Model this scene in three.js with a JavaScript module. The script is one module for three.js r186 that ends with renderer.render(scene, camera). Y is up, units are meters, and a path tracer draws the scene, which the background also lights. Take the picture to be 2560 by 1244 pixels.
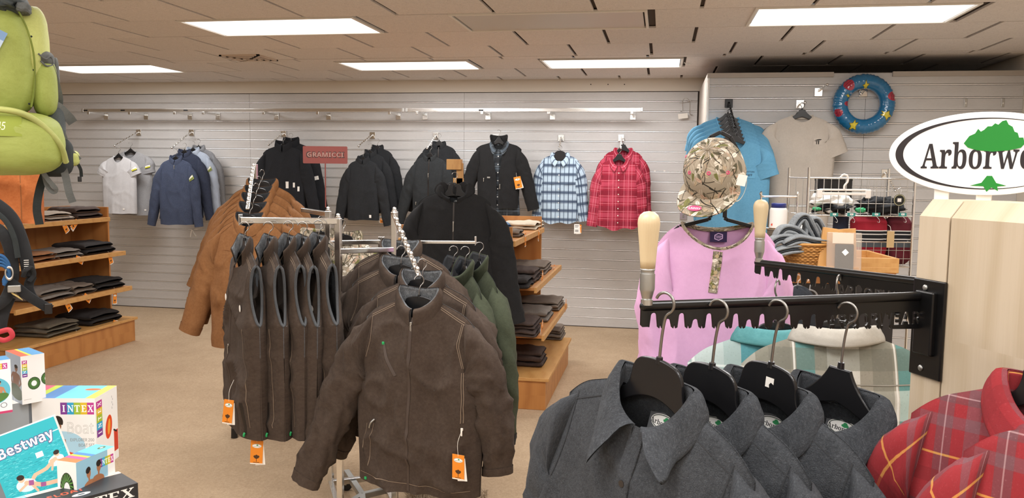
import * as THREE from 'three';
import { mergeGeometries } from 'three/addons/utils/BufferGeometryUtils.js';
import { RoundedBoxGeometry } from 'three/addons/geometries/RoundedBoxGeometry.js';
import { ImprovedNoise } from 'three/addons/math/ImprovedNoise.js';
import { RectAreaLightUniformsLib } from 'three/addons/lights/RectAreaLightUniformsLib.js';
import { FontLoader } from 'three/addons/loaders/FontLoader.js';
import { TextGeometry } from 'three/addons/geometries/TextGeometry.js';
import { Brush, Evaluator, SUBTRACTION } from 'three-bvh-csg';

// ---------------------------------------------------------------- camera, exposure, lights
const scene = new THREE.Scene();
scene.background = new THREE.Color(0x000000);
const camera = new THREE.PerspectiveCamera(33.44, 2560 / 1244, 0.05, 60);
camera.rotation.order = 'YXZ';
camera.rotation.set(THREE.MathUtils.degToRad(-5.396), THREE.MathUtils.degToRad(10.187), THREE.MathUtils.degToRad(0.667));
camera.position.set(4.513, 1.623, 8.601);
scene.add(camera);
camera.updateMatrixWorld(true);
const renderer = new THREE.WebGLRenderer();
renderer.toneMapping = THREE.LinearToneMapping;
renderer.toneMappingExposure = 1.22;
renderer.shadowMap.enabled = true;
RectAreaLightUniformsLib.init();
const CEIL = 2.566;
const LIGHT = { color: new THREE.Color(1.0, 0.985, 0.98), power: 11, glow: 1.6 };
// [x of the left end, z of the back edge]; every fitting is 1.2 x 0.6 m
const LIT = [[-1.375, 0.93], [1.63, 0.93], [3.46, 0.93], [1.39, 3.0], [5.01, 3.0],
  [1.4, 5.1], [3.2, 5.1], [5.0, 5.1], [-0.4, 7.15], [1.4, 7.15], [3.2, 7.15], [5.0, 7.15], [1.4, 9.2], [3.2, 9.2], [5.0, 9.2], [1.4, 11.2], [5.0, 11.2]];
const UNLIT = [[3.2, 3.0]];

// ---------------------------------------------------------------- small helpers
const F = 2070, V3 = (x, y, z) => new THREE.Vector3(x, y, z), R = THREE.MathUtils.degToRad;
const lerp = (a, b, t) => a + (b - a) * t, clamp = (x, a = 0, b = 1) => Math.min(b, Math.max(a, x));
const smooth = (a, b, x) => { const t = clamp((x - a) / (b - a)); return t * t * (3 - 2 * t); };
// a point of the place: the line of sight through (u, v) of the photograph cut at a real distance or a real plane
const sight = (u, v) => V3((u - 1280) / F, -(v - 622) / F, -1).applyQuaternion(camera.quaternion);
const dep = (u, v, Z) => sight(u, v).multiplyScalar(Z).add(camera.position);
const cut = (u, v, axis, value) => { const d = sight(u, v); return d.multiplyScalar((value - camera.position[axis]) / d[axis]).add(camera.position); };
const onZ = (u, v, z) => cut(u, v, 'z', z), onX = (u, v, x) => cut(u, v, 'x', x), onY = (u, v, y) => cut(u, v, 'y', y);
function rng(seed) { let s = seed >>> 0; return () => { s = (s + 0x6d2b79f5) | 0; let t = Math.imul(s ^ (s >>> 15), 1 | s); t = (t + Math.imul(t ^ (t >>> 7), 61 | t)) ^ t; return ((t ^ (t >>> 14)) >>> 0) / 4294967296; }; }
const perlin = new ImprovedNoise();
const nz = (x, y, z = 0) => perlin.noise(x + 37.2, y + 11.7, z + 5.3);
const fbm = (x, y, z = 0, o = 4) => { let s = 0, a = 0.5; for (let i = 0; i < o; i++) { s += a * nz(x, y, z); x *= 2.03; y *= 2.03; z += 7.1; a *= 0.5; } return s; };

const counts = {};
function numbered(name) { counts[name] = (counts[name] ?? -1) + 1; return counts[name] ? name + '_' + String(counts[name]).padStart(3, '0') : name; }
const shade = (o) => { o.castShadow = true; o.receiveShadow = true; return o; };
function tag(o, label, category, group, kind) {
  if (label) o.userData.label = label;
  if (category) o.userData.category = category;
  if (group) o.userData.group = group;
  if (kind) o.userData.kind = kind;
  return o;
}
function thing(name, label, category, pos = V3(0, 0, 0), turn = 0, group) {
  const g = new THREE.Group(); g.name = numbered(name); scene.add(g);
  g.position.copy(pos); g.rotation.y = turn;
  return tag(g, label, category, group);
}
function part(parent, name, geo, mat, label) {
  const m = shade(new THREE.Mesh(Array.isArray(geo) ? merged(geo) : geo, mat)); m.name = numbered(name); parent.add(m);
  if (label) m.userData.label = label;
  return m;
}
function struct(name, geo, mat) {
  const m = shade(new THREE.Mesh(Array.isArray(geo) ? merged(geo) : geo, mat)); m.name = name; m.userData.kind = 'structure'; scene.add(m);
  return m;
}
function merged(list) {
  const gs = list.map((g) => { const h = g.index ? g.toNonIndexed() : g; for (const k of Object.keys(h.attributes)) if (!['position', 'normal', 'uv'].includes(k)) h.deleteAttribute(k); return h; });
  return mergeGeometries(gs);
}
function copyOf(root, label, pos, turn, group) {
  const r = root.clone(); r.name = numbered(root.name.replace(/_\d{3}$/, '')); scene.add(r);
  if (label) r.userData.label = label; if (group) r.userData.group = group;
  if (pos) r.position.copy(pos); if (turn !== undefined) r.rotation.y = turn;
  return r;
}
// texture coordinates in metres, by the way each face points
function metre(g) {
  const p = g.attributes.position, n = g.attributes.normal, uv = new Float32Array(p.count * 2);
  for (let i = 0; i < p.count; i++) {
    const a = Math.abs(n.getX(i)), b = Math.abs(n.getY(i)), c = Math.abs(n.getZ(i));
    if (b >= a && b >= c) { uv[2 * i] = p.getX(i); uv[2 * i + 1] = p.getZ(i); } else if (a >= c) { uv[2 * i] = p.getZ(i); uv[2 * i + 1] = p.getY(i); } else { uv[2 * i] = p.getX(i); uv[2 * i + 1] = p.getY(i); }
  }
  g.setAttribute('uv', new THREE.BufferAttribute(uv, 2));
  return g;
}
const box = (w, h, d, x = 0, y = 0, z = 0) => metre(new THREE.BoxGeometry(w, h, d)).translate(x, y, z);
const rbox = (w, h, d, r = 0.003, x = 0, y = 0, z = 0, s = 2) => metre(new RoundedBoxGeometry(w, h, d, s, Math.min(r, w / 2.01, h / 2.01, d / 2.01))).translate(x, y, z);
const cyl = (r1, r2, h, x = 0, y = 0, z = 0, seg = 20) => new THREE.CylinderGeometry(r1, r2, h, seg).translate(x, y, z);
const ball = (r, x = 0, y = 0, z = 0, s = 12) => new THREE.SphereGeometry(r, s, Math.max(6, s * 0.7 | 0)).translate(x, y, z);
const curve = (pts, closed = false, t = 0.5) => new THREE.CatmullRomCurve3(pts, closed, 'catmullrom', t);
const tube = (pts, r, seg = 24, rad = 8, closed = false) => new THREE.TubeGeometry(pts.isCurve ? pts : curve(pts, closed), seg, r, rad, closed);
function rod(a, b, r, seg = 10) {
  const d = b.clone().sub(a), g = new THREE.CylinderGeometry(r, r, d.length(), seg);
  return g.applyQuaternion(new THREE.Quaternion().setFromUnitVectors(V3(0, 1, 0), d.clone().normalize())).translate((a.x + b.x) / 2, (a.y + b.y) / 2, (a.z + b.z) / 2);
}
// a square bar from a to b, its height h kept upright
function bar(a, b, w, h, r = 0.002) {
  const d = b.clone().sub(a), L = d.length(), g = rbox(w, h, L, r);
  const m = new THREE.Matrix4().lookAt(b, a, V3(0, 1, 0));
  return g.applyMatrix4(m).translate((a.x + b.x) / 2, (a.y + b.y) / 2, (a.z + b.z) / 2);
}
function grid(nu, nv, fn, closeU = false) {      // fn(i, j) -> [x, y, z, u, v]
  const P = [], U = [], I = [];
  for (let j = 0; j <= nv; j++) for (let i = 0; i <= nu; i++) { const q = fn(i, j); P.push(q[0], q[1], q[2]); U.push(q[3] ?? 0, q[4] ?? 0); }
  for (let j = 0; j < nv; j++) for (let i = 0; i < nu; i++) { const a = j * (nu + 1) + i, b = a + 1, c = a + nu + 1, d = c + 1; I.push(a, b, d, a, d, c); }
  const g = new THREE.BufferGeometry();
  g.setAttribute('position', new THREE.Float32BufferAttribute(P, 3)); g.setAttribute('uv', new THREE.Float32BufferAttribute(U, 2)); g.setIndex(I);
  g.computeVertexNormals();
  if (closeU) { const n = g.attributes.normal; for (let j = 0; j <= nv; j++) { const a = j * (nu + 1), b = a + nu, v = V3(n.getX(a) + n.getX(b), n.getY(a) + n.getY(b), n.getZ(a) + n.getZ(b)).normalize(); n.setXYZ(a, v.x, v.y, v.z); n.setXYZ(b, v.x, v.y, v.z); } }
  return g;
}
const extr = (shape, depth, bevel = 0, seg = 12) => new THREE.ExtrudeGeometry(shape, { depth, bevelEnabled: bevel > 0, bevelThickness: bevel, bevelSize: bevel, bevelOffset: -bevel, bevelSegments: 2, curveSegments: seg });
const poly = (pts) => new THREE.Shape(pts.map((p) => new THREE.Vector2(p[0], p[1])));

// ---------------------------------------------------------------- textures
function canvasTex(w, h, draw, size) {            // size = metres that one repeat covers
  const c = document.createElement('canvas'); c.width = w; c.height = h; draw(c.getContext('2d'), w, h);
  const t = new THREE.CanvasTexture(c); t.colorSpace = THREE.SRGBColorSpace; t.wrapS = t.wrapT = THREE.RepeatWrapping; t.magFilter = THREE.LinearFilter;
  if (size) t.repeat.set(1 / size[0], 1 / size[1]);
  return t;
}
function dataTex(w, h, fn, size, color = true) {  // fn(x, y) -> [r, g, b] 0..255 or one number
  const d = new Uint8Array(w * h * 4);
  for (let y = 0; y < h; y++) for (let x = 0; x < w; x++) { const q = fn(x, y), o = (y * w + x) * 4; if (Array.isArray(q)) { d[o] = clamp(q[0], 0, 255); d[o + 1] = clamp(q[1], 0, 255); d[o + 2] = clamp(q[2], 0, 255); } else d[o] = d[o + 1] = d[o + 2] = clamp(q, 0, 255); d[o + 3] = 255; }
  const t = new THREE.DataTexture(d, w, h); t.wrapS = t.wrapT = THREE.RepeatWrapping; t.magFilter = t.minFilter = THREE.LinearFilter; t.needsUpdate = true;
  if (color) t.colorSpace = THREE.SRGBColorSpace;
  if (size) t.repeat.set(1 / size[0], 1 / size[1]);
  return t;
}
const hex = (h) => [(h >> 16) & 255, (h >> 8) & 255, h & 255];
const mat = (color, roughness = 0.7, metalness = 0, more = {}) => new THREE.MeshStandardMaterial({ color, roughness, metalness, side: THREE.DoubleSide, ...more });
// a repeating noise: wraps after `per` cells
function tnoise(x, y, per, seed = 0) {
  const h = (i, j) => { let n = Math.imul((((i % per) + per) % per) * 374761393 + (((j % per) + per) % per) * 668265263 + seed * 974711, 1274126177); n ^= n >>> 13; n = Math.imul(n, 1274126177); return ((n ^ (n >>> 16)) >>> 0) / 4294967296; };
  const i = Math.floor(x), j = Math.floor(y), a = x - i, b = y - j, s = a * a * (3 - 2 * a), t = b * b * (3 - 2 * b);
  return lerp(lerp(h(i, j), h(i + 1, j), s), lerp(h(i, j + 1), h(i + 1, j + 1), s), t);
}
const weave = dataTex(128, 128, (x, y) => 128 + 50 * Math.sin((x + y) * Math.PI / 4) + 90 * (tnoise(x / 2, y / 2, 64, 3) - 0.5), [0.02, 0.02], false);
const fuzz = dataTex(256, 256, (x, y) => 255 * (0.5 * tnoise(x / 2, y / 2, 128, 1) + 0.3 * tnoise(x / 5.12, y / 5.12, 50, 2) + 0.2 * tnoise(x / 16, y / 16, 16, 4)), [0.12, 0.12], false);
// woven or knitted cloth: a plain dye with a little mottling of the yarn
function clothTex(color, spread = 14, size = 0.25, heather = 0) {
  const c = hex(color);
  return dataTex(256, 256, (x, y) => {
    const n = (tnoise(x / 2, y / 2, 128, 9) - 0.5) * spread + (tnoise(x / 8, y / 8, 32, 5) - 0.5) * spread + (tnoise(x / 42.67, y / 42.67, 6, 6) - 0.5) * spread * 0.8;
    const h = heather ? (tnoise(x / 1.28, y / 4, 64, 8) > 0.74 ? heather : 0) + (tnoise(x / 4, y / 1.28, 64, 7) > 0.8 ? heather : 0) : 0;
    return [c[0] + n + h, c[1] + n + h, c[2] + n + h];
  }, [size, size]);
}
const clothCache = {};
function cloth(color, o = {}) {
  const key = color + JSON.stringify(o);
  return clothCache[key] ??= new THREE.MeshStandardMaterial({ map: clothTex(color, o.spread ?? 12, o.size ?? 0.25, o.heather ?? 0), roughness: o.rough ?? 0.95, side: THREE.DoubleSide, bumpMap: o.fuzzy ? fuzz : weave, bumpScale: o.bump ?? 0.0006 });
}
// ---------------------------------------------------------------- the room
const X0 = -3.6, X1 = 7.25, Z1 = 13;
const M = {};
M.chrome = mat(0xe6e6e4, 0.16, 1); M.steel = mat(0xc9c9c6, 0.32, 1); M.dullsteel = mat(0xa8a8a4, 0.45, 1);
M.blackPlastic = mat(0x141416, 0.35); M.blackMetal = mat(0x121213, 0.38, 0.2); M.whitePlastic = mat(0xf0eee9, 0.5);
M.darkGap = mat(0x574d46, 0.9);
M.white = mat(0xeceae4, 0.6); M.clear = new THREE.MeshPhysicalMaterial({ color: 0xffffff, roughness: 0.12, transmission: 0.9, thickness: 0, ior: 1.45, side: THREE.DoubleSide });
M.alu = mat(0xffffff, 0.3, 0.75);
const carpetTex = dataTex(1024, 1024, (x, y) => {
  const n = 18 + tnoise(x / 2, y / 2, 512, 1) * 15 + tnoise(x / 5.12, y / 5.12, 200, 2) * 10 + tnoise(x / 128, y / 128, 8, 3) * 8 + tnoise(x / 40.96, y / 40.96, 25, 4) * 6;
  const spot = tnoise(x / 14.63, y / 14.63, 70, 12) > 0.965 ? -10 : 0;
  return [179 + n - 36 + spot, 155 + n - 36 + spot, 126 + n * 0.95 - 34 + spot];
}, [2.2, 2.2]);
M.carpet = new THREE.MeshStandardMaterial({ map: carpetTex, roughness: 1, bumpMap: fuzz, bumpScale: 0.002 });
const floor = struct('floor', box(X1 - X0 + 0.4, 0.12, Z1 + 0.4, (X0 + X1) / 2, -0.06, Z1 / 2), M.carpet);
M.paint = mat(0xe2dacd, 0.85); M.paintPale = mat(0xd9d2c6, 0.8);
struct('wall_left', box(0.2, CEIL + 0.3, Z1 + 0.4, X0 - 0.1, CEIL / 2 + 0.1, Z1 / 2), M.paintPale);
struct('wall_right', box(0.2, CEIL + 0.3, Z1 + 0.4, X1 + 0.1, CEIL / 2 + 0.1, Z1 / 2), M.paint);
struct('wall_front', box(X1 - X0 + 0.4, CEIL + 0.3, 0.2, (X0 + X1) / 2, CEIL / 2 + 0.1, Z1 + 0.1), M.paintPale);
const wallBack = struct('wall_back', box(X1 - X0 + 0.4, CEIL + 0.3, 0.2, (X0 + X1) / 2, CEIL / 2 + 0.1, -0.124), M.darkGap);

// slatwall: each board a part, an aluminium insert in each slot
const slatTex = dataTex(512, 128, (x, y) => { const n = (tnoise(x / 8, y / 2, 64, 2) - 0.5) * 5 + (tnoise(x / 64, y / 16, 8, 5) - 0.5) * 7; return [207 + n, 205 + n, 203 + n]; }, [1.2, 0.3]);
M.slat = [0, 1, 2].map((k) => new THREE.MeshStandardMaterial({ map: slatTex, roughness: 0.55, color: new THREE.Color().setScalar(0.97 + 0.015 * k) }));
const PITCH = 0.1016;
const slatShapes = {};
function slatGeo(w) {
  return slatShapes[w.toFixed(3)] ??= rbox(w - 0.002, PITCH - 0.0145, 0.018, 0.0012, 0, 0, 0, 1);
}
const insertShapes = {};
function insertGeo(w) {
  return insertShapes[w.toFixed(3)] ??= new THREE.CylinderGeometry(0.0062, 0.0062, w - 0.002, 10, 1, false, 0, Math.PI * 2).rotateZ(Math.PI / 2);
}
function slatPanels(parent, joints, z, rows, tones) {
  for (let k = 0; k < joints.length - 1; k++) {
    const w = joints[k + 1] - joints[k], cx = (joints[k] + joints[k + 1]) / 2;
    for (let r = 0; r < rows; r++) {
      const s = part(parent, 'slat', slatGeo(w), M.slat[(r * 7 + k * 3) % 3]); s.position.set(cx, (r + 0.5) * PITCH, z - 0.009);
      if (r < rows - 1) { const i = part(parent, 'slot_insert', insertGeo(w), M.alu); i.position.set(cx, (r + 1) * PITCH, z - 0.0075); }
    }
  }
}
slatPanels(wallBack, [X0 + 0.02, -2.44, 0, 2.438, 4.842], 0, 24);
part(wallBack, 'header', box(X1 - X0, CEIL - 24 * PITCH + 0.02, 0.022, (X0 + X1) / 2, (CEIL + 24 * PITCH) / 2 + 0.01, -0.011), M.paint, 'plain painted strip above the slatwall');
for (const u of [1477, 1520, 1561]) part(wallBack, 'screw_hole', new THREE.CircleGeometry(0.006, 10), mat(0x3a332e, 0.9)).position.copy(onZ(u, 211, 0.0025));
part(wallBack, 'base_gap', box(8.4, 0.008, 0.004, 0.62, 0.004, 0.002), mat(0x4a4038, 0.9));

// the boxed-out bay on the right: its own slatwall front, a side wall and a pale cap strip in two lengths
const PZ = 1.5, PX = 4.856;
const bay = struct('wall_right_bay', [box(X1 - PX - 0.012, 24 * PITCH - 0.001, 0.08, (X1 + PX + 0.012) / 2, 12 * PITCH, PZ - 0.061), box(0.07, 24 * PITCH, PZ - 0.1, PX + 0.04, 12 * PITCH, PZ / 2 - 0.05)], M.darkGap);
slatPanels(bay, [PX + 0.02, PX + 1.24, X1], PZ, 24);
part(bay, 'corner_trim', box(0.016, 24 * PITCH, 0.045, PX + 0.012, 12 * PITCH, PZ - 0.012), M.white, 'white edge strip of the bay');
part(bay, 'side_panel', box(0.012, 24 * PITCH, PZ - 0.03, PX + 0.006, 12 * PITCH, PZ / 2 - 0.02), mat(0xb5aca2, 0.6));
M.cap = mat(0xb8b0a6, 0.6);
part(bay, 'cap_strip', box(5.842 - PX, 0.038, 0.024, (5.842 + PX) / 2, 24 * PITCH - 0.019, PZ + 0.011), M.cap, 'pale strip along the top of the bay, left length');
part(bay, 'cap_strip', box(X1 - 6.286, 0.038, 0.024, (X1 + 6.286) / 2, 24 * PITCH - 0.019, PZ + 0.011), M.cap, 'pale strip along the top of the bay, right length');

// the ceiling: staggered 2 x 2 ft tiles with open joints across
M.tileBack = mat(0x51443b, 0.9);
const ceiling = struct('ceiling', box(X1 - X0 + 0.4, 0.16, Z1 + 0.4, (X0 + X1) / 2, CEIL + 0.1, Z1 / 2), M.tileBack);
const tileTex = dataTex(512, 512, (x, y) => {
  const n = (tnoise(x / 2, y / 2, 256, 2) - 0.5) * 16 + (tnoise(x / 8, y / 8, 64, 3) - 0.5) * 10;
  const hole = tnoise(x / 4, y / 4, 128, 11) > 0.93 ? -58 : tnoise(x / 2.56, y / 2.56, 200, 13) > 0.955 ? -34 : 0;
  return [230 + n + hole, 224 + n + hole * 0.95, 219 + n + hole * 0.9];
}, [0.62, 0.62]);
M.tile = [0.96, 1.0, 0.985].map((k) => new THREE.MeshStandardMaterial({ map: tileTex, roughness: 0.95, color: new THREE.Color(k, k, k), bumpMap: fuzz, bumpScale: 0.0008 }));
const T = 0.6096, tileGeo = {};
function tileShape(w, d) { return tileGeo[w.toFixed(3) + d.toFixed(3)] ??= rbox(w, 0.016, d, 0.003, 0, 0, 0, 1); }
const ROWS = [[0, 0.27, 0.405], [0.27, 0.92, 0.09], [0.92, 1.56, 0.405], [1.56, 1.71, 0.1], [1.71, 2.32, 0.134], [2.32, 2.97, 0.44], [2.97, 3.6, 0.165], [3.6, 4.22, 0.442], [4.22, 4.84, 0.1], [4.84, 5.5, 0.4]];
const isFit = (x, z) => [...LIT, ...UNLIT].some(([a, b]) => x > a && x < a + 1.2 && z > b && z < b + 0.6);
ROWS.forEach(([za, zb, off], r) => {
  if (zb - za < 0.2 && r === 3) { za = 1.56; zb = 1.71; }
  for (let k = -10; k < 16; k++) {
    let xa = off + k * T, xb = xa + T;
    if (xb < X0 + 0.05 || xa > X1 - 0.05) continue;
    xa = Math.max(xa, X0); xb = Math.min(xb, X1);
    if (isFit((xa + xb) / 2, (za + zb) / 2)) continue;
    const w = xb - xa - 0.023, d = zb - za - 0.009;
    const h = Math.abs(Math.sin(r * 12.9 + k * 78.2) * 43758.5) % 1;
    const t = part(ceiling, 'ceiling_tile', tileShape(w, d), M.tile[(k * 5 + r * 7 + 70) % 3]);
    t.position.set((xa + xb) / 2, CEIL + 0.008 + (h - 0.5) * 0.003, (za + zb) / 2); t.rotation.set((h - 0.5) * 0.004, 0, 0);
  }
});
part(ceiling, 'ceiling_board', box(X1 - X0, 0.012, Z1 - 5.5, (X0 + X1) / 2, CEIL + 0.008, (Z1 + 5.5) / 2), M.tile[1]);

// light fittings
M.glow = new THREE.MeshStandardMaterial({ color: 0xf4f1ea, roughness: 0.5, emissive: LIGHT.color, emissiveIntensity: LIGHT.glow });
M.unlit = mat(0xcfcac2, 0.45); M.fitFrame = mat(0xe8e4dc, 0.5); M.fitDark = mat(0x4a433d, 0.7);
const WHERE = ['above the far left of the slatwall', 'above the rack of brown jackets by the slatwall', 'in front of the right bay by the slatwall', 'above the floor left of the brown jackets', 'over the right bay nearest the camera'];
const ROWN = { 5.1: 'first', 7.15: 'second', 9.2: 'third', 11.2: 'fourth' };
function fitting([x, z], k, lit) {
  const row = LIT.filter((q) => q[1] === z).map((q) => q[0]), nth = ['first', 'second', 'third', 'fourth'][row.indexOf(x)];
  const name = lit ? 'ceiling_light' : 'ceiling_light_unlit';
  const t = thing('ceiling_light', lit ? 'lit white recessed ceiling light panel ' + (WHERE[k] ?? 'overhead out of view, ' + ROWN[z] + ' row, ' + nth + ' from the left') : 'unlit grey recessed ceiling light panel with a sagging lens between two lit ones', 'ceiling light', V3(x + 0.6, CEIL, z + 0.3), 0);
  part(t, 'frame', [rbox(1.2, 0.02, 0.018, 0.003, 0, 0, -0.291), rbox(1.2, 0.02, 0.018, 0.003, 0, 0, 0.291), rbox(0.018, 0.02, 0.566, 0.003, -0.591, 0, 0), rbox(0.018, 0.02, 0.566, 0.003, 0.591, 0, 0)], M.fitFrame);
  part(t, 'housing', box(1.2, 0.006, 0.6, 0, 0.018, 0), M.fitDark);
  if (lit) part(t, 'diffuser', rbox(1.145, 0.008, 0.565, 0.003, 0, 0.0, 0), M.glow, 'glowing white diffuser');
  else {
    part(t, 'diffuser', grid(40, 8, (i, j) => { const a = -0.5725 + 1.145 * i / 40, b = -0.283 + 0.566 * j / 8; const sag = 0.02 * Math.exp(-(((a + 0.2) / 0.12) ** 2)) * smooth(-0.05, 0.28, b); return [a, -0.002 + sag * 0.7, b, a, b]; }), M.unlit, 'grey unlit diffuser bowed along one edge');
    return;
  }
  const l = new THREE.RectAreaLight(LIGHT.color, LIGHT.power, 1.14, 0.56);
  l.position.set(0, -0.012, 0); l.rotation.x = -Math.PI / 2; l.name = 'panel_light'; t.add(l);
}
LIT.forEach((p, k) => fitting(p, k, true)); UNLIT.forEach((p, k) => fitting(p, k, false));
// the small broken clip that hangs from the right-hand light
{
  const t = thing('loose_clip', 'small bent white clip hanging at the right end of the rear ceiling light', 'clip', V3(4.69, CEIL - 0.002, 1.2));
  part(t, 'clip_wire', tube([V3(-0.02, 0, 0.03), V3(0, -0.012, 0.02), V3(0.03, -0.01, -0.02), V3(0.02, -0.004, -0.1)], 0.004, 12, 6), M.white);
}
// square air vent
{
  const t = thing('ceiling_vent', 'square louvred air vent in a smudged ceiling tile', 'vent', V3(0.985, CEIL - 0.001, 1.87));
  M.vent = mat(0xd2c2b2, 0.6);
  for (let k = 0; k < 4; k++) { const s = 0.36 - k * 0.085, w = 0.022; part(t, 'louvre', [box(s, 0.012, w, 0, -0.004 - k * 0.003, -s / 2 + w / 2), box(s, 0.012, w, 0, -0.004 - k * 0.003, s / 2 - w / 2), box(w, 0.012, s, -s / 2 + w / 2, -0.004 - k * 0.003, 0), box(w, 0.012, s, s / 2 - w / 2, -0.004 - k * 0.003, 0)], M.vent); }
  part(t, 'duct_mouth', box(0.34, 0.004, 0.34, 0, 0.002, 0), mat(0x7a685a, 0.9));
}
// ---------------------------------------------------------------- clothes on hangers
// A garment's own frame: origin between the two high points of the shoulders, facing +z, right of the picture = +x, metres.
const TEE = { L: 0.7, sw: 0.215, sd: 0.045, nw: 0.085, nfd: 0.085, nbd: 0.018, cw: 0.262, ua: 0.22, hw: 0.255, D: 0.05, fold: 0.012, wr: 0.006, hemCurve: 0.012, res: 1 };
const scaled = (o, k, w = 1) => { const r = { ...o }; for (const q of ['L', 'sd', 'nfd', 'nbd', 'ua', 'D']) r[q] *= k; for (const q of ['sw', 'nw', 'cw', 'hw']) r[q] *= k * w; return r; };
function bodyOf(o) {
  const rnd = o.sleeve ? 0.024 : 0.006;
  const sh = (ax) => -o.sd * (ax - o.nw) / (o.sw - o.nw) - rnd * Math.pow(clamp((ax / o.sw - 0.72) / 0.28), 2), sd2 = o.seed * 3.17;
  const W = (y) => {
    if (y >= -o.sd) return o.sw;
    if (y > -o.ua) { const t = (-o.sd - y) / (o.ua - o.sd); return lerp(o.sw, o.cw, o.arm ? t * t * t : t * t) - (o.armIn ?? 0) * Math.sin(Math.PI * t); }
    const t = (-o.ua - y) / (o.L - o.ua); return lerp(o.cw, o.hw, t) - (o.waist ?? 0) * Math.sin(Math.PI * t);
  };
  const top = (x, side) => { const ax = Math.abs(x); if (ax < o.nw) { const k = ax / o.nw; return side > 0 ? -o.nfd * Math.pow(1 - Math.pow(k, o.neckP ?? 2), o.neckQ ?? 0.6) : -o.nbd * (1 - k * k); } return sh(ax); };
  const z = (x, y, side) => {
    const w = W(y), u = clamp(Math.abs(x) / w), d = Math.max(0, sh(Math.abs(x)) - y), low = clamp(-y / o.L);
    const prof = 1 - Math.exp(-d / (0.075 + 0.04 * o.D / 0.05)), edge = Math.sqrt(Math.max(0, 1 - Math.pow(u, o.sleeve ? 4.5 : 2.6)));
    const A = o.fold * (0.25 + 0.75 * low) * prof * (0.35 + 0.65 * edge);
    const q = side > 0 ? 0 : 40;
    const drape = Math.sin(x * 30 + 5 * nz(x * 3, y * 1.3, sd2 + q) + sd2) * 0.45 + fbm(x * 7.5, y * 1.5, sd2 + q, 3) * 1.7;
    const diag = fbm((Math.abs(x) * 0.8 + y * 0.55) * 9, (y - Math.abs(x)) * 2.2, sd2 + q + 9, 2) * (1 - 0.6 * low);
    const crease = (1 - Math.abs(nz(x * 6 + y * 3.1, y * 5.2 - x * 2, sd2 + q + 21)) * 2.4), creased = Math.max(0, crease) ** 3;
    const t = clamp((-o.sd - y) / (o.ua - o.sd)), open = y > -o.ua && y < -o.sd ? (o.armOpen ?? 0) * Math.pow(Math.sin(Math.PI * Math.pow(t, 0.8)), 0.55) * Math.pow(u, 5) : 0;
    const seam = 0.0035 * smooth(0, 0.012, d) * (1 - Math.pow(u, 10));
    return side * (seam + (o.D * (1 + (o.flare ?? 0.2) * low)) * prof * edge + A * drape + o.wr * prof * edge * (diag * 1.6 + creased * 0.9) + open);
  };
  const hem = (u) => -o.L + o.hemCurve * (o.tail ? Math.pow(Math.abs(u), 2.2) * o.tail : 0) + o.hemCurve * 0.5 * nz(u * 2.2, o.seed, 3);
  return { sh, W, top, z, hem, f: (x, y, off = 0) => V3(x, y, z(x, y, 1) + off), b: (x, y, off = 0) => V3(x, y, z(x, y, -1) - off) };
}
function uSteps(o, n) { const k = o.nw / o.sw, a = []; const m = Math.round(n * 0.36), r = Math.round((n - m) / 2); for (let i = 0; i < r; i++) a.push(-1 + (1 - k) * i / r); for (let i = 0; i < m; i++) a.push(-k + 2 * k * i / m); for (let i = 0; i <= r; i++) a.push(k + (1 - k) * i / r); return a; }
function bodyGeo(o, B, inner) {
  const us = uSteps(o, Math.round(46 * o.res)), nv = Math.round((inner ? 20 : 44) * o.res), n = us.length - 1, out = [];
  for (const side of [1, -1]) {
    const cut = side > 0 ? o.gap ?? 0 : 0;
    const pt = (i, j) => {
      const u = us[i], t = j / nv, yt = B.top(u * o.sw, side), y0 = inner ? -o.L * 0.55 : B.hem(u), y = lerp(y0, yt, 1 - (1 - t) ** 1.35);
      let x = u * B.W(y);
      if (cut) x += Math.sign(u || 1) * cut * Math.exp(-Math.abs(u) * 6) * smooth(0.66, 0.08, -y / o.L);
      let z = B.z(x, y, side);
      if (inner) z = z * 0.94 - side * 0.0015;
      return [x, y, z, side > 0 ? x : x + 1.3, y];
    };
    const half = (a, b) => grid(b - a, nv, (i, j) => pt(side > 0 ? a + i : b - i, j));
    if (side > 0 && o.openFront) {
      const mid = us.findIndex((u) => u > -1e-6);
      out.push(half(0, mid - 1), half(mid + 1, n));
    } else out.push(half(0, n));
  }
  return merged(out);
}
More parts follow.
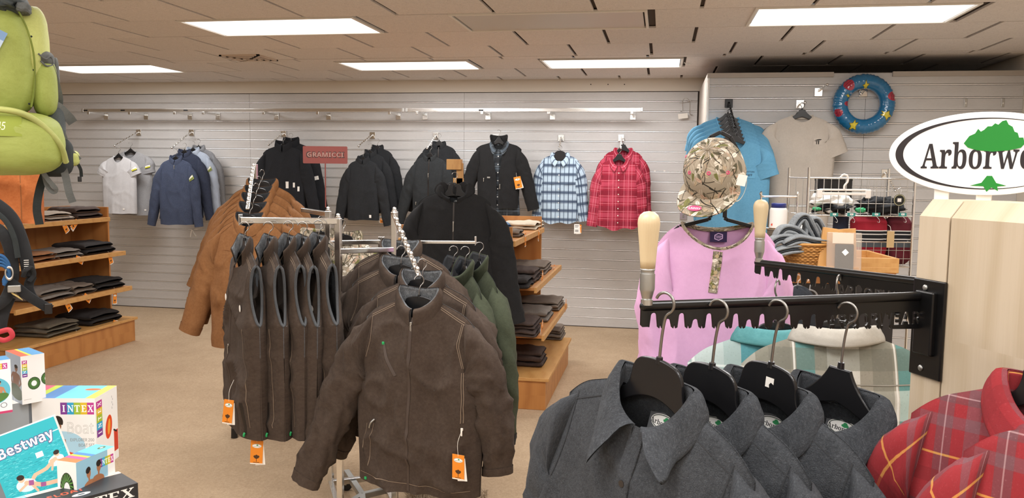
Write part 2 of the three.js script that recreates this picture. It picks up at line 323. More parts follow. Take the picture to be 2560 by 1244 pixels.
function sleeveRings(o, s) {
  const S = o.sleeve, k = s > 0 ? 1 : 0, a = R(S.a[k]), len = (S.len2 ?? [S.len, S.len])[k], sd2 = o.seed * 2.7 + s;
  const B = bodyOf(o), O0 = V3(s * o.sw * 0.8, B.sh(o.sw * 0.8) - 0.006, 0), I0 = V3(s * (o.cw - 0.062), -o.ua - 0.012, 0), P0 = O0.clone().add(I0).multiplyScalar(0.5);
  const dE = V3(s * Math.sin(a), -Math.cos(a), 0), pE = V3(s * Math.cos(a), Math.sin(a), 0), p0 = O0.clone().sub(I0).normalize(), rootH = O0.distanceTo(I0) / 2;
  const E = V3(s * o.sw, -o.sd, 0).addScaledVector(dE, len).addScaledVector(pE, -S.wr * 0.6);
  const d0 = V3(s * 0.7, -0.714, 0);
  const bend = (S.bend ?? [0, 0])[k], swing = (S.swing ?? [0, 0])[k];
  const C1 = P0.clone().addScaledVector(d0, len * (S.puff ?? 0.16)), C2 = E.clone().addScaledVector(dE, -len * 0.4).add(V3(s * bend, 0, 0));
  const bez = new THREE.CubicBezierCurve3(P0, C1, C2, E);
  return (t, th, grow = 0) => {
    const C = bez.getPoint(t), e = smooth(0, 0.45, t), pv = p0.clone().lerp(pE, e).normalize();
    let h = lerp(rootH, S.wr, Math.pow(t, 0.62)) + grow, dz = lerp(o.D * 0.82 + 0.01, S.wr * (S.flat ?? 0.62), Math.pow(t, 0.8)) * lerp(0.25, 1, smooth(0, S.short ? 0.3 : 0.13, t)) + grow;
    const c = Math.cos(th), q = Math.sin(th), sc = Math.sign(c) * Math.pow(Math.abs(c), 0.88), sq = Math.sign(q) * Math.pow(Math.abs(q), 0.88);
    const amp = (S.wrinkle ?? 0.007) * smooth(0.03, 0.2, t) * lerp(1, 0.25, smooth(0.85, 1, t)) * (o.kk ?? 1);
    const w = amp * (fbm(t * len * 9 + c * 0.8, c * 1.3, q * 1.3 + sd2, 3) * 1.5 + Math.max(0, 1 - Math.abs(nz(t * len * 11 + c * 1.5, c * 1.1 + 4, q + sd2)) * 2.6) ** 3 * 0.8);
    return C.addScaledVector(pv, (h + w) * sc).add(V3(0, 0, (dz + w * 1.2) * sq + swing * t * t));
  };
}
function sleeveGeo(o, s, t0 = 0, t1 = 1, grow = 0, n = 30) {
  const f = sleeveRings(o, s), nu = Math.round(22 * Math.max(1, o.res * 0.9)), per = 0.36, len = (o.sleeve.len2 ?? [o.sleeve.len, o.sleeve.len])[s > 0 ? 1 : 0];
  return grid(nu, Math.round(n * o.res), (i, j) => {
    const t = lerp(t0, t1, j / Math.round(n * o.res)), th = -s * (i / nu * Math.PI * 2) + Math.PI / 2, p = f(t, th, grow);
    return [p.x, p.y, p.z, 3 + s + i / nu * per, -t * len];
  }, true);
}
function neckLoop(o, B, n = 56, gap = 0) {
  const pts = [];
  for (let i = 0; i <= n; i++) {
    const a = lerp(gap, 1 - gap, i / n) * Math.PI * 2, x = o.nw * 0.998 * Math.sin(a), side = Math.cos(a) >= 0 ? 1 : -1, y = B.top(x, side);
    pts.push(V3(x, y, B.z(x, y, side)));
  }
  const c = V3(0, 0, 0.012);
  return pts.map((p, i) => ({ p, t: i / n, a: lerp(gap, 1 - gap, i / n), out: V3(p.x - c.x, 0, p.z - c.z).normalize(), back: (1 - Math.cos(lerp(gap, 1 - gap, i / n) * Math.PI * 2)) / 2 }));
}
function sweep(loop, m, fn, closed = false) { return grid(m, loop.length - 1, (i, j) => { const q = fn(loop[j], i / m); return [q.x, q.y, q.z, j / (loop.length - 1) * 0.44 + 7, i / m * 0.12]; }); }
function crewCollar(o, B, w = 0.02) {
  const loop = neckLoop(o, B);
  return sweep(loop, 10, (l, s) => { const a = s * Math.PI * 2; return l.p.clone().addScaledVector(l.out, -0.004 + 0.0042 * Math.sin(a)).add(V3(0, w * 0.5 * Math.cos(a) + w * 0.12, 0)); });
}
function standCollar(o, B, h = 0.06, gap = 0.02, lean = 0.006, flareFront = 0, sink = 0) {
  const loop = neckLoop(o, B, 56, gap);
  return sweep(loop, 14, (l, s) => {
    const c = s < 0.5 ? s * 2 : 2 - s * 2, outer = s < 0.5, ff = (1 - l.back) ** 2;
    const hh = h * (0.86 + 0.14 * l.back), y = -0.012 + (hh + 0.012) * c;
    const w = 0.004 * nz(l.t * 9, c * 2, o.seed) + 0.003 * Math.sin(l.t * 40) * c * 0.4;
    return l.p.clone().addScaledVector(l.out, (outer ? 0.004 : -0.004) + sink + (-lean * c + flareFront * ff * c * c) + 0.004 * Math.sin(c * Math.PI) + w).add(V3(0, y, 0));
  });
}
// shirt collar: a stand and a leaf folded over it, its points in front
function shirtCollar(o, B, p = {}) {
  const loop = neckLoop(o, B, 64, p.gap ?? 0.012), hs = p.stand ?? 0.032, back = p.back ?? 0.05, pt = p.point ?? 0.078, spread = p.spread ?? 0.42;
  const stand = sweep(loop, 8, (l, s) => { const c = s < 0.5 ? s * 2 : 2 - s * 2; return l.p.clone().addScaledVector(l.out, s < 0.5 ? 0.003 : -0.003).add(V3(0, -0.008 + (hs * (0.55 + 0.45 * l.back) + 0.008) * c, 0)); });
  const leaf = sweep(loop, 22, (l, s) => {
    const c = s < 0.5 ? s * 2 : 2 - s * 2, upper = s < 0.5, sx = l.a < 0.5 ? 1 : -1, front = smooth(0.62, 0, l.back), tip = Math.pow(Math.max(0, 1 - (Math.min(l.a, 1 - l.a) - (p.gap ?? 0.012)) / 0.12), 1.15);
    const root = l.p.clone().add(V3(0, hs * (0.6 + 0.4 * l.back), 0));
    const dir = l.out.clone().multiplyScalar(lerp(0.42, 0.3, front)).add(V3(sx * (sx > 0 ? p.spreadR ?? spread : spread) * tip * 1.25, -1, 0.16 * front)).normalize();
    const len = lerp(back, pt, Math.max(front * 0.3, tip));
    const roll = 0.012 * Math.sin(Math.min(1, c * 2.2) * Math.PI / 2), bulge = 0.006 * Math.sin(c * Math.PI);
    return root.addScaledVector(l.out, roll + bulge + (upper ? 0.0035 : 0) + 0.003 * nz(l.t * 6, c * 2, o.seed)).addScaledVector(dir, len * c).add(V3(0, 0.007 * Math.sin(Math.min(1, c * 3) * Math.PI), 0));
  });
  return [stand, leaf];
}
function hoodGeo(o, B, r = 0.05, fall = 0.06) {
  const loop = neckLoop(o, B, 48, 0.13);
  return sweep(loop, 22, (l, s) => {
    const a = s * Math.PI * 2, rr = r * (0.06 + Math.pow(Math.sin(l.t * Math.PI), 0.6)) * (1 + 0.3 * fbm(l.t * 8, Math.cos(a) * 1.2, Math.sin(a) + o.seed, 2) + 0.12 * Math.sin(l.t * 34 + Math.sin(a) * 2));
    return l.p.clone().addScaledVector(l.out, 0.008 + rr * 0.95 * Math.cos(a)).add(V3(0, 0.006 + rr * 0.35 + rr * Math.sin(a) - fall * l.back * (0.3 + 0.7 * Math.max(0, Math.cos(a))), 0));
  });
}
// a ribbon laid on the front: stitch lines, plackets, zips
function ribbon(B, pts, w, off = 0.0016, n = 24, uvw = 0.1) {
  const c = new THREE.CatmullRomCurve3(pts.map((q) => V3(q[0], q[1], 0)), false, 'catmullrom', 0.3);
  return grid(1, n, (i, j) => { const p = c.getPoint(j / n), t = c.getTangent(j / n), x = p.x - t.y * w * (i - 0.5), y = p.y + t.x * w * (i - 0.5), q = B.f(x, y, off); return [q.x, q.y, q.z, i * w, j / n * c.getLength()]; });
}
// a flat strip with edges that stand on the front
function raised(B, pts, w, h = 0.002, n = 30, base = 0.0006) {
  const c = new THREE.CatmullRomCurve3(pts.map((q) => V3(q[0], q[1], 0)), false, 'catmullrom', 0.3), prof = [[-0.5, -0.002], [-0.5, h * 0.7], [-0.42, h], [0.42, h], [0.5, h * 0.7], [0.5, -0.002]];
  return grid(5, n, (i, j) => { const p = c.getPoint(j / n), t = c.getTangent(j / n), x = p.x - t.y * w * prof[i][0], y = p.y + t.x * w * prof[i][0], q = B.f(x, y, base + prof[i][1]); return [q.x, q.y, q.z, x, y]; });
}
function patch(B, x0, x1, y0, y1, off = 0.002, n = 8, metric = false) {
  return grid(n, n, (i, j) => { const x = lerp(x0, x1, i / n), y = lerp(y0, y1, j / n), q = B.f(x, y, off); return metric ? [q.x, q.y, q.z, x, y] : [q.x, q.y, q.z, i / n, j / n]; });
}
const sleevePatch = (o, s, t0, t1, a0, a1, off = 0.004) => { const f = sleeveRings(o, s); return grid(6, 6, (i, j) => { const p = f(lerp(t0, t1, 1 - j / 6), Math.PI / 2 - lerp(a0, a1, i / 6), off); return [p.x, p.y, p.z, i / 6, j / 6]; }); };

// printed tags
const treeMark = (g, x, y, r, col) => { g.fillStyle = col; for (const [a, b, q] of [[0, -0.35, 0.5], [-0.45, 0, 0.42], [0.45, 0, 0.42], [-0.1, 0.05, 0.5], [0.2, -0.1, 0.5]]) { g.beginPath(); g.ellipse(x + a * r, y + b * r, q * r, q * r * 0.7, 0, 0, 7); g.fill(); } };
const ovalLogo = (g, x, y, w, h) => { g.fillStyle = '#fbfaf5'; g.beginPath(); g.ellipse(x, y, w, h, 0, 0, 7); g.fill(); g.lineWidth = h * 0.09; g.strokeStyle = '#3a4a36'; g.beginPath(); g.ellipse(x, y, w * 0.92, h * 0.88, 0, 0, 7); g.stroke(); treeMark(g, x + w * 0.1, y - h * 0.28, h * 0.55, '#2d8a45'); g.fillStyle = '#1d1d1d'; g.font = 'bold ' + h * 0.55 + 'px serif'; g.textAlign = 'center'; g.fillText('Arborwear', x, y + h * 0.42, w * 1.6); };
const tagOrange = canvasTex(96, 192, (g) => {
  g.fillStyle = '#e88a22'; g.fillRect(0, 0, 96, 192); ovalLogo(g, 48, 44, 36, 17);
  g.strokeStyle = '#3b2410'; g.lineWidth = 4; g.beginPath(); g.moveTo(48, 172); g.lineTo(48, 140); for (const s of [-1, 1]) { g.moveTo(48, 150); g.lineTo(48 + 14 * s, 134); g.moveTo(48, 142); g.lineTo(48 + 7 * s, 126); } g.stroke();
  g.fillStyle = '#4a2d14'; for (const [a, b] of [[34, 130], [48, 124], [62, 130], [40, 137], [57, 137]]) { g.beginPath(); g.arc(a, b, 9, 0, 7); g.fill(); }
  g.fillStyle = '#3b2410'; g.fillRect(24, 176, 48, 4); g.fillStyle = '#f3efe6'; g.fillRect(0, 184, 96, 8);
});
const tagBarcode = canvasTex(96, 192, (g) => {
  g.fillStyle = '#e2661f'; g.fillRect(0, 0, 96, 192); ovalLogo(g, 48, 24, 26, 13); g.fillStyle = '#f4f2ee'; g.fillRect(24, 46, 50, 86); g.fillStyle = '#222'; g.fillRect(34, 56, 30, 4); g.fillRect(34, 64, 30, 4); g.strokeStyle = '#555'; g.strokeRect(36, 78, 24, 24);
  g.fillStyle = '#222'; for (let i = 0; i < 14; i++) g.fillRect(30 + i * 2.8, 114, i % 3 ? 1.2 : 2, 12);
  g.fillStyle = '#232b22'; g.fillRect(18, 146, 62, 24); g.fillStyle = '#d9d4c8'; g.fillRect(26, 152, 46, 4); g.fillRect(26, 160, 38, 4);
});
const tagWhite = canvasTex(64, 96, (g) => { g.fillStyle = '#f2efe8'; g.fillRect(0, 0, 64, 96); g.fillStyle = '#444'; g.fillRect(10, 14, 44, 6); g.fillRect(10, 28, 34, 4); for (let i = 0; i < 12; i++) g.fillRect(12 + i * 3.4, 56, i % 3 ? 1.4 : 2.4, 22); });
M.tagOrange = mat(0xffffff, 0.6, 0, { map: tagOrange }); M.tagBarcode = mat(0xffffff, 0.6, 0, { map: tagBarcode }); M.tagWhite = mat(0xffffff, 0.6, 0, { map: tagWhite }); M.tagBack = mat(0xf1ece2, 0.7); M.string = mat(0xe8e2d6, 0.8); M.stringDark = mat(0x27221e, 0.8);
const cardGeo = (w, h, t = 0.0012) => { const g = new THREE.BoxGeometry(w, h, t); return g.translate(0, -h / 2, 0); };
// a card on a loop of string; p = where the string is tied, drop = length of the string
function hangTag(parent, p, o = {}) {
  const w = o.w ?? 0.045, h = o.h ?? 0.088, drop = o.drop ?? 0.04, tilt = o.tilt ?? 0;
  const g = part(parent, 'price_tag', cardGeo(w, h), o.mat ?? M.tagOrange);
  g.position.copy(p).add(V3(o.dx ?? 0, -drop, o.dz ?? 0.004)); g.rotation.set(o.rx ?? 0, o.ry ?? 0, tilt);
  part(g, 'string', tube([V3(0, -0.006, 0.001), V3(-0.003, drop * 0.5, 0), V3(-(o.dx ?? 0), drop, -(o.dz ?? 0.004))], 0.0008, 8, 5), o.string ?? M.string);
  if (o.second) { const q = part(g, 'card', cardGeo(w * 0.8, h * 0.9), M.tagBack); q.position.set(0.006, -0.014, -0.003); q.rotation.z = 0.12; }
  return g;
}
M.ziptooth = mat(0x2c2622, 0.5, 0.4); M.pull = mat(0xb9b6ae, 0.35, 0.9); M.greenPull = mat(0x1f9d57, 0.5);
function zipPull(parent, p, len = 0.03, m = M.pull) { return part(parent, 'zip_pull', [rbox(0.009, 0.01, 0.006, 0.002, p.x, p.y, p.z + 0.004), rbox(0.0065, len, 0.003, 0.0014, p.x, p.y - len / 2 - 0.004, p.z + 0.007)], m); }
const disc = (p, r, t = 0.0025) => new THREE.CylinderGeometry(r, r * 1.05, t, 14).rotateX(Math.PI / 2).translate(p.x, p.y, p.z);

// builds one garment; parts: body, sleeve (two) > cuff, collar, placket, button, pocket ...
function garment(name, label, category, o, pos, turn, group) {
  const t = thing(name, label, category, pos, turn, group), B = bodyOf(o);
  const body = part(t, 'body', bodyGeo(o, B), o.mat);
  if (o.lining) part(t, 'lining', bodyGeo(o, B, true), o.lining);
  if (o.sleeve) for (const s of [-1, 1]) {
    if (o.sleeve.only && o.sleeve.only !== s) continue;
    const sl = part(t, 'sleeve', sleeveGeo(o, s), o.sleeve.mat ?? o.mat);
    if (o.sleeve.cuff) part(sl, 'cuff', sleeveGeo(o, s, 1 - o.sleeve.cuff / o.sleeve.len, 1.0, 0.0025, 5), o.sleeve.cuffMat ?? o.mat);
  }
  const c = o.collar;
  if (c === 'crew') part(t, 'collar', crewCollar(o, B, o.collarW ?? 0.02), o.collarMat ?? o.mat);
  if (c === 'stand') { if (o.lining) part(t, 'collar_lining', standCollar(o, B, (o.collarH ?? 0.06) * 0.97, (o.collarGap ?? 0.02) + 0.004, (o.lean ?? 0.006) + 0.004, o.flareFront ?? 0, -0.003), o.lining); part(t, 'collar', standCollar(o, B, o.collarH ?? 0.06, o.collarGap ?? 0.02, o.lean ?? 0.006, o.flareFront ?? 0), o.collarMat ?? o.mat); }
  if (c === 'shirt') { const [st, leaf] = shirtCollar(o, B, o.collarP); part(t, 'collar_stand', st, o.mat); part(t, 'collar', leaf, o.collarMat ?? o.mat); }
  if (c === 'hood') part(t, 'collar', standCollar(o, B, 0.034, 0.03, -0.004, 0.012), o.collarMat ?? o.mat);
  if (c === 'hood') part(t, 'hood', hoodGeo(o, B, o.hoodR ?? 0.05, o.hoodFall ?? 0.06), o.collarMat ?? o.mat);
  if (o.placket) part(t, 'placket', raised(B, [[0, B.top(0, 1) + (o.collar === 'shirt' ? 0.02 : -0.004)], [0, (B.top(0, 1) - o.L) / 2], [0, -(o.placketL ?? o.L - 0.01)]], o.placketW ?? 0.032, 0.0025, 40), o.placketMat ?? o.mat);
  if (o.buttons) for (let i = 0; i < o.buttons; i++) { const y = lerp(B.top(0, 1) - (o.b0 ?? 0.05), -(o.placketL ?? o.L) + 0.07, i / (o.buttons - 1)); part(t, 'button', disc(B.f(0, y, 0.0042), o.buttonR ?? 0.0055), o.buttonMat ?? M.white); }
  if (o.zip) { const y0 = B.top(0, 1) + (c === 'stand' && !o.openFront ? 0.02 : -0.002), y1 = -(o.zip === true ? o.L - 0.006 : o.zip); part(t, 'zip', raised(B, [[0, Math.min(y0, -0.02)], [0, (y0 + y1) / 2], [0, y1]], 0.011, 0.0022, 30), o.zipMat ?? M.ziptooth); zipPull(t, B.f(0, o.pullY ?? B.top(0, 1) - 0.03, 0.002), o.pullL ?? 0.032); }
  if (o.pockets) for (const [x0, x1, y0, y1] of o.pockets) { const pk = part(t, 'pocket', patch(B, x0, x1, y0, y1, 0.003, 8, true), o.pocketMat ?? o.mat); const m = (x0 + x1) / 2; if (o.flap) part(pk, 'flap', patch(B, x0 - 0.003, x1 + 0.003, y1 - 0.045, y1 + 0.004, 0.0062), o.flapMat ?? o.mat); }
  if (o.armOpen) for (const s of [-1, 1]) {
    const ring = []; for (let k = 0; k <= 40; k++) { const side = k < 20 ? 1 : -1, q = k < 20 ? k / 20 : (40 - k) / 20, y = lerp(-o.sd, -o.ua, q), x = s * B.W(y); ring.push(V3(x, y, B.z(x, y, side))); }
    part(t, 'armhole_trim', tube(ring, o.trimR ?? 0.006, 60, 6), o.lining ?? o.mat);
  }
  if (o.hemBand) part(t, 'hem_band', grid(40, 3, (i, j) => { const u = -0.995 + 1.99 * i / 40, y = B.hem(u) + 0.002 + 0.03 * j / 3, x = u * B.W(y), q = B.f(x, y, 0.0022); return [q.x, q.y, q.z, x, y]; }), o.mat);
  t.userData.B = undefined;
  return { t, B, o, body };
}
function stitches(g, lines, m, w = 0.0016) { for (const l of lines) part(g.t, 'stitch_line', ribbon(g.B, l, w, 0.0022, 22), m); }

// hangers: hook, neck plate, arms that follow the shoulders just under the cloth
M.hanger = mat(0x151517, 0.3); M.hook = mat(0x9c9a96, 0.28, 1);
function hookGeo(h, r = 0.0022, R1 = 0.02) {
  const pts = []; for (let k = 0; k <= 10; k++) { const a = -0.35 * Math.PI + k / 10 * 1.25 * Math.PI; pts.push(V3(R1 * Math.cos(a) - 0.001, h - R1 + R1 * Math.sin(a), 0)); }
  pts.unshift(V3(0.004, h - R1 * 2.35, 0), V3(0, h * 0.35, 0), V3(0, -0.004, 0)); const fix = [V3(0, -0.004, 0), V3(0, (h - 2.4 * R1) * 0.6, 0), V3(0.003, h - 2.35 * R1, 0), ...pts.slice(3)];
  return tube(fix, r, 40, 8);
}
function hanger(label, o, pos, turn, p = {}) {
  const t = thing('hanger', label, 'hanger', pos, turn, p.group), B = bodyOf(o), nh = p.neckH ?? 0.03, nw = p.neckW ?? 0.034, sw = o.sw - 0.015;
  const armTop = (x) => B.sh(x) - 0.014, s = new THREE.Shape();
  if (p.plate) {        // the broad plastic kind with a deep neck
    s.moveTo(-nw, nh * 0.55); s.quadraticCurveTo(-nw * 0.9, nh, -nw * 0.55, nh + 0.004); s.quadraticCurveTo(0, nh + 0.012, nw * 0.55, nh + 0.004); s.quadraticCurveTo(nw * 0.9, nh, nw, nh * 0.55);
    s.quadraticCurveTo(nw * 1.05, -0.012, o.nw, armTop(o.nw)); s.lineTo(sw, armTop(sw)); s.quadraticCurveTo(sw + 0.01, armTop(sw) - 0.012, sw - 0.006, armTop(sw) - 0.024); s.lineTo(o.nw * 1.02, -0.05); s.quadraticCurveTo(o.nw * 0.5, -(p.deep ?? 0.075), 0, -(p.deep ?? 0.075)); s.quadraticCurveTo(-o.nw * 0.5, -(p.deep ?? 0.075), -o.nw * 1.02, -0.05); s.lineTo(-sw + 0.006, armTop(sw) - 0.024); s.quadraticCurveTo(-sw - 0.01, armTop(sw) - 0.012, -sw, armTop(sw)); s.lineTo(-o.nw, armTop(o.nw)); s.quadraticCurveTo(-nw * 1.05, -0.012, -nw, nh * 0.55);
  } else {
    s.moveTo(-nw * 0.5, nh); s.lineTo(nw * 0.5, nh); s.quadraticCurveTo(nw * 0.8, nh * 0.4, o.nw, armTop(o.nw)); s.lineTo(sw, armTop(sw)); s.lineTo(sw, armTop(sw) - 0.02); s.lineTo(o.nw * 0.95, -0.036); s.quadraticCurveTo(nw * 0.55, -0.012, 0, -0.006); s.quadraticCurveTo(-nw * 0.55, -0.012, -o.nw * 0.95, -0.036); s.lineTo(-sw, armTop(sw) - 0.02); s.lineTo(-sw, armTop(sw)); s.lineTo(-o.nw, armTop(o.nw)); s.quadraticCurveTo(-nw * 0.8, nh * 0.4, -nw * 0.5, nh);
  }
  const b = part(t, 'frame', extr(s, 0.004, 0.0022, 8).translate(0, 0, -0.002), p.mat ?? M.hanger);
  const hk = part(t, 'hook', hookGeo(p.hook ?? 0.085, p.wire ?? 0.002).translate(0, nh, 0).rotateY(p.hookTurn ?? 0.5), p.hookMat ?? M.hook);
  part(t, 'collar_nub', cyl(0.006, 0.007, 0.012, 0, nh + 0.006, 0, 12), p.mat ?? M.hanger);
  return t;
}
// ---------------------------------------------------------------- cloths of the big garments
M.brown = cloth(0x42352b, { spread: 9, bump: 0.0007 });
M.brownZip = mat(0x40332a, 0.7); M.brownStitch = mat(0x8d7a66, 0.8); M.greyLining = cloth(0x5d6063, { fuzzy: true, spread: 26, bump: 0.002, heather: 14 });
M.charcoal = cloth(0x2f3236, { fuzzy: true, spread: 12, bump: 0.0012, heather: 11, size: 0.13 });
const JACKET = { L: 0.71, sw: 0.232, sd: 0.055, nw: 0.094, nfd: 0.075, nbd: 0.012, cw: 0.272, ua: 0.235, hw: 0.262, D: 0.062, fold: 0.024, wr: 0.024, hemCurve: 0.01, res: 1.25, collar: 'stand', collarH: 0.062, collarGap: 0.012, lean: 0.0, zip: true, zipMat: M.brownZip, pullY: -0.075 };
function workJacket(label, k, pos, turn, seed, sl, hangerLabel, hp = {}) {
  const o = { ...JACKET, mat: M.brown, lining: M.greyLining, seed, sleeve: { len: 0.66, a: [20, 8], wr: 0.06, flat: 0.6, cuff: 0.03, wrinkle: 0.02, ...sl } };
  const g = garment('work_jacket', label, 'jacket', o, pos, turn, 'brown work jackets on the sloping arm');
  const b = g.B, y0 = -0.02;
  const S = [
    [[-0.1, b.sh(0.1) - 0.012], [-0.2, b.sh(0.2) - 0.016]], [[-0.1, b.sh(0.1) - 0.019], [-0.2, b.sh(0.2) - 0.023]],
    [[0.1, b.sh(0.1) - 0.012], [0.2, b.sh(0.2) - 0.016]], [[0.1, b.sh(0.1) - 0.019], [0.2, b.sh(0.2) - 0.023]],
    [[0.196, -0.07], [0.19, -0.15], [0.212, -0.225]], [[0.19, -0.07], [0.184, -0.15], [0.206, -0.225]],
    [[-0.196, -0.07], [-0.19, -0.15], [-0.212, -0.225]],
    [[0.214, -0.24], [0.222, -0.33], [0.222, -0.42]], [[0.207, -0.24], [0.215, -0.33], [0.215, -0.42]],
    [[-0.16, -0.47], [-0.178, -0.56], [-0.182, -0.64]], [[-0.2, -0.48], [-0.215, -0.6]],
    [[-0.24, b.hem(0.9) + 0.03], [-0.1, b.hem(0.4) + 0.034], [0, b.hem(0) + 0.034], [0.1, b.hem(0.4) + 0.034], [0.24, b.hem(0.9) + 0.03]],
  ];
  stitches(g, S, M.brownStitch, 0.0017);
  // slanting chest zip with its green tab, hem zip
  part(g.t, 'chest_zip', raised(b, [[-0.125, -0.165], [-0.1, -0.215], [-0.058, -0.275]], 0.011, 0.0024, 16), M.brownZip);
  const pz = b.f(-0.127, -0.163, 0.003); part(g.t, 'zip_tab', [rbox(0.011, 0.012, 0.006, 0.003, pz.x, pz.y, pz.z)], M.greenPull, 'green zip tab');
  const hz = b.f(-0.205, b.hem(0.8) + 0.012, 0.003); part(g.t, 'zip_tab', [rbox(0.011, 0.012, 0.006, 0.003, hz.x, hz.y, hz.z)], M.greenPull, 'green zip tab');
  // neck loop inside the collar
  const nl = b.b(0, -0.03, 0.004); part(g.t, 'hang_loop', tube([V3(-0.03, -0.008, -0.03), V3(0, -0.02, -0.026), V3(0.03, -0.008, -0.03)], 0.003, 12, 6), M.brown);
  part(g.t, 'size_label', new THREE.PlaneGeometry(0.05, 0.03).translate(0, -0.045, -0.03), mat(0x1c1c1e, 0.7));
  hanger(hangerLabel, o, pos, turn, { plate: true, neckH: 0.012, neckW: 0.055, hook: 0.085, hookTurn: 1.0, ...hp });
  return g;
}
const j1 = workJacket('brown canvas work jacket with a standing grey-lined collar, frontmost on the sloping arm', 1, dep(1048, 752, 3.1), R(-14), 11, { len2: [0.72, 0.58], a: [21, 11], swing: [0.1, -0.05], bend: [0.02, 0.06] }, 'black plastic hanger in the collar of the frontmost brown jacket', { mat: M.hanger });
const jt = j1.B.f(0.222, -0.44, 0.004);
hangTag(j1.t, jt, { drop: 0.085, w: 0.048, h: 0.092, dz: 0.03, second: true });
zipPull(j1.t, jt, 0.02, mat(0xe9e5dc, 0.5));
{ const p = j1.B.f(-0.155, -0.455, 0.004); part(j1.t, 'pocket_tab', tube([p, p.clone().add(V3(-0.012, -0.014, 0.008)), p.clone().add(V3(-0.02, -0.034, 0.006))], 0.004, 8, 6), M.dullsteel); }
workJacket('brown canvas work jacket second from the front on the sloping arm', 1, dep(1056, 708, 3.27), R(-12), 23, { len2: [0.7, 0.6], a: [17, 10], swing: [0.03, -0.05] }, 'black plastic hanger in the second brown jacket from the front');
workJacket('brown canvas work jacket third from the front on the sloping arm', 1, dep(1003, 672, 3.44), R(-10), 31, { len2: [0.68, 0.62], a: [14, 10], swing: [0.0, -0.05] }, 'black plastic hanger in the third brown jacket from the front');
workJacket('brown canvas work jacket at the back of the sloping arm', 1, dep(1003, 630, 3.6), R(-8), 47, { a: [10, 10] }, 'black plastic hanger in the rearmost brown jacket on the sloping arm');
// ---------------------------------------------------------------- the grey wool shirts on the near saw arm
const logoTex = canvasTex(256, 128, (g) => { g.fillStyle = '#55575a'; g.fillRect(0, 0, 256, 128); g.fillStyle = '#f2f1ec'; g.beginPath(); g.ellipse(128, 62, 112, 52, 0, 0, 7); g.fill(); g.lineWidth = 5; g.strokeStyle = '#2f3a33'; g.beginPath(); g.ellipse(128, 62, 104, 45, 0, 0, 7); g.stroke(); treeMark(g, 138, 44, 30, '#2f8f57'); g.fillStyle = '#1f1f1f'; g.font = 'bold 40px serif'; g.textAlign = 'center'; g.fillText('Arborwear', 128, 82); });
M.neckLogo = mat(0xffffff, 0.8, 0, { map: logoTex });
M.buttonDark = mat(0x2b2725, 0.35);
const SHIRT = { ...TEE, L: 0.8, sw: 0.232, sd: 0.054, nw: 0.087, nfd: 0.081, nbd: 0.013, cw: 0.29, ua: 0.268, hw: 0.285, D: 0.062, fold: 0.016, wr: 0.011, hemCurve: 0.09, tail: 1, res: 1.3, collar: 'shirt', placket: true, placketW: 0.036, buttons: 7, b0: 0.085, buttonR: 0.0065 };
function greyShirt(label, pos, turn, tilt, seed, hangerLabel, hp) {
  const o = { ...SHIRT, mat: M.charcoal, lining: M.charcoal, seed, buttonMat: M.buttonDark, sleeve: { len: 0.64, a: [5, 8], puff: 0.12, wr: 0.052, cuff: 0.06, wrinkle: 0.012, swing: [0, 0.02] }, collarP: { stand: 0.039, back: 0.06, point: 0.116, spread: 0.42, spreadR: 1.1, gap: 0.016 } };
  const g = garment('wool_shirt', label, 'shirt', o, pos, turn, 'dark grey shirts on the near saw arm');
  g.t.rotation.order = 'YXZ'; g.t.rotation.z = tilt;
  stitches(g, [[[-0.1, g.B.sh(0.1) - 0.03], [-0.2, g.B.sh(0.2) - 0.03]], [[0.1, g.B.sh(0.1) - 0.03], [0.2, g.B.sh(0.2) - 0.03]], [[-0.195, -0.06], [-0.192, -0.15], [-0.21, -0.24]], [[0.195, -0.06], [0.192, -0.15], [0.21, -0.24]]], M.charcoalDark, 0.002);
  part(g.t, 'neck_label', new THREE.PlaneGeometry(0.078, 0.04).rotateX(-0.2).translate(0.006, -0.066, -0.026), M.neckLogo, 'neck label with a tree above lettering');
  const h = hanger(hangerLabel, o, pos, turn, hp); h.rotation.order = 'YXZ'; h.rotation.z = tilt;
  if (/sticker/.test(hangerLabel)) part(h, 'torn_sticker', poly2(), M.stickerTorn, 'torn white sticker');
  return [g, h];
}
M.charcoalDark = mat(0x2a2c2f, 0.9); M.stickerTorn = mat(0xe9e6df, 0.6);
function poly2() { return extr(poly([[0, 0], [0.018, 0], [0.018, -0.012], [0.012, -0.009], [0.008, -0.014], [0.009, -0.02], [0, -0.02]]), 0.0006).translate(-0.004, 0.036, 0.0046); }
M.wireHook = mat(0x8d8a85, 0.35, 0.9);
const HW = { plate: true, neckH: 0.054, neckW: 0.062, hook: 0.132, wire: 0.0028, hookMat: M.wireHook, deep: 0.012 };
greyShirt('frontmost dark grey wool shirt, at the tip of the saw arm', dep(1640, 978, 1.522), R(-43), -0.1, 5, 'broad black plastic hanger in the grey shirt at the arm tip', { ...HW, hookTurn: 0.12 });
greyShirt('dark grey wool shirt second from the tip of the saw arm', dep(1772, 985, 1.56), R(-43), -0.1, 17, 'broad black plastic hanger in the second grey shirt from the arm tip', { ...HW, neckH: 0.05, hookTurn: 0.12 });
greyShirt('dark grey wool shirt third from the tip of the saw arm', dep(1918, 985, 1.6), R(-43), -0.1, 29, 'broad black plastic hanger with a torn white sticker', { ...HW, hookTurn: 0.12 });
greyShirt('dark grey wool shirt nearest the wooden post', dep(2092, 995, 1.645), R(-43), -0.08, 37, 'narrow-necked glossy black hanger nearest the wooden post', { neckH: 0.062, neckW: 0.046, hook: 0.132, wire: 0.0026, hookMat: M.wireHook, hookTurn: 0.12 });
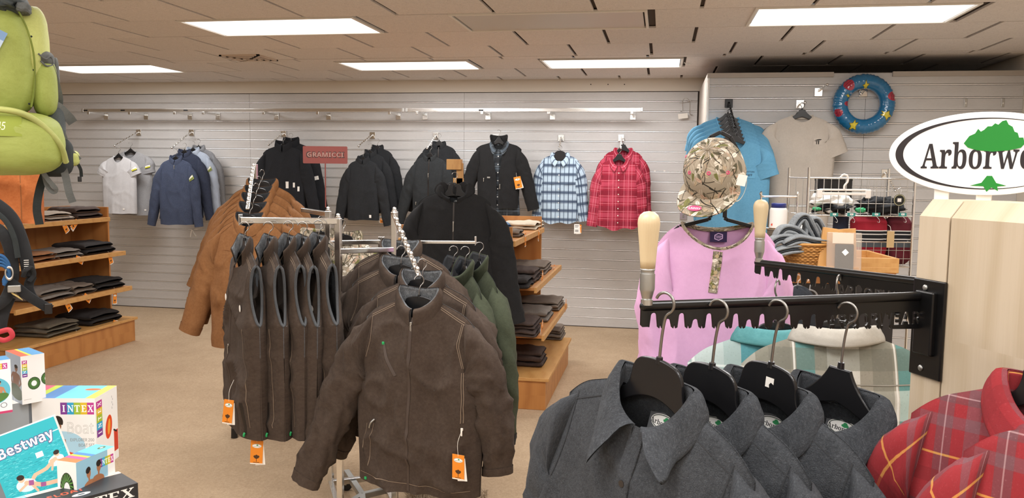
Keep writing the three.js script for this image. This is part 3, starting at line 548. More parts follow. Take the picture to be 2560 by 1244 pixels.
// ---------------------------------------------------------------- the near display post with its two saw arms and oval sign
function woodTex(base, ring, w, h, size, seed, stretch = 14, contrast = 1, knot) {
  const a = hex(base), b = hex(ring);
  return dataTex(w, h, (x, y) => {
    const X = x / w, Y = y / h, warp = fbm(X * 3 + seed, Y * 1.4, seed, 3) * 1.3;
    let d = knot ? Math.hypot((X - knot[0]) * 1.0, (Y - knot[1]) * 0.28) : X;
    const r = Math.sin((d * stretch + warp) * Math.PI * 2) * 0.5 + 0.5, g = tnoise(x / 2, y / 64, 256, seed) - 0.5, f = fbm(X * 9, Y * 2, seed + 4, 3);
    const k = clamp((Math.pow(r, 2.2) * 0.55 + g * 0.25 + f * 0.5) * contrast);
    return [lerp(a[0], b[0], k), lerp(a[1], b[1], k), lerp(a[2], b[2], k)];
  }, size);
}
M.pine = new THREE.MeshStandardMaterial({ map: woodTex(0xc6b69e, 0xb29f82, 512, 1024, [0.5, 1.3], 3, 5, 0.9, [0.62, 0.1]), roughness: 0.7, side: THREE.DoubleSide });
M.handleWood = new THREE.MeshStandardMaterial({ map: woodTex(0xc9b591, 0xbfa67e, 256, 256, [0.12, 0.3], 8, 3, 0.35), roughness: 0.4, side: THREE.DoubleSide });
M.blackPaint = mat(0x0e0e0f, 0.28, 0.1);
// the post is a broad timber whose face runs back to front: origin at its foot
const armDir = V3().subVectors(dep(1602, 752, 1.517), dep(2308, 728, 1.685)).setY(0).normalize();     // from the post to the tip
const faceDir = V3(-armDir.z, 0, armDir.x).multiplyScalar(-1);                                            // along the face, towards the camera
if (faceDir.dot(V3().subVectors(camera.position, dep(2308, 728, 1.685))) < 0) faceDir.multiplyScalar(-1);
const farEdge = dep(2289, 700, 1.72), postTurn = Math.atan2(armDir.x, armDir.z);
const postTop = dep(2300, 497, 1.72).y;
const post = thing('display_post', 'broad pale timber post with a vertical crack and a black bracket', 'post', V3(farEdge.x, 0, farEdge.z), postTurn);
// local axes: +z = out of the face (towards the arm), +x = along the face; sx says which way is towards the camera
const sx = Math.sign(faceDir.dot(V3(Math.cos(postTurn), 0, -Math.sin(postTurn))));
const PW = 0.42, PT = 0.13;
{
  const c = 0.02, crack = 0.082;
  for (const [a, b, n] of [[0, crack - 0.002, 'timber'], [crack + 0.002, PW, 'timber']]) {
    const w = b - a, e = a === 0 ? 0.006 : 0, prof = poly([[0, 0], [PT, 0], [PT, postTop - 0.006], [PT - 0.006, postTop], [0.03, postTop], [0.0, postTop - 0.034], [0, 0]]);
    const g = extr(prof, w - 0.004, 0.002, 4).rotateY(-Math.PI / 2).translate(w / 2 - 0.002 + 0, 0, 0);       // x = along the face, z = into the timber
    g.rotateY(Math.PI).translate(0, 0, 0); g.computeVertexNormals();
    part(post, n, metre(g).translate(sx * (a + b) / 2, 0, 0), M.pine);
  }
  part(post, 'crack', box(0.004, postTop - 0.04, 0.02, sx * crack, postTop / 2 - 0.02, -0.016), mat(0x2c2117, 0.9));
}
function bracketOn(parent, at, yMid) {
  const b = part(parent, 'bracket', [rbox(0.085, 0.2, 0.008, 0.003, sx * at, yMid, 0.004), rbox(0.05, 0.13, 0.014, 0.004, sx * at, yMid + 0.012, 0.012)], M.blackPaint, 'black steel bracket with screws');
  for (const dy of [0.083, -0.083]) part(b, 'screw', new THREE.SphereGeometry(0.0065, 12, 8).scale(1, 1, 0.5).translate(sx * (at - 0.008), yMid + dy, 0.009), M.dullsteel);
  return b;
}
const armY = dep(2308, 728, 1.685).y;
bracketOn(post, 0.045, armY - 0.075);
bracketOn(post, 0.4, armY - 0.075);

// the saw arm: a round bar with a toothed plate under it, lettering cut through the plate by the post
const font = await new FontLoader().loadAsync('fonts/droid/droid_sans_bold.typeface.json');
const serif = await new FontLoader().loadAsync('fonts/droid/droid_serif_bold.typeface.json');
function sawPlate(L, h0, h1) {
  const s = new THREE.Shape(), bot = (x) => -lerp(h0, h1, x / L);
  s.moveTo(0.006, 0.004); s.lineTo(0, 0.0); s.lineTo(0, bot(0) + 0.004); s.lineTo(0.004, bot(0));
  let x = 0.02, k = 0;
  const step = 0.0285;
  s.lineTo(0.014, bot(0));
  while (x + step < L - 0.055) {        // a gullet, then a notched tooth
    const gw = 0.0072, gh = k % 2 ? 0.017 : 0.028, gx = x + 0.006, b = bot(x);
    s.lineTo(gx - gw - 0.001, b); s.lineTo(gx - gw * 0.8, b + gh - gw); s.absarc(gx, b + gh - gw, gw * 0.8, Math.PI, 0, true); s.lineTo(gx + gw + 0.001, b);
    const tw = step - 2 * gw - 0.002, t0 = gx + gw + 0.001; s.lineTo(t0 + tw * 0.3, b - 0.003); s.lineTo(t0 + tw * 0.5, b + 0.005); s.lineTo(t0 + tw * 0.7, b - 0.003);
    x += step; k++;
  }
  s.lineTo(L - 0.03, bot(L)); s.lineTo(L, bot(L)); s.lineTo(L, 0.004);
  return extr(s, 0.003, 0.0006, 6).translate(0, 0, -0.0015);
}
function cutLetters(geo, text, size, x, y, flip) {
  const tg = new TextGeometry(text, { font, size, depth: 0.02, curveSegments: 3 }); tg.translate(0, 0, -0.01);
  if (flip) tg.rotateY(Math.PI);
  tg.translate(x, y, 0);
  const A = new Brush(geo), B = new Brush(tg); A.updateMatrixWorld(); B.updateMatrixWorld();
  const ev = new Evaluator(); ev.attributes = ['position', 'normal']; ev.useGroups = false;
  return ev.evaluate(A, B, SUBTRACTION).geometry;
}
function sawArm(label, root, tip, h0, h1, letterSize) {
  const d = V3().subVectors(root, tip).setY(0), L = d.length(), turn = Math.atan2(-d.z, d.x);
  const t = thing('saw_arm', label, 'rack arm', tip, turn);      // local x runs from tip to root
  part(t, 'bar', [new THREE.CapsuleGeometry(0.0095, L - 0.015, 6, 16).rotateZ(Math.PI / 2).scale(1, 1.0, 0.75).translate(L / 2, -0.0095, 0)], M.blackPaint);
  let g = sawPlate(L, h0, h1);
  if (letterSize) g = cutLetters(g, 'ARBORWEAR', letterSize, L - 0.235, -0.052, false);
  part(t, 'toothed_plate', g.translate(0, -0.014, 0), M.blackPaint, 'black plate with saw teeth and cut-through lettering');
  part(t, 'handle_post', cyl(0.011, 0.011, 0.01, 0.012, -0.002, 0, 16), M.steel);
  const fer = new THREE.LatheGeometry([[0.0, 0], [0.0085, 0], [0.0095, 0.006], [0.0125, 0.018], [0.0138, 0.022], [0.0138, 0.05], [0.0125, 0.051], [0.0125, 0.056], [0.0135, 0.057], [0.0135, 0.062], [0.0, 0.062]].map((q) => new THREE.Vector2(...q)), 28);
  part(t, 'ferrule', fer.translate(0.012, 0.0, 0), M.dullsteel, 'ribbed grey metal ferrule');
  const hd = new THREE.LatheGeometry([[0.0, 0.06], [0.0135, 0.06], [0.0145, 0.075], [0.0165, 0.1], [0.0195, 0.13], [0.0205, 0.142], [0.0198, 0.15], [0.0165, 0.158], [0.01, 0.1632], [0, 0.165]].map((q) => new THREE.Vector2(...q)), 32);
  part(t, 'handle', hd.translate(0.012, 0, 0), M.handleWood, 'turned pale wooden handle');
  return { t, L, tip, root };
}
const tip1 = dep(1602, 752, 1.517), root1 = dep(2318, 728, 1.69); root1.y = tip1.y = (tip1.y + root1.y) / 2;
const arm1 = sawArm('black saw-shaped display arm nearest the camera with a wooden tip handle', root1, tip1, 0.034, 0.062, 0.026);
const tip2 = dep(1888, 648, 2.29), root2 = dep(2330, 697, 1.9); tip2.y = root2.y = tip1.y;
const arm2 = sawArm('black saw-shaped display arm behind, running past the back of the post', root2, tip2, 0.026, 0.062, 0.026);

// oval sign on two small feet
{
  const c = dep(2458, 384, 1.66), n = V3().subVectors(camera.position, c).setY(0).normalize(), turn = Math.atan2(n.x, n.z) - 0.12, w = 0.176, h = 0.083;
  const t = thing('oval_sign', 'oval white sign with a green tree above dark lettering on the post', 'sign', V3(c.x, postTop, c.z), turn);
  const y = c.y - postTop, S = (a, b, ox = 0) => { const q = new THREE.Shape(); q.absellipse(ox, 0, a, b, 0, Math.PI * 2, false, 0); return q; };
  part(t, 'plate', extr(S(w, h), 0.006, 0.0015, 64).translate(0, y, -0.006), M.signWhite = mat(0xf8f7f4, 0.4), 'white oval plate');
  const ring = S(w * 0.925, h * 0.86); ring.holes.push(S(w * 0.925 - 0.0082, h * 0.835, 0.0066));
  M.signBlack = mat(0x1c1416, 0.5); M.signGreen = mat(0x0a7a20, 0.55);
  part(t, 'border', extr(ring, 0.0012, 0, 64).translate(0, y, 0.0012), M.signBlack, 'dark tapering border');
  const tx = new TextGeometry('Arborwear', { font: serif, size: 0.052, depth: 0.0012, curveSegments: 6 }); tx.computeBoundingBox(); const tw = tx.boundingBox.max.x; tx.scale(0.25 / tw, 0.98, 1).translate(-0.113, y - 0.03, 0.0012);
  part(t, 'lettering', tx, M.signBlack, 'dark serif letters reading Arborwear');
  const zp = ([X, Y]) => [(X - 1282) * 0.000274, (403 - Y) * 0.000286];       // lumpy crown, flat underneath, its peak right of the middle
  const pk = [[1152, 330], [1185, 280], [1222, 262], [1240, 230], [1258, 250], [1278, 238], [1300, 214], [1326, 214], [1346, 194], [1366, 204], [1390, 180], [1415, 174], [1430, 204], [1456, 220], [1470, 254], [1490, 262], [1500, 294], [1526, 294], [1538, 336], [1515, 364], [1440, 381], [1340, 389], [1240, 379], [1180, 360]].map(zp), crown = poly(pk);
  part(t, 'tree_crown', extr(crown, 0.0014, 0, 8).translate(0, y, 0.0014), M.signGreen, 'green tree crown');
  part(t, 'tree_roots', extr(poly([[-0.034, -0.012], [-0.014, -0.006], [-0.005, 0.008], [0.004, 0.008], [0.012, -0.006], [0.03, -0.011], [0.014, -0.013], [0.016, -0.022], [0.004, -0.015], [-0.004, -0.024], [-0.01, -0.013]]), 0.0014).translate(0.014, y - 0.052, 0.0012), M.signGreen, 'green roots');
  for (const x of [-0.072, 0.005]) part(t, 'foot', rbox(0.028, y - h + 0.03, 0.006, 0.002, x, (y - h + 0.02) / 2, -0.008), M.white);
}
// ---------------------------------------------------------------- the chrome four-way rack
const beadGeo = new THREE.SphereGeometry(0.0085, 12, 8).scale(1, 1.25, 1);
function waterfall(parent, a, b, n, w = 0.014) {           // a sloping arm with beads, from a (high) to b (low, free end)
  const m = part(parent, 'sloping_arm', bar(a, b, w, 0.008), M.chrome);
  for (let i = 0; i < n; i++) { const p = a.clone().lerp(b, (i + 0.5) / n); const k = part(m, 'bead', beadGeo, M.chrome); k.position.copy(p).add(V3(0, 0.012, 0)); }
  return m;
}
const P1 = V3(3.17, 1.415, 5.29), P2 = V3(2.975, 1.425, 4.93), P3 = V3(3.372, 1.44, 5.15), P4 = V3(3.19, 1.3, 4.8);
{
  const t = thing('garment_rack', 'chrome four-way garment rack with straight and sloping arms holding brown jackets and vests', 'clothes rack');
  for (const P of [P1, P2, P3, P4]) part(t, 'upright', bar(V3(P.x, 0.1, P.z), P, 0.026, 0.026, 0.003), M.chrome);
  const L1 = V3(2.765, 1.414, 5.36);
  part(t, 'straight_arm', bar(P1.clone().setY(1.402), L1.clone().setY(1.402), 0.026, 0.026, 0.003), M.chrome);
  part(t, 'arm_end', rbox(0.006, 0.042, 0.03, 0.002, L1.x - 0.003, 1.405, L1.z), M.chrome);
  const R1 = V3(3.70, 1.302, 5.0); part(t, 'straight_arm', bar(V3(P3.x + 0.02, 1.302, 5.07), R1, 0.02, 0.014, 0.002), M.chrome); part(t, 'arm_end', rbox(0.006, 0.035, 0.02, 0.002, R1.x, 1.312, R1.z), M.chrome);
  const B1 = dep(757, 520, 4.25); part(t, 'straight_arm', bar(P2.clone().setY(1.41), V3(B1.x, 1.41, B1.z), 0.022, 0.022, 0.003), M.chrome);
  for (const [a, b] of [[P1, P3], [P1, P2], [P3, P4], [P2, P4]]) { part(t, 'cross_bar', bar(V3(a.x, 1.275, a.z), V3(b.x, 1.275, b.z), 0.022, 0.022, 0.003), M.chrome); part(t, 'low_bar', bar(V3(a.x, 0.11, a.z), V3(b.x, 0.11, b.z), 0.026, 0.026, 0.003), M.chrome); }
  waterfall(t, P3.clone().add(V3(0, -0.005, 0.02)), dep(1048, 690, 3.12), 9, 0.018);
  for (const P of [P1, P2, P3]) part(t, 'cap_screw', [cyl(0.012, 0.012, 0.006, P.x, P.y + 0.004, P.z, 16), ball(0.009, P.x, P.y + 0.012, P.z)], M.chrome);
  const c = V3(3.18, 0.11, 5.05);
  for (const [x, z] of [[3.446, 4.727], [2.98, 4.74], [3.06, 5.52], [3.36, 5.5]]) {
    part(t, 'leg', bar(c, V3(x, 0.095, z), 0.03, 0.026, 0.003), M.dullsteel);
    const w = part(t, 'caster', new THREE.CylinderGeometry(0.034, 0.034, 0.026, 22).rotateX(Math.PI / 2).translate(x, 0.035, z), M.blackPlastic); part(w, 'fork', [box(0.012, 0.05, 0.004, x, 0.058, z + 0.018), box(0.012, 0.05, 0.004, x, 0.058, z - 0.018), rbox(0.03, 0.008, 0.044, 0.003, x, 0.083, z)], M.dullsteel);
  }
}
// red sign with cut-out letters on a thin stem
{
  const p = dep(813, 387, 4.05), w = 0.218, h = 0.084, y0 = 1.435;
  const t = thing('rack_sign', 'small dull red metal sign with ragged cut-out letters on a thin stem', 'sign', V3(p.x, y0, p.z), R(10));
  const y = p.y - y0;
  part(t, 'plate', extr((() => { const s = new THREE.Shape(); const a = w / 2, b = h / 2, r = 0.006; s.moveTo(-a + r, -b); s.lineTo(a - r, -b); s.quadraticCurveTo(a, -b, a, -b + r); s.lineTo(a, b - r); s.quadraticCurveTo(a, b, a - r, b); s.lineTo(-a + r, b); s.quadraticCurveTo(-a, b, -a, b - r); s.lineTo(-a, -b + r); s.quadraticCurveTo(-a, -b, -a + r, -b); return s; })(), 0.002).translate(0, y, -0.002), M.redSign = mat(0x70322b, 0.6));
  const tx = new TextGeometry('GRAMICCI', { font, size: 0.03, depth: 0.0006, curveSegments: 2 }); tx.computeBoundingBox(); const tw = tx.boundingBox.max.x; tx.scale(0.19 / tw, 1, 1);
  part(t, 'lettering', tx.translate(-0.095, y - 0.014, 0.0), mat(0x35201c, 0.7), 'ragged dark letters');
  const tx2 = new TextGeometry('GRAMICCI', { font, size: 0.022, depth: 0.0006, curveSegments: 1 }); tx2.computeBoundingBox(); tx2.scale(0.18 / tx2.boundingBox.max.x, 1, 1); part(t, 'letter_edge', tx2.translate(-0.09, y - 0.01, 0.0008), mat(0x8f6a60, 0.6), 'paler worn inner edge of the letters');
  part(t, 'stem', cyl(0.003, 0.003, y - h / 2 + 0.004, 0, (y - h / 2) / 2, -0.001, 10), M.redSign);
}
// second rack behind, its sloping arm full of tan jackets
{
  const top = dep(634, 414, 5.1), low = dep(619, 522, 4.5);
  const t = thing('garment_rack', 'chrome garment rack behind, its beaded sloping arm holding tan jackets', 'clothes rack');
  part(t, 'upright', bar(V3(top.x, 0.06, top.z - 0.02), V3(top.x, top.y + 0.01, top.z - 0.02), 0.026, 0.026, 0.003), M.chrome);
  waterfall(t, top, low, 11, 0.02);
  for (const [dx, dz] of [[0.3, 0.2], [-0.02, 0.28], [0.3, -0.24], [-0.02, -0.3]]) { const f = V3(top.x + dx, 0.06, top.z - 0.02 + dz); part(t, 'leg', bar(V3(top.x, 0.075, top.z - 0.02), f, 0.03, 0.024, 0.003), M.dullsteel); part(t, 'foot', cyl(0.018, 0.02, 0.06, f.x, 0.03, f.z, 16), M.blackPlastic); }
}

// ---------------------------------------------------------------- what hangs on the two racks
M.tan = cloth(0x825731, { spread: 9 }); M.tanDark = mat(0x74461f, 0.85); M.black = cloth(0x1b1b1d, { spread: 6, fuzzy: true, bump: 0.001 }); M.blackLining = cloth(0x2a2b2d, { spread: 8, fuzzy: true });
const TANP = [[656, 466, 5.0, 8, 61], [648, 484, 4.88, 5, 62], [641, 502, 4.76, 2, 63], [634, 525, 4.66, -1, 64], [625, 552, 4.54, -4, 65]];
const TANL = ['tan canvas work jacket at the back of the beaded arm', 'tan canvas work jacket second from the back of the beaded arm', 'tan canvas work jacket in the middle of the five on the beaded arm', 'tan canvas work jacket second from the front of the beaded arm', 'tan canvas work jacket at the front of the beaded arm, behind the brown vests'];
TANP.forEach(([u, v, Z, turn, seed], i) => {
  const o = { ...JACKET, L: 0.7, sw: 0.205, cw: 0.25, hw: 0.245, mat: M.tan, lining: M.blackLining, zipMat: M.tanDark, seed, res: 1, sleeve: { len: 0.6, a: [[23, 20, 17, 17, 20][i], 18], wr: 0.06, cuff: 0.035, wrinkle: 0.008, swing: [0.03, 0] }, collarH: 0.055, lean: 0.004 };
  const g = garment('tan_jacket', TANL[i], 'jacket', o, dep(u, v, Z), R(turn), 'tan work jackets on the beaded arm');
  stitches(g, [[[-0.2, -0.075], [-0.196, -0.15], [-0.214, -0.23]], [[-0.105, g.B.sh(0.1) - 0.02], [-0.2, g.B.sh(0.2) - 0.02]], [[0.2, -0.075], [0.196, -0.15], [0.214, -0.23]], [[-0.14, -0.16], [-0.04, -0.165]]], M.tanDark, 0.002);
  hanger(['black plastic hanger in the rearmost tan jacket', 'black plastic hanger in the second tan jacket from the back', 'black plastic hanger in the middle tan jacket', 'black plastic hanger in the second tan jacket from the front', 'black plastic hanger in the frontmost tan jacket'][i], o, dep(u, v, Z), R(turn), { plate: true, neckH: 0.026, neckW: 0.048, hook: 0.075, hookTurn: 1.2 });
});
// five vests on the straight arm, edge on
const VEST = { ...JACKET, L: 0.75, sw: 0.205, sd: 0.05, cw: 0.255, hw: 0.25, ua: 0.285, arm: true, armIn: 0.012, armOpen: 0.02, D: 0.052, sleeve: undefined, collarH: 0.065, collarGap: 0.1, flareFront: 0.05, pullY: -0.4, fold: 0.02 };
const VP = [[612, 622, 3.46, -50, 'frontmost brown vest at the left end of the straight arm'], [672, 622, 3.46, -52, 'second brown vest from the left end of the straight arm'], [722, 620, 3.46, -52, 'middle brown vest of the five on the straight arm'], [757, 622, 3.46, -54, 'fourth brown vest from the left end of the straight arm'], [797, 618, 3.46, -52, 'brown vest nearest the chrome upright with a round size sticker']];
const stickerTex = canvasTex(64, 64, (g) => { g.fillStyle = '#cfcac4'; g.fillRect(0, 0, 64, 64); g.fillStyle = '#333'; g.font = 'bold 26px sans-serif'; g.textAlign = 'center'; g.fillText('2X', 32, 42); });
M.sticker2X = mat(0xffffff, 0.6, 0, { map: stickerTex }); M.stickerWhite = mat(0xeeebe4, 0.6);
VP.forEach(([u, v, Z, turn, label], i) => {
  const o = { ...VEST, mat: M.brown, lining: M.greyLining, seed: 70 + i * 3 }, pos = dep(u, v, Z);
  const g = garment('work_vest', label, 'vest', o, pos, R(turn), 'brown fleece-lined vests on the straight arm'), B = g.B;
  stitches(g, [[[0.1, B.sh(0.1) - 0.02], [0.19, B.sh(0.19) - 0.02]], [[0.1, B.sh(0.1) - 0.028], [0.19, B.sh(0.19) - 0.028]], [[0.2, -0.3], [0.21, -0.5], [0.215, -0.7]]], M.brownStitch, 0.0018);
  const z = B.f(0.19, -0.725, 0.004); part(g.t, 'zip_tab', tube([z, z.clone().add(V3(0.002, -0.006, 0.004)), z.clone().add(V3(0.001, -0.014, 0.004))], 0.005, 6, 6), M.greenPull, 'green zip tab');
  part(g.t, 'hem_zip', raised(B, [[0.19, -0.6], [0.19, -0.66], [0.19, -0.73]], 0.012, 0.0024, 10), M.ziptooth);
  hanger(['black plastic hanger with a chrome clip in the leftmost brown vest', 'black plastic hanger in the second brown vest', 'black plastic hanger in the middle brown vest', 'black plastic hanger in the fourth brown vest', 'black plastic hanger in the brown vest by the upright'][i], o, pos, R(turn), { neckH: 0.035, neckW: 0.03, hook: 0.078, hookTurn: 1.4 });
  const at = (x, y) => B.f(x, y, 0.004);
  if (i === 0) { hangTag(g.t, at(0.14, -0.52), { drop: 0.075, w: 0.04, h: 0.1, ry: 1.0, tilt: -0.12, dz: 0.03, second: true }); for (const [x, y] of [[-0.02, -0.2], [0.12, -0.23]]) part(g.t, 'sticker', disc(at(x, y), 0.014, 0.0008).scale(1, 1, 1), M.stickerWhite, 'white round sticker'); }
  if (i === 1) hangTag(g.t, at(0.16, -0.71), { drop: 0.05, w: 0.05, h: 0.098, ry: 1.1, tilt: -0.06, dz: 0.02, second: true });
  if (i === 2) hangTag(g.t, at(0.1, -0.5), { drop: 0.12, w: 0.05, h: 0.1, ry: -0.2, dz: 0.03, mat: M.tagWhite });
  if (i === 3) hangTag(g.t, at(0.1, -0.46), { drop: 0.13, w: 0.05, h: 0.13, ry: -0.15, dz: 0.03, mat: M.tagWhite });
  if (i === 4) { hangTag(g.t, at(0.12, -0.5), { drop: 0.1, w: 0.062, h: 0.125, ry: 1.05, dz: 0.03, mat: M.tagBarcode }); const s = new THREE.Mesh(new THREE.CircleGeometry(0.02, 20), M.sticker2X); part(g.t, 'size_sticker', new THREE.CircleGeometry(0.02, 20).rotateY(0.9).translate(at(0.13, -0.235).x, -0.235, at(0.13, -0.235).z + 0.006), M.sticker2X, 'round size sticker'); }
});
// camouflage: branches, bark and leaves
const camoTex = canvasTex(512, 512, (g, w, h) => {
  const r = rng(77); g.fillStyle = '#a0937f'; g.fillRect(0, 0, w, h);
  const wrapD = (f) => { for (const dx of [-w, 0, w]) for (const dy of [-h, 0, h]) { g.save(); g.translate(dx, dy); f(); g.restore(); } };
  const cols = ['#c9bda8', '#ddd2c0', '#8a7f6c', '#6a634f', '#b3a692', '#565039', '#bda98c', '#e6dccd', '#74733f', '#c7a78f'];
  for (let i = 0; i < 190; i++) { const x = r() * w, y = r() * h, a = r() * 6.3, l = 18 + r() * 34, c = cols[r() * cols.length | 0], q = 0.25 + r() * 0.35; wrapD(() => { g.translate(x, y); g.rotate(a); g.fillStyle = c; g.beginPath(); g.moveTo(-l, 0); g.quadraticCurveTo(0, -l * q * 1.6, l, 0); g.quadraticCurveTo(0, l * q * 1.6, -l, 0); g.fill(); g.strokeStyle = '#3d3729'; g.lineWidth = 1.2; g.beginPath(); g.moveTo(-l, 0); g.lineTo(l, 0); g.stroke(); }); }
  for (let i = 0; i < 46; i++) { const x = r() * w, y = r() * h, a = r() * 6.3, l = 60 + r() * 120, c = ['#332d22', '#4b4233', '#2a261d'][r() * 3 | 0], b = (r() - 0.5) * 60, q = 2 + r() * 6; wrapD(() => { g.translate(x, y); g.rotate(a); g.strokeStyle = c; g.lineWidth = q; g.beginPath(); g.moveTo(-l / 2, 0); g.quadraticCurveTo(0, b, l / 2, 0); g.stroke(); }); }
}, [0.24, 0.24]);
M.camo = new THREE.MeshStandardMaterial({ map: camoTex, roughness: 0.9, side: THREE.DoubleSide, bumpMap: weave, bumpScale: 0.0004 });
[[802, 598, 3.95, 8, 91, 'camouflage jacket behind the brown vests, left of two', 'black hanger in the left camouflage jacket'], [858, 604, 4.12, 4, 92, 'camouflage jacket behind the chrome cross bar, right of two', 'black hanger in the right camouflage jacket']].forEach(([u, v, Z, turn, seed, label, hl]) => {
  const o = { ...JACKET, mat: M.camo, seed, sw: 0.22, res: 1, zipMat: M.ziptooth, sleeve: { len: 0.6, a: [6, 8], wr: 0.06, wrinkle: 0.012 }, L: 0.68 };
  garment('camo_jacket', label, 'jacket', o, dep(u, v, Z), R(turn), 'camouflage jackets on the rack');
  hanger(hl, o, dep(u, v, Z), R(turn), { plate: true, neckH: 0.03, neckW: 0.05, hook: 0.08, hookTurn: 1.2 });
});
// green jackets on the right arm
M.green = cloth(0x373d2b, { spread: 7, fuzzy: true, bump: 0.0008 }); M.navyBlack = cloth(0x20242a, { spread: 6, fuzzy: true });
[[1198, 668, 3.78, -56, 101, 'olive green jacket with dark elbow patch and dark cuff, right of the two', M.green, 'black hanger in the right olive green jacket'], [1163, 680, 3.7, -58, 102, 'olive green jacket nearest the brown jackets, left of the two', M.green, 'black hanger in the left olive green jacket'], [1134, 676, 3.86, -56, 103, 'dark navy jacket between the brown and olive jackets', M.navyBlack, 'black hanger in the dark navy jacket beside the olive ones']].forEach(([u, v, Z, turn, seed, label, m, hl], i) => {
  const o = { ...JACKET, mat: m, lining: M.blackLining, zipMat: M.ziptooth, seed, sw: 0.215, cw: 0.255, hw: 0.25, nw: 0.085, res: 1, fold: 0.012, wr: 0.006, L: 0.72, collarH: 0.07, flareFront: 0.02, lean: -0.01, sleeve: { len: 0.68, a: [8, i ? 8 : 12], wr: 0.058, wrinkle: 0.01, bend: [0, i ? 0.02 : 0.1], cuff: 0.045, cuffMat: M.black } };
  const g = garment('fleece_jacket', label, 'jacket', o, dep(u, v, Z), R(turn), i < 2 ? 'olive green jackets on the right arm' : undefined);
  if (i === 0) part(g.t, 'elbow_patch', sleevePatch(o, 1, 0.42, 0.6, -0.9, 0.9, 0.004), M.navyBlack, 'dark elbow patch');
  hanger(hl, o, dep(u, v, Z), R(turn), { neckH: 0.03, neckW: 0.034, hook: 0.085, hookTurn: 1.4 });
});
// ---------------------------------------------------------------- clothes and fittings on the slatwall
function faceout(label, plate, tip, m = M.chrome, group) {      // a square plate in a slot and a notched sloping arm
  const t = thing('faceout_arm', label, 'display hook', plate, 0, group), d = tip.clone().sub(plate);
  part(t, 'plate', rbox(0.062, 0.07, 0.012, 0.003, 0, -0.028, 0.008), m);
  const a = part(t, 'arm', bar(V3(0, -0.02, 0.01), d, 0.016, 0.011, 0.002), m);
  for (let k = 1; k < 8; k++) { const p = V3(0, -0.02, 0.01).lerp(d, k / 8); part(a, 'notch', rbox(0.018, 0.008, 0.006, 0.002, p.x, p.y + 0.009, p.z), m); }
  part(t, 'end_ball', ball(0.012, d.x, d.y + 0.004, d.z), m);
  return t;
}
const FO = [[348, 325, 287, 365, 0.42, 'above the pale grey tees'], [480, 325, 430, 370, 0.45, 'above the blue half-zip tops'], [710, 328, 672, 362, 0.4, 'above the navy jackets left of the red sign'], [932, 332, 897, 366, 0.4, 'above the black pullovers'], [1090, 333, 1068, 372, 0.4, 'above the dark jackets behind the black hoodie'], [1403, 338, 1398, 372, 0.25, 'above the pale blue plaid shirt'], [1553, 338, 1552, 372, 0.3, 'above the red plaid shirts'], [1240, 338, 1246, 345, 0.3, 'hidden in the collar of the open black jacket']];
for (const [u, v, a, b, z, w] of FO) faceout('chrome sloping display arm on the slatwall ' + w, onZ(u, v, 0.0), onZ(a, b, z));

const PULL = { ...TEE, cw: 0.236, hw: 0.226, collar: 'stand', collarH: 0.05, collarGap: 0.01, lean: 0.006, zip: 0.2, nfd: 0.05, pullY: -0.07, sleeve: { len: 0.62, a: [13, 12], wr: 0.046, wrinkle: 0.007 }, fold: 0.014 };
const SHORT = { ...TEE, collar: 'crew', sleeve: { len: 0.2, a: [24, 24], wr: 0.092, flat: 0.5, short: true, wrinkle: 0.004 } };
const yellowTag = canvasTex(64, 64, (g) => { g.fillStyle = '#e9e23c'; g.fillRect(0, 0, 64, 64); g.fillStyle = '#f6f5ee'; g.fillRect(0, 0, 64, 26); g.fillStyle = '#2f331f'; g.fillRect(0, 52, 64, 12); g.fillRect(10, 34, 40, 4); });
const greenTag = canvasTex(64, 64, (g) => { g.fillStyle = '#8f9a4a'; g.fillRect(0, 0, 64, 64); g.fillStyle = '#eceae2'; g.fillRect(4, 4, 56, 22); g.fillStyle = '#3b4428'; g.fillRect(8, 44, 48, 8); });
M.yellowTag = mat(0xffffff, 0.6, 0, { map: yellowTag }); M.greenTag = mat(0xffffff, 0.6, 0, { map: greenTag });
M.paleTee = cloth(0xc4c3c4, { spread: 5 }); M.greyTee = cloth(0x9c9c9e, { spread: 7, heather: 10 }); M.navy = cloth(0x394258, { spread: 7, heather: 8 }); M.navyDark = cloth(0x2c3346, { spread: 6 }); M.iceBlue = cloth(0xa9b4c4, { spread: 6 }); M.midGrey = cloth(0x85878b, { spread: 7, heather: 8 });
M.ink = cloth(0x16181d, { spread: 5 }); M.softBlack = cloth(0x1d1f22, { spread: 6 }); M.coal = cloth(0x202325, { spread: 6, fuzzy: true }); M.jet = cloth(0x131314, { spread: 5, fuzzy: true, bump: 0.001 });
const hang = (name, label, cat, o, pos, turn, hl, hp = {}, group) => { const g = garment(name, label, cat, o, pos, R(turn), group); if (hl) hanger(hl, o, pos, R(turn), { neckH: 0.03, neckW: 0.03, hook: 0.075, ...hp }); return g; };
const tab = (g, x, y, w, h, m, label, off = 0.004) => part(g.t, 'print', patch(g.B, x - w / 2, x + w / 2, y - h / 2, y + h / 2, off, 3), m, label);

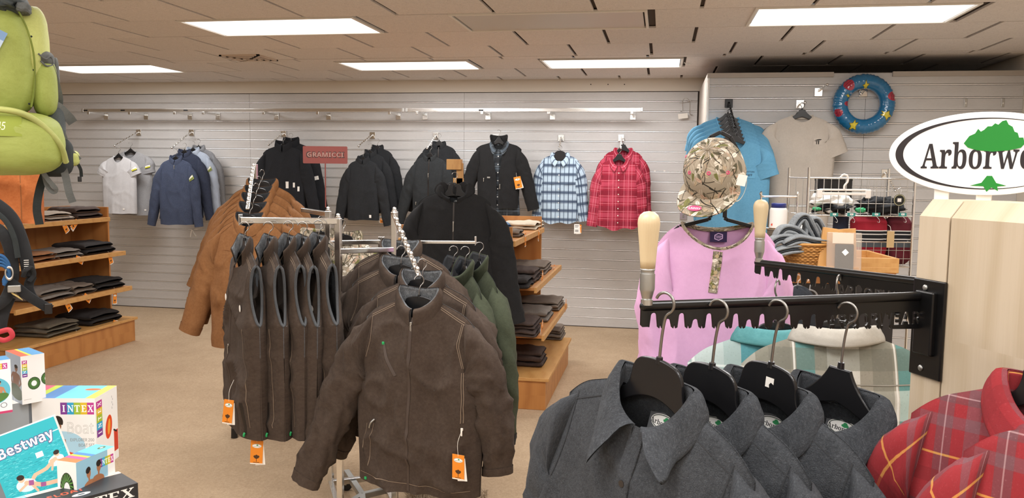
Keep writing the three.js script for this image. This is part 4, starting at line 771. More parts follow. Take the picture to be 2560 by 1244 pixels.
// pale tees, far left
{
  const a = hang('tee_shirt', 'small pale grey tee at the far left of the slatwall, in front of another', 'shirt', { ...scaled(SHORT, 0.88, 0.86), mat: M.paleTee, seed: 201, sleeve: { ...SHORT.sleeve, len: 0.16, wr: 0.075 } }, onZ(297, 392, 0.42), 4, 'black hanger in the small pale grey tee');
  part(a.t, 'sleeve_tag', sleevePatch(a.o, 1, 0.35, 0.72, 0.1, 0.9, 0.003), M.yellowTag, 'yellow sleeve tag'); tab(a, 0.075, -0.565, 0.02, 0.016, M.stickerWhite);
  const b = hang('tee_shirt', 'larger mid grey tee behind the small pale one at the far left', 'shirt', { ...scaled(SHORT, 1, 0.95), mat: M.greyTee, seed: 202, sleeve: { ...SHORT.sleeve, a: [18, 14], len: 0.19 } }, onZ(327, 379, 0.26), 2, 'black hanger in the larger mid grey tee');
  part(b.t, 'sleeve_tag', sleevePatch(b.o, 1, 0.4, 0.7, 0.1, 0.7, 0.003), M.yellowTag, 'yellow sleeve tag'); tab(b, 0.19, -0.64, 0.02, 0.016, M.stickerWhite);
}
// half-zip tops in blues and greys
{
  const P = [[440, 398, 0.44, 2, M.navy, 'navy blue half-zip top, frontmost of the blue and grey group', 'black hanger in the frontmost navy half-zip', 211, [13, 8]], [462, 382, 0.36, 4, M.navyDark, 'darker navy half-zip top second in the blue and grey group', 'black hanger in the darker navy half-zip', 212, [9, 10]], [483, 377, 0.28, 6, M.iceBlue, 'pale icy blue half-zip top third in the blue and grey group', 'black hanger in the icy blue half-zip', 213, [9, 9]], [497, 372, 0.2, 8, M.midGrey, 'mid grey half-zip top at the back of the blue and grey group', 'black hanger in the mid grey half-zip', 214, [9, 9]]];
  P.forEach(([u, v, z, turn, m, label, hl, seed, a], i) => {
    const o = { ...scaled(PULL, 1.0, 0.84), mat: m, seed, zipMat: m, zip: i ? undefined : 0.2, sleeve: { ...PULL.sleeve, a, len: 0.68 } };
    const g = hang('half_zip_top', label, 'shirt', o, onZ(u, v, z), turn, hl);
    if (i === 0 || i === 2) part(g.t, 'sleeve_tag', sleevePatch(o, 1, 0.2, 0.27, -0.1, 0.6, 0.004), M.greenTag, 'green and white sleeve tag');
  });
  const g = scene.children[scene.children.length - 1];
}
// navy-black jackets left of the red sign
[[708, 366, 0.42, 4, M.ink, 'near-black navy pullover with white stickers left of the red sign, frontmost', 'black hanger in the front near-black pullover', 221], [728, 358, 0.3, 6, M.ink, 'near-black navy pullover behind the stickered one left of the red sign', 'black hanger in the second near-black pullover', 222]].forEach(([u, v, z, turn, m, label, hl, seed], i) => {
  const o = { ...scaled(PULL, 1.04, 0.98), mat: m, seed, zip: undefined, collarH: 0.075, sleeve: { ...PULL.sleeve, a: [12, 13], len: 0.72, wr: 0.055 } };
  const g = hang('pullover', label, 'jacket', o, onZ(u, v, z), turn, hl);
  if (!i) { for (const [x, y, w, h] of [[0.062, -0.4, 0.03, 0.07], [0.135, -0.4, 0.02, 0.05], [0.18, -0.44, 0.02, 0.05]]) tab(g, x, y, w, h, M.stickerWhite, 'white sticker'); } else part(g.t, 'sleeve_sticker', sleevePatch(o, 1, 0.46, 0.52, -0.1, 0.5, 0.003), M.stickerWhite, 'round white sticker');
});
// black pullovers
[[908, 400, 0.44, 2, M.softBlack, 'charcoal black pullover with a tiny white hem mark, frontmost of three', 231], [926, 384, 0.34, 3, M.softBlack, 'charcoal black pullover in the middle of three', 232], [944, 372, 0.24, 4, M.softBlack, 'charcoal black pullover at the back of three', 233]].forEach(([u, v, z, turn, m, label, seed], i) => {
  const o = { ...scaled(PULL, 0.88, 0.84), mat: m, seed, zip: undefined, nfd: 0.04, sleeve: { ...PULL.sleeve, a: [13, 12], len: 0.64 } };
  const g = hang('black_pullover', label, 'jacket', o, onZ(u, v, z), turn, ['brown-black hanger in the frontmost charcoal pullover', 'black hanger in the middle charcoal pullover', 'black hanger in the rear charcoal pullover'][i]);
  if (!i) { const p = tab(g, 0.09, -0.575, 0.022, 0.03, M.stickerWhite, 'tiny white mark'); }
  if (i === 1) { const p = g.B.f(0.13, -0.58, 0.02); hangTag(g.t, p, { drop: 0.06, w: 0.045, h: 0.07, mat: M.tagWhite }); hangTag(g.t, p.clone().add(V3(0.012, 0, 0.01)), { drop: 0.085, w: 0.04, h: 0.05 }); }
});
// dark jackets behind the hoodie
[[1075, 392, 0.44, -4, M.coal, 'dark greenish-black zip jacket half hidden by the black hoodie', 'black hanger in the front greenish-black jacket', 241], [1098, 362, 0.28, 2, M.softBlack, 'black jacket behind the greenish-black one, its right shoulder in view', 'black hanger in the jacket behind the greenish-black one', 242]].forEach(([u, v, z, turn, m, label, hl, seed], i) => {
  const o = { ...scaled(PULL, 0.92, 0.88), mat: m, seed, zip: true, zipMat: M.ziptooth, pullY: -0.17, collarGap: 0.04, collarH: 0.045, sleeve: { ...PULL.sleeve, a: [17, 8], len: 0.66, wr: 0.052 } };
  const g = hang('dark_jacket', label, 'jacket', o, onZ(u, v, z), turn, hl, { neckH: 0.04 });
  if (!i) zipPull(g.t, g.B.f(-0.13, -0.46, 0.002), 0.022);
});
// plaids
function plaidTex(W, H, base, bands, size, fine = 8) {       // bands: [axis, position, width, colour, strength] in pixels of the repeat
  return canvasTex(W, H, (g) => {
    g.fillStyle = base; g.fillRect(0, 0, W, H);
    for (const [ax, p, w, c, s] of bands) { g.globalAlpha = s; g.fillStyle = c; if (ax === 'x') g.fillRect(p, 0, w, H); else g.fillRect(0, p, W, w); }
    g.globalAlpha = 0.05; g.strokeStyle = '#000'; g.lineWidth = 1; for (let i = -H; i < W; i += 2) { g.beginPath(); g.moveTo(i, 0); g.lineTo(i + H, H); g.stroke(); } g.globalAlpha = 1;
    const r = rng(6); for (let i = 0; i < W * H / 40; i++) { g.globalAlpha = 0.05 * fine / 8; g.fillStyle = r() > 0.5 ? '#fff' : '#000'; g.fillRect(r() * W, r() * H, 2, 2); } g.globalAlpha = 1;
  }, size);
}
const clothMap = (map, more = {}) => new THREE.MeshStandardMaterial({ map, roughness: 0.92, side: THREE.DoubleSide, bumpMap: weave, bumpScale: 0.0004, ...more });
M.bluePlaid = clothMap(plaidTex(128, 160, '#b9cede', [['y', 10, 46, '#2a3850', 0.72], ['y', 66, 5, '#2a3850', 0.8], ['y', 0, 4, '#2a3850', 0.6], ['x', 6, 7, '#2a3850', 0.7], ['x', 38, 6, '#33455e', 0.6], ['x', 70, 7, '#2a3850', 0.7], ['x', 102, 6, '#33455e', 0.6]], [0.17, 0.09]));
M.redPlaid = clothMap(plaidTex(160, 160, '#a3243a', [['y', 6, 46, '#7e1128', 0.75], ['x', 4, 40, '#8c1530', 0.55], ['y', 62, 5, '#e58a98', 0.75], ['y', 80, 44, '#cf5a70', 0.5], ['y', 140, 5, '#e58a98', 0.75], ['x', 56, 5, '#e58a98', 0.7], ['x', 72, 46, '#c74a61', 0.4], ['x', 132, 5, '#e58a98', 0.7], ['x', 100, 4, '#f0a8b2', 0.55]], [0.15, 0.15]));
M.darkPlaid = clothMap(plaidTex(128, 128, '#3a4046', [['y', 10, 44, '#16181b', 0.75], ['x', 10, 44, '#16181b', 0.65], ['y', 84, 6, '#8d97a0', 0.6], ['x', 84, 6, '#8d97a0', 0.6], ['y', 100, 16, '#5e6b78', 0.6]], [0.14, 0.14]));
const BLOUSE = { ...TEE, L: 0.69, sw: 0.188, nw: 0.07, cw: 0.222, hw: 0.225, ua: 0.2, waist: 0.014, collar: 'shirt', placket: true, placketW: 0.028, buttons: 8, hemCurve: 0.05, tail: 1, fold: 0.01, collarP: { point: 0.066, stand: 0.024, back: 0.042, gap: 0.02, spread: 0.3 }, sleeve: { len: 0.62, a: [6, 9], wr: 0.05, cuff: 0.055, wrinkle: 0.007, swing: [0.02, 0.03] } };
{
  const o = { ...BLOUSE, mat: M.bluePlaid, seed: 251, pockets: [[-0.135, -0.045, -0.3, -0.19], [0.05, 0.135, -0.3, -0.19]] };
  const g = hang('plaid_shirt', 'pale blue and navy plaid shirt on the slatwall', 'shirt', o, onZ(1400, 386, 0.3), 0, 'dark grey hanger in the pale blue plaid shirt', { plate: true, neckH: 0.03, neckW: 0.05, hook: 0.06 });
  const p = g.B.f(0.19, -0.6, 0.03); hangTag(g.t, p, { drop: 0.09, w: 0.055, h: 0.095, mat: M.tagWhite, second: true }); hangTag(g.t, p.clone().add(V3(0.02, 0, -0.004)), { drop: 0.095, w: 0.05, h: 0.085 });
  for (const [u, v, z, turn, seed, label, hl] of [[1548, 398, 0.36, 2, 253, 'crimson plaid shirt with pale pink lines, in front of another', 'dark hanger in the front crimson plaid shirt'], [1558, 374, 0.24, 4, 254, 'crimson plaid shirt behind, its collar above the front one', 'dark hanger in the rear crimson plaid shirt']]) {
    const q = { ...BLOUSE, mat: M.redPlaid, seed, buttonMat: M.string, sleeve: { ...BLOUSE.sleeve, a: [9, 8] } };
    const h = hang('plaid_shirt', label, 'shirt', q, onZ(u, v, z), turn, hl, { neckH: 0.05, neckW: 0.04, hook: 0.06 });
    if (z < 0.3) { const w = h.B.f(0.21, -0.66, -0.03); hangTag(h.t, w, { drop: 0.1, w: 0.075, h: 0.11, second: true }); }
  }
}
// the open black jacket over a dark plaid shirt
{
  const pos = onZ(1247, 356, 0.38);
  const o = { ...scaled(PULL, 0.94, 1.0), sw: 0.232, mat: M.jet, seed: 261, zip: undefined, openFront: true, gap: 0.05, collarH: 0.085, collarGap: 0.1, flareFront: 0.03, lean: -0.008, nfd: 0.03, nw: 0.075, sleeve: { ...PULL.sleeve, a: [17, 15], len: 0.64, wr: 0.06 }, D: 0.068 };
  const g = hang('black_jacket', 'open black fleece jacket over a dark plaid shirt on the slatwall', 'jacket', o, pos, 0, 'black hanger in the open black jacket', { neckH: 0.05 });
  zipPull(g.t, g.B.f(0.03, -0.42, 0.004), 0.04); zipPull(g.t, g.B.f(-0.135, -0.36, 0.002), 0.03);
  tab(g, -0.085, -0.35, 0.03, 0.014, M.dullsteel, 'small grey tree mark');
  const p = g.B.f(0.2, -0.3, 0.02); hangTag(g.t, p, { drop: 0.04, w: 0.07, h: 0.12, tilt: 0.2, second: true, ry: 0.1 });
  const q = { ...BLOUSE, L: 0.77, mat: M.darkPlaid, seed: 262, sw: 0.2, D: 0.04, sleeve: undefined };
  garment('plaid_shirt', 'dark grey plaid shirt worn inside the open black jacket', 'shirt', q, pos.clone().add(V3(0.005, -0.004, 0.004)), 0);
}
// black hoodie on the wooden hook of the middle shelf
{
  const pos = onZ(1137, 478, 3.3), o = { ...JACKET, L: 0.8, sw: 0.24, cw: 0.3, hw: 0.29, nw: 0.09, nfd: 0.07, ua: 0.27, mat: M.jet, lining: M.coal, seed: 271, collar: 'hood', hoodR: 0.046, hoodFall: 0.02, zip: 0.32, zipMat: M.ziptooth, pullY: -0.2, pullL: 0.06, fold: 0.014, wr: 0.009, sleeve: { len: 0.82, a: [6, 15], wr: 0.066, wrinkle: 0.01, cuff: 0.07, swing: [0, 0.06] } };
  const g = hang('hoodie', 'large black hooded pullover on the wooden hook at the shelf end', 'hoodie', o, pos, 6, 'black hanger on the wooden hook', { neckH: 0.045, neckW: 0.045, plate: true, hook: 0.08, deep: 0.03 });
  part(g.t, 'neck_label', new THREE.PlaneGeometry(0.05, 0.03).translate(0.015, -0.055, -0.03), M.neckLogo, 'neck label with an oval mark');
  part(g.t, 'snap', disc(g.B.f(-0.02, -0.38, 0.003), 0.006), M.dullsteel);
}
// long chrome hangrail in two joined lengths on brackets
function rail(label, u0, u1) {
  const a = onZ(u0, 275, 0.3), b = onZ(u1, 276, 0.3); a.y = b.y = 2.233;
  const t = thing('hang_rail', label, 'clothes rail', V3(a.x, 2.233, 0.3)), L = b.x - a.x;
  part(t, 'tube', rbox(L, 0.034, 0.014, 0.003, L / 2, 0, 0), M.chrome);
  for (const x of [0.012, L - 0.012]) part(t, 'end_cap', rbox(0.02, 0.04, 0.02, 0.003, x, 0, 0), M.steel);
  return [t, a.x, L];
}
const RAILS = [rail('long square chrome rail along the left half of the slatwall', 205, 1010), rail('long square chrome rail along the right half of the slatwall', 1014, 1608)];
[260, 360, 470, 540, 687, 818, 993, 1060, 1218, 1380, 1582].forEach((u, i) => {
  const [t, x0] = RAILS[u > 1010 ? 1 : 0], x = onZ(u, 288, 0.05).x - x0;
  const b = part(t, 'bracket', bar(V3(x, -0.03, -0.29), V3(x + 0.0, -0.022, 0.0), 0.012, 0.022, 0.002), M.chrome);
  part(b, 'bracket_plate', rbox(0.055, 0.07, 0.01, 0.002, x, -0.045, -0.292), M.chrome); part(b, 'bracket_cup', rbox(0.03, 0.03, 0.03, 0.004, x, -0.03, 0), M.chrome);
});
{ const [t, x0] = RAILS[0]; for (const u of [215, 308, 465]) part(t, 'slot', rbox(0.05, 0.014, 0.003, 0.001, onZ(u, 275, 0.3).x - x0, 0.0, 0.0075), M.blackPlastic); const [t2, x2] = RAILS[1]; part(t2, 'slot', rbox(0.05, 0.016, 0.003, 0.001, onZ(1203, 279, 0.3).x - x2, -0.004, 0.0075), M.blackPlastic); }
// wire hook with a blank ticket, small chrome plate low down, scraps of tape
{
  const p = onZ(1716, 262, 0.0), t = thing('wire_hook', 'bent wire hook with a blank grey ticket at the right end of the slatwall', 'hook', p);
  part(t, 'wire', tube([V3(0.06, -0.1, 0.02), V3(0.035, -0.09, 0.04), V3(0.03, 0.02, 0.08), V3(-0.01, 0.06, 0.09), V3(-0.04, 0.03, 0.07), V3(-0.035, -0.06, 0.05), V3(-0.06, -0.07, 0.05)], 0.0035, 40, 6), M.steel);
  part(t, 'wire', tube([V3(-0.07, 0.02, 0.012), V3(0, 0.03, 0.02), V3(0.05, 0.045, 0.03)], 0.004, 12, 6), M.steel);
  part(t, 'ticket', rbox(0.095, 0.05, 0.002, 0.001, -0.045, -0.11, 0.05).rotateZ(0.12), M.tagBack);
  const q = thing('wall_plate', 'small chrome hook plate low on the slatwall beside the pink shirt', 'hook', onZ(1708, 540, 0.0)); part(q, 'plate', rbox(0.07, 0.07, 0.01, 0.002, 0, 0, 0.006), M.chrome); part(q, 'hook_stub', [rbox(0.014, 0.04, 0.03, 0.003, 0, 0.004, 0.02)], M.dullsteel);
  for (const [u, label] of [[1637, 'scrap of white tape on the slatwall right of the red plaid shirts, left of two'], [1661, 'scrap of white tape on the slatwall right of the red plaid shirts, right of two']]) tag(part(scene, 'tape_scrap', rbox(0.018, 0.014, 0.0015, 0.0006, onZ(u, 427, 0.002).x, onZ(u, 427, 0.002).y, 0.001), M.stickerWhite), label, 'tape');
}
// white loops of hanger showing below the blue tops
{ const t = thing('plastic_hanger', 'white plastic hanger tip showing under the blue half-zip tops', 'hanger', onZ(480, 585, 0.2)); part(t, 'loop', tube([V3(-0.02, -0.03, 0), V3(-0.008, 0.03, 0), V3(0.004, 0.05, 0), V3(0.02, 0.02, 0), V3(0.05, -0.02, 0)], 0.006, 20, 8), M.whitePlastic); part(t, 'wall_hook', rod(V3(0.004, 0.048, 0), V3(0.004, 0.06, -0.2), 0.004, 8), M.whitePlastic); }
// ---------------------------------------------------------------- stepped wooden shelf units and folded trousers
const oakMap = woodTex(0xbd8248, 0xa26735, 512, 512, [0.9, 0.9], 21, 6, 0.9);
M.oak = new THREE.MeshStandardMaterial({ map: oakMap, roughness: 0.42, side: THREE.DoubleSide });
M.oakEdge = new THREE.MeshStandardMaterial({ map: woodTex(0xc9995c, 0xb17c42, 256, 256, [0.5, 0.5], 25, 4, 0.7), roughness: 0.45, side: THREE.DoubleSide });
function shelfUnit(label, x, z0, z1, dir, both) {          // x = the back panel, dir = the side that the photograph sees
  const t = thing('shelf_unit', label, 'shelves', V3(x, 0, (z0 + z1) / 2)), L = z1 - z0;
  part(t, 'back_panel', box(0.02, 1.25, L - 0.03, 0, 0.625, 0), M.oak);
  for (const s of [-L / 2 + 0.01, L / 2 - 0.01]) part(t, 'side_panel', rbox(both ? 0.78 : 0.4, 1.245, 0.02, 0.002, both ? 0 : dir * 0.2, 0.6225, s), M.oak);
  for (const d of both ? [dir, -dir] : [dir]) {
    for (const [y, w] of [[1.15, 0.395], [0.84, 0.545], [0.515, 0.6]]) {
      const s = part(t, 'shelf', rbox(w, 0.022, L - 0.002, 0.002, d * w / 2, y - 0.011, 0), M.oak);
      part(s, 'edge_strip', rbox(0.02, 0.04, L, 0.003, d * (w + 0.008), y - 0.018, 0), M.oakEdge);
    }
    part(t, 'base_box', [rbox(0.632, 0.2, L, 0.003, d * 0.316, 0.1, 0)], M.oak); part(t, 'base_top', rbox(0.655, 0.024, L + 0.03, 0.003, d * 0.3275, 0.212, 0), M.oakEdge);
  }
  return t;
}
shelfUnit('orange-brown stepped wooden shelf unit at the left with folded trousers', -0.935, 1.7, 3.12, 1, false);
const midShelf = shelfUnit('orange-brown stepped wooden shelf unit in the middle, seen past the black hoodie', 3.14, 1.73, 3.13, 1, true);
part(midShelf, 'hook_board', [rbox(0.07, 0.32, 0.02, 0.002, 0.02, 1.41, 0.715), rbox(0.1, 0.07, 0.05, 0.003, -0.005, 1.66, 0.725), rbox(0.045, 0.14, 0.02, 0.002, 0.03, 1.6, 0.715)], M.oakEdge, 'wooden hook on the end of the shelf unit');
// a folded pair of trousers: cloth wrapped in layers, rounded at the fold
function foldedCloth(w, h, d, layers, seed) {               // w across, d along the fold direction
  const list = [];
  for (let k = 0; k < layers; k++) {
    const th = h * 1.25 / layers, y0 = k * th * 0.93, sh = (k % 2 ? -0.014 : 0.008), ww = w * (1 - 0.03 * k), dd = d * (1 - 0.025 * k);
    list.push(grid(36, 26, (i, j) => {
      const a = i / 36 * Math.PI * 2, c = Math.cos(a), s = Math.sin(a), cx = Math.sign(c) * Math.pow(Math.abs(c), 0.28), sy = Math.sign(s) * Math.pow(Math.abs(s), 0.75), q = j / 26 * 2 - 1, end = Math.pow(Math.max(0, 1 - Math.pow(Math.abs(q), 12)), 0.5);
      const wav = 0.011 * nz(cx * 1.5 + seed, q * 2.2, k) + 0.006 * nz(q * 4, seed + k, cx * 3), sag = -0.004 * Math.abs(q) ** 3;
      return [cx * ww / 2 + sh + 0.006 * nz(q * 2, seed, k + 5), y0 + th / 2 + sy * (th / 2) * (0.35 + 0.65 * end) * (1 + 0.12 * nz(q * 3, k, seed)) + wav * (sy > 0 ? 1 : 0.4) + sag, q * dd / 2, cx * ww / 2, q * dd / 2];
    }, true));
  }
  return list;
}
function folded(label, m, pos, turn, w, h, d, layers, seed, group) {
  const t = thing('folded_trousers', label, 'trousers', pos, turn, group);
  const L = foldedCloth(w, h, d, layers, seed); L.forEach((g) => part(t, 'fold', g, m));
  return t;
}
M.trBrown = cloth(0x4a3c36, { spread: 6 }); M.trGrey = cloth(0x7d756d, { spread: 7 }); M.trPale = cloth(0xa89b8d, { spread: 7 }); M.trBlack = cloth(0x272322, { spread: 5 }); M.trCamel = cloth(0x8d5f3a, { spread: 7 }); M.trOlive = cloth(0x62594a, { spread: 6 }); M.trTaupe = cloth(0x76695d, { spread: 7 }); M.trSand = cloth(0xc9bca8, { spread: 6 }); M.denim = cloth(0x6f8fb3, { spread: 8 });
const xl = (d) => -0.935 + d, xm = (d) => 3.14 + d;
function shelfTag(t, x, y, z, m, o = {}) { return hangTag(t, V3(x, y, z), { drop: o.drop ?? 0.035, w: o.w ?? 0.045, h: o.h ?? 0.085, ry: Math.PI / 2 + (o.ry ?? 0), dx: 0.012, dz: 0, mat: m, tilt: o.tilt ?? 0, rx: o.rx ?? 0, second: o.second }); }
function onShelf(label, m, u, v, y, X, dx, o) {              // front edge of the pile where the sight line meets x = X
  const p = onX(u, v, X); const t = folded(label, m, V3(X - o.d / 2 - 0.01 + dx, y, p.z), (o.turn ?? 0) + Math.PI / 2, o.w, o.h, o.d, o.layers ?? 2, o.seed);
  if (o.tag) { const q = o.tag; const k = new THREE.Group(); const lx = q.along ?? 0; const tg = hangTag(t, V3(lx, q.up ?? 0.015, o.d / 2 + 0.012), { drop: q.drop ?? 0.03, w: 0.05, h: q.h ?? 0.1, dz: 0.012, mat: q.mat ?? M.tagOrange, tilt: q.tilt ?? 0, second: q.second ?? true }); }
  return t;
}
// left unit: top, second, third, base
onShelf('pale stone-grey folded trousers on the top of the left shelf unit', M.trPale, 150, 538, 1.15, xl(0.385), 0, { w: 0.370, h: 0.065, d: 0.3, seed: 1, tag: { along: 0.02, tilt: 0.5 } });
onShelf('dark brown folded trousers on the top of the left shelf unit', M.trBrown, 228, 530, 1.15, xl(0.385), 0, { w: 0.334, h: 0.087, d: 0.3, seed: 2, tag: { along: -0.2, tilt: -0.9, up: 0.0, drop: 0.01 } });
onShelf('camel brown folded trousers on the second shelf of the left unit', M.trCamel, 118, 643, 0.84, xl(0.53), 0, { w: 0.299, h: 0.065, d: 0.32, seed: 3 });
onShelf('grey folded trousers on the second shelf of the left unit', M.trGrey, 175, 628, 0.84, xl(0.53), 0, { w: 0.352, h: 0.065, d: 0.32, seed: 4, tag: { along: 0.05, tilt: 1.1, drop: 0.015 } });
onShelf('blackish brown folded trousers at the far end of the second shelf of the left unit', M.trBlack, 255, 615, 0.84, xl(0.53), 0, { w: 0.387, h: 0.087, d: 0.34, seed: 5, layers: 2, tag: { along: 0.08, tilt: 0.25, drop: 0.02 } });
onShelf('long grey folded trousers on the third shelf of the left unit', M.trGrey, 150, 735, 0.515, xl(0.585), 0, { w: 0.370, h: 0.087, d: 0.36, seed: 6, tag: { along: 0.05, tilt: 0.5 } });
onShelf('short grey folded trousers on the third shelf of the left unit', M.trTaupe, 218, 722, 0.515, xl(0.585), 0, { w: 0.264, h: 0.080, d: 0.34, seed: 7, tag: { along: -0.06, tilt: 0.9, drop: 0.012 } });
onShelf('black folded trousers at the far end of the third shelf of the left unit', M.trBlack, 280, 708, 0.515, xl(0.585), 0, { w: 0.387, h: 0.087, d: 0.34, seed: 8, tag: { along: 0.02, drop: 0.05, tilt: -0.1 } });
onShelf('olive grey folded trousers on the base of the left unit with a hanging tag', M.trOlive, 170, 822, 0.224, xl(0.62), -0.02, { w: 0.387, h: 0.087, d: 0.34, seed: 9, layers: 3, tag: { along: 0.12, drop: 0.075, second: true } });
onShelf('black folded trousers on the base of the left unit', M.trBlack, 275, 796, 0.224, xl(0.62), -0.02, { w: 0.405, h: 0.087, d: 0.36, seed: 10, tag: { along: 0.05, tilt: 1.2, drop: 0.02 } });
// middle unit
onShelf('cream folded trousers on top of the middle shelf unit', M.trSand, 1348, 560, 1.15, xm(0.38), 0.02, { w: 0.5, h: 0.05, d: 0.3, seed: 11, layers: 2, tag: { along: -0.22, tilt: -0.5, drop: 0.0 } });
onShelf('blue folded jeans on top of the middle shelf unit behind the cream trousers', M.denim, 1288, 566, 1.15, xm(0.3), -0.04, { w: 0.3, h: 0.07, d: 0.24, seed: 12 });
onShelf('taupe folded trousers with an orange tag at the near end of the shelf unit top', M.trTaupe, 1302, 585, 1.15, xm(0.38), 0.02, { w: 0.2, h: 0.045, d: 0.3, seed: 13, tag: { along: 0.0, tilt: 0.05, drop: 0.0, up: 0.03 } });
onShelf('grey folded trousers at the far end of the second shelf of the middle unit', M.trTaupe, 1375, 660, 0.84, xm(0.53), 0, { w: 0.42, h: 0.06, d: 0.34, seed: 14, layers: 3, tag: { along: 0.16, drop: 0.0, up: 0.04 } });
onShelf('brown folded trousers with orange tag on the second shelf of the middle unit', M.trBrown, 1350, 682, 0.84, xm(0.53), 0, { w: 0.3, h: 0.075, d: 0.34, seed: 15, layers: 3, tag: { along: 0.05, drop: 0.0, up: 0.06, tilt: -0.6 } });
onShelf('dark folded trousers at the near end of the second shelf of the middle unit', M.trBlack, 1332, 702, 0.84, xm(0.53), 0, { w: 0.24, h: 0.06, d: 0.34, seed: 16, layers: 2 });
onShelf('taupe folded trousers with orange tag at the far end of the third shelf, middle unit', M.trTaupe, 1402, 748, 0.515, xm(0.585), 0.02, { w: 0.42, h: 0.06, d: 0.38, seed: 17, layers: 3, tag: { along: 0.1, drop: 0.0, up: 0.045, tilt: -0.7 } });
onShelf('pale taupe folded trousers in the middle of the third shelf, middle unit', M.trGrey, 1380, 780, 0.515, xm(0.585), 0, { w: 0.34, h: 0.07, d: 0.38, seed: 18, layers: 2 });
onShelf('dark brown folded trousers at the near end of the third shelf, middle unit', M.trBrown, 1352, 818, 0.515, xm(0.585), 0, { w: 0.34, h: 0.09, d: 0.36, seed: 19, layers: 4, tag: { along: 0.0, drop: 0.0, up: 0.08, tilt: -1.2 } });
onShelf('taupe folded trousers at the far end of the base, middle unit', M.trTaupe, 1412, 852, 0.224, xm(0.6), 0, { w: 0.3, h: 0.085, d: 0.34, seed: 20, layers: 4 });
onShelf('dark brown folded trousers at the near end of the base, middle unit', M.trBrown, 1372, 935, 0.224, xm(0.6), -0.02, { w: 0.26, h: 0.1, d: 0.34, seed: 21, layers: 3 });
// ---------------------------------------------------------------- the right bay: blue tees, tan tee, swim ring, hooks
M.skyTee = cloth(0x64a0c2, { spread: 6 }); M.tanTee = cloth(0xc4bbb0, { spread: 5 }); M.darkTee = cloth(0x4b4843, { spread: 6 });
const staffTex = canvasTex(256, 160, (g) => { g.fillStyle = '#64a0c2'; g.fillRect(0, 0, 256, 160); g.fillStyle = '#182a3e'; g.textAlign = 'center'; g.font = 'bold 40px sans-serif'; g.fillText('OUTFITTERS', 128, 62, 236); g.font = 'bold 56px sans-serif'; g.fillText('STAFF', 128, 124); });
const markTex = canvasTex(128, 96, (g) => { g.fillStyle = '#c4bbb0'; g.fillRect(0, 0, 128, 96); g.fillStyle = '#23211f'; g.beginPath(); g.moveTo(6, 40); g.quadraticCurveTo(64, 4, 124, 14); g.quadraticCurveTo(110, 34, 40, 34); g.closePath(); g.fill(); g.fillRect(40, 38, 12, 50); g.fillRect(66, 36, 16, 52); g.fillRect(24, 44, 70, 5); });
M.staffPrint = mat(0xffffff, 0.9, 0, { map: staffTex }); M.markPrint = mat(0xffffff, 0.9, 0, { map: markTex });
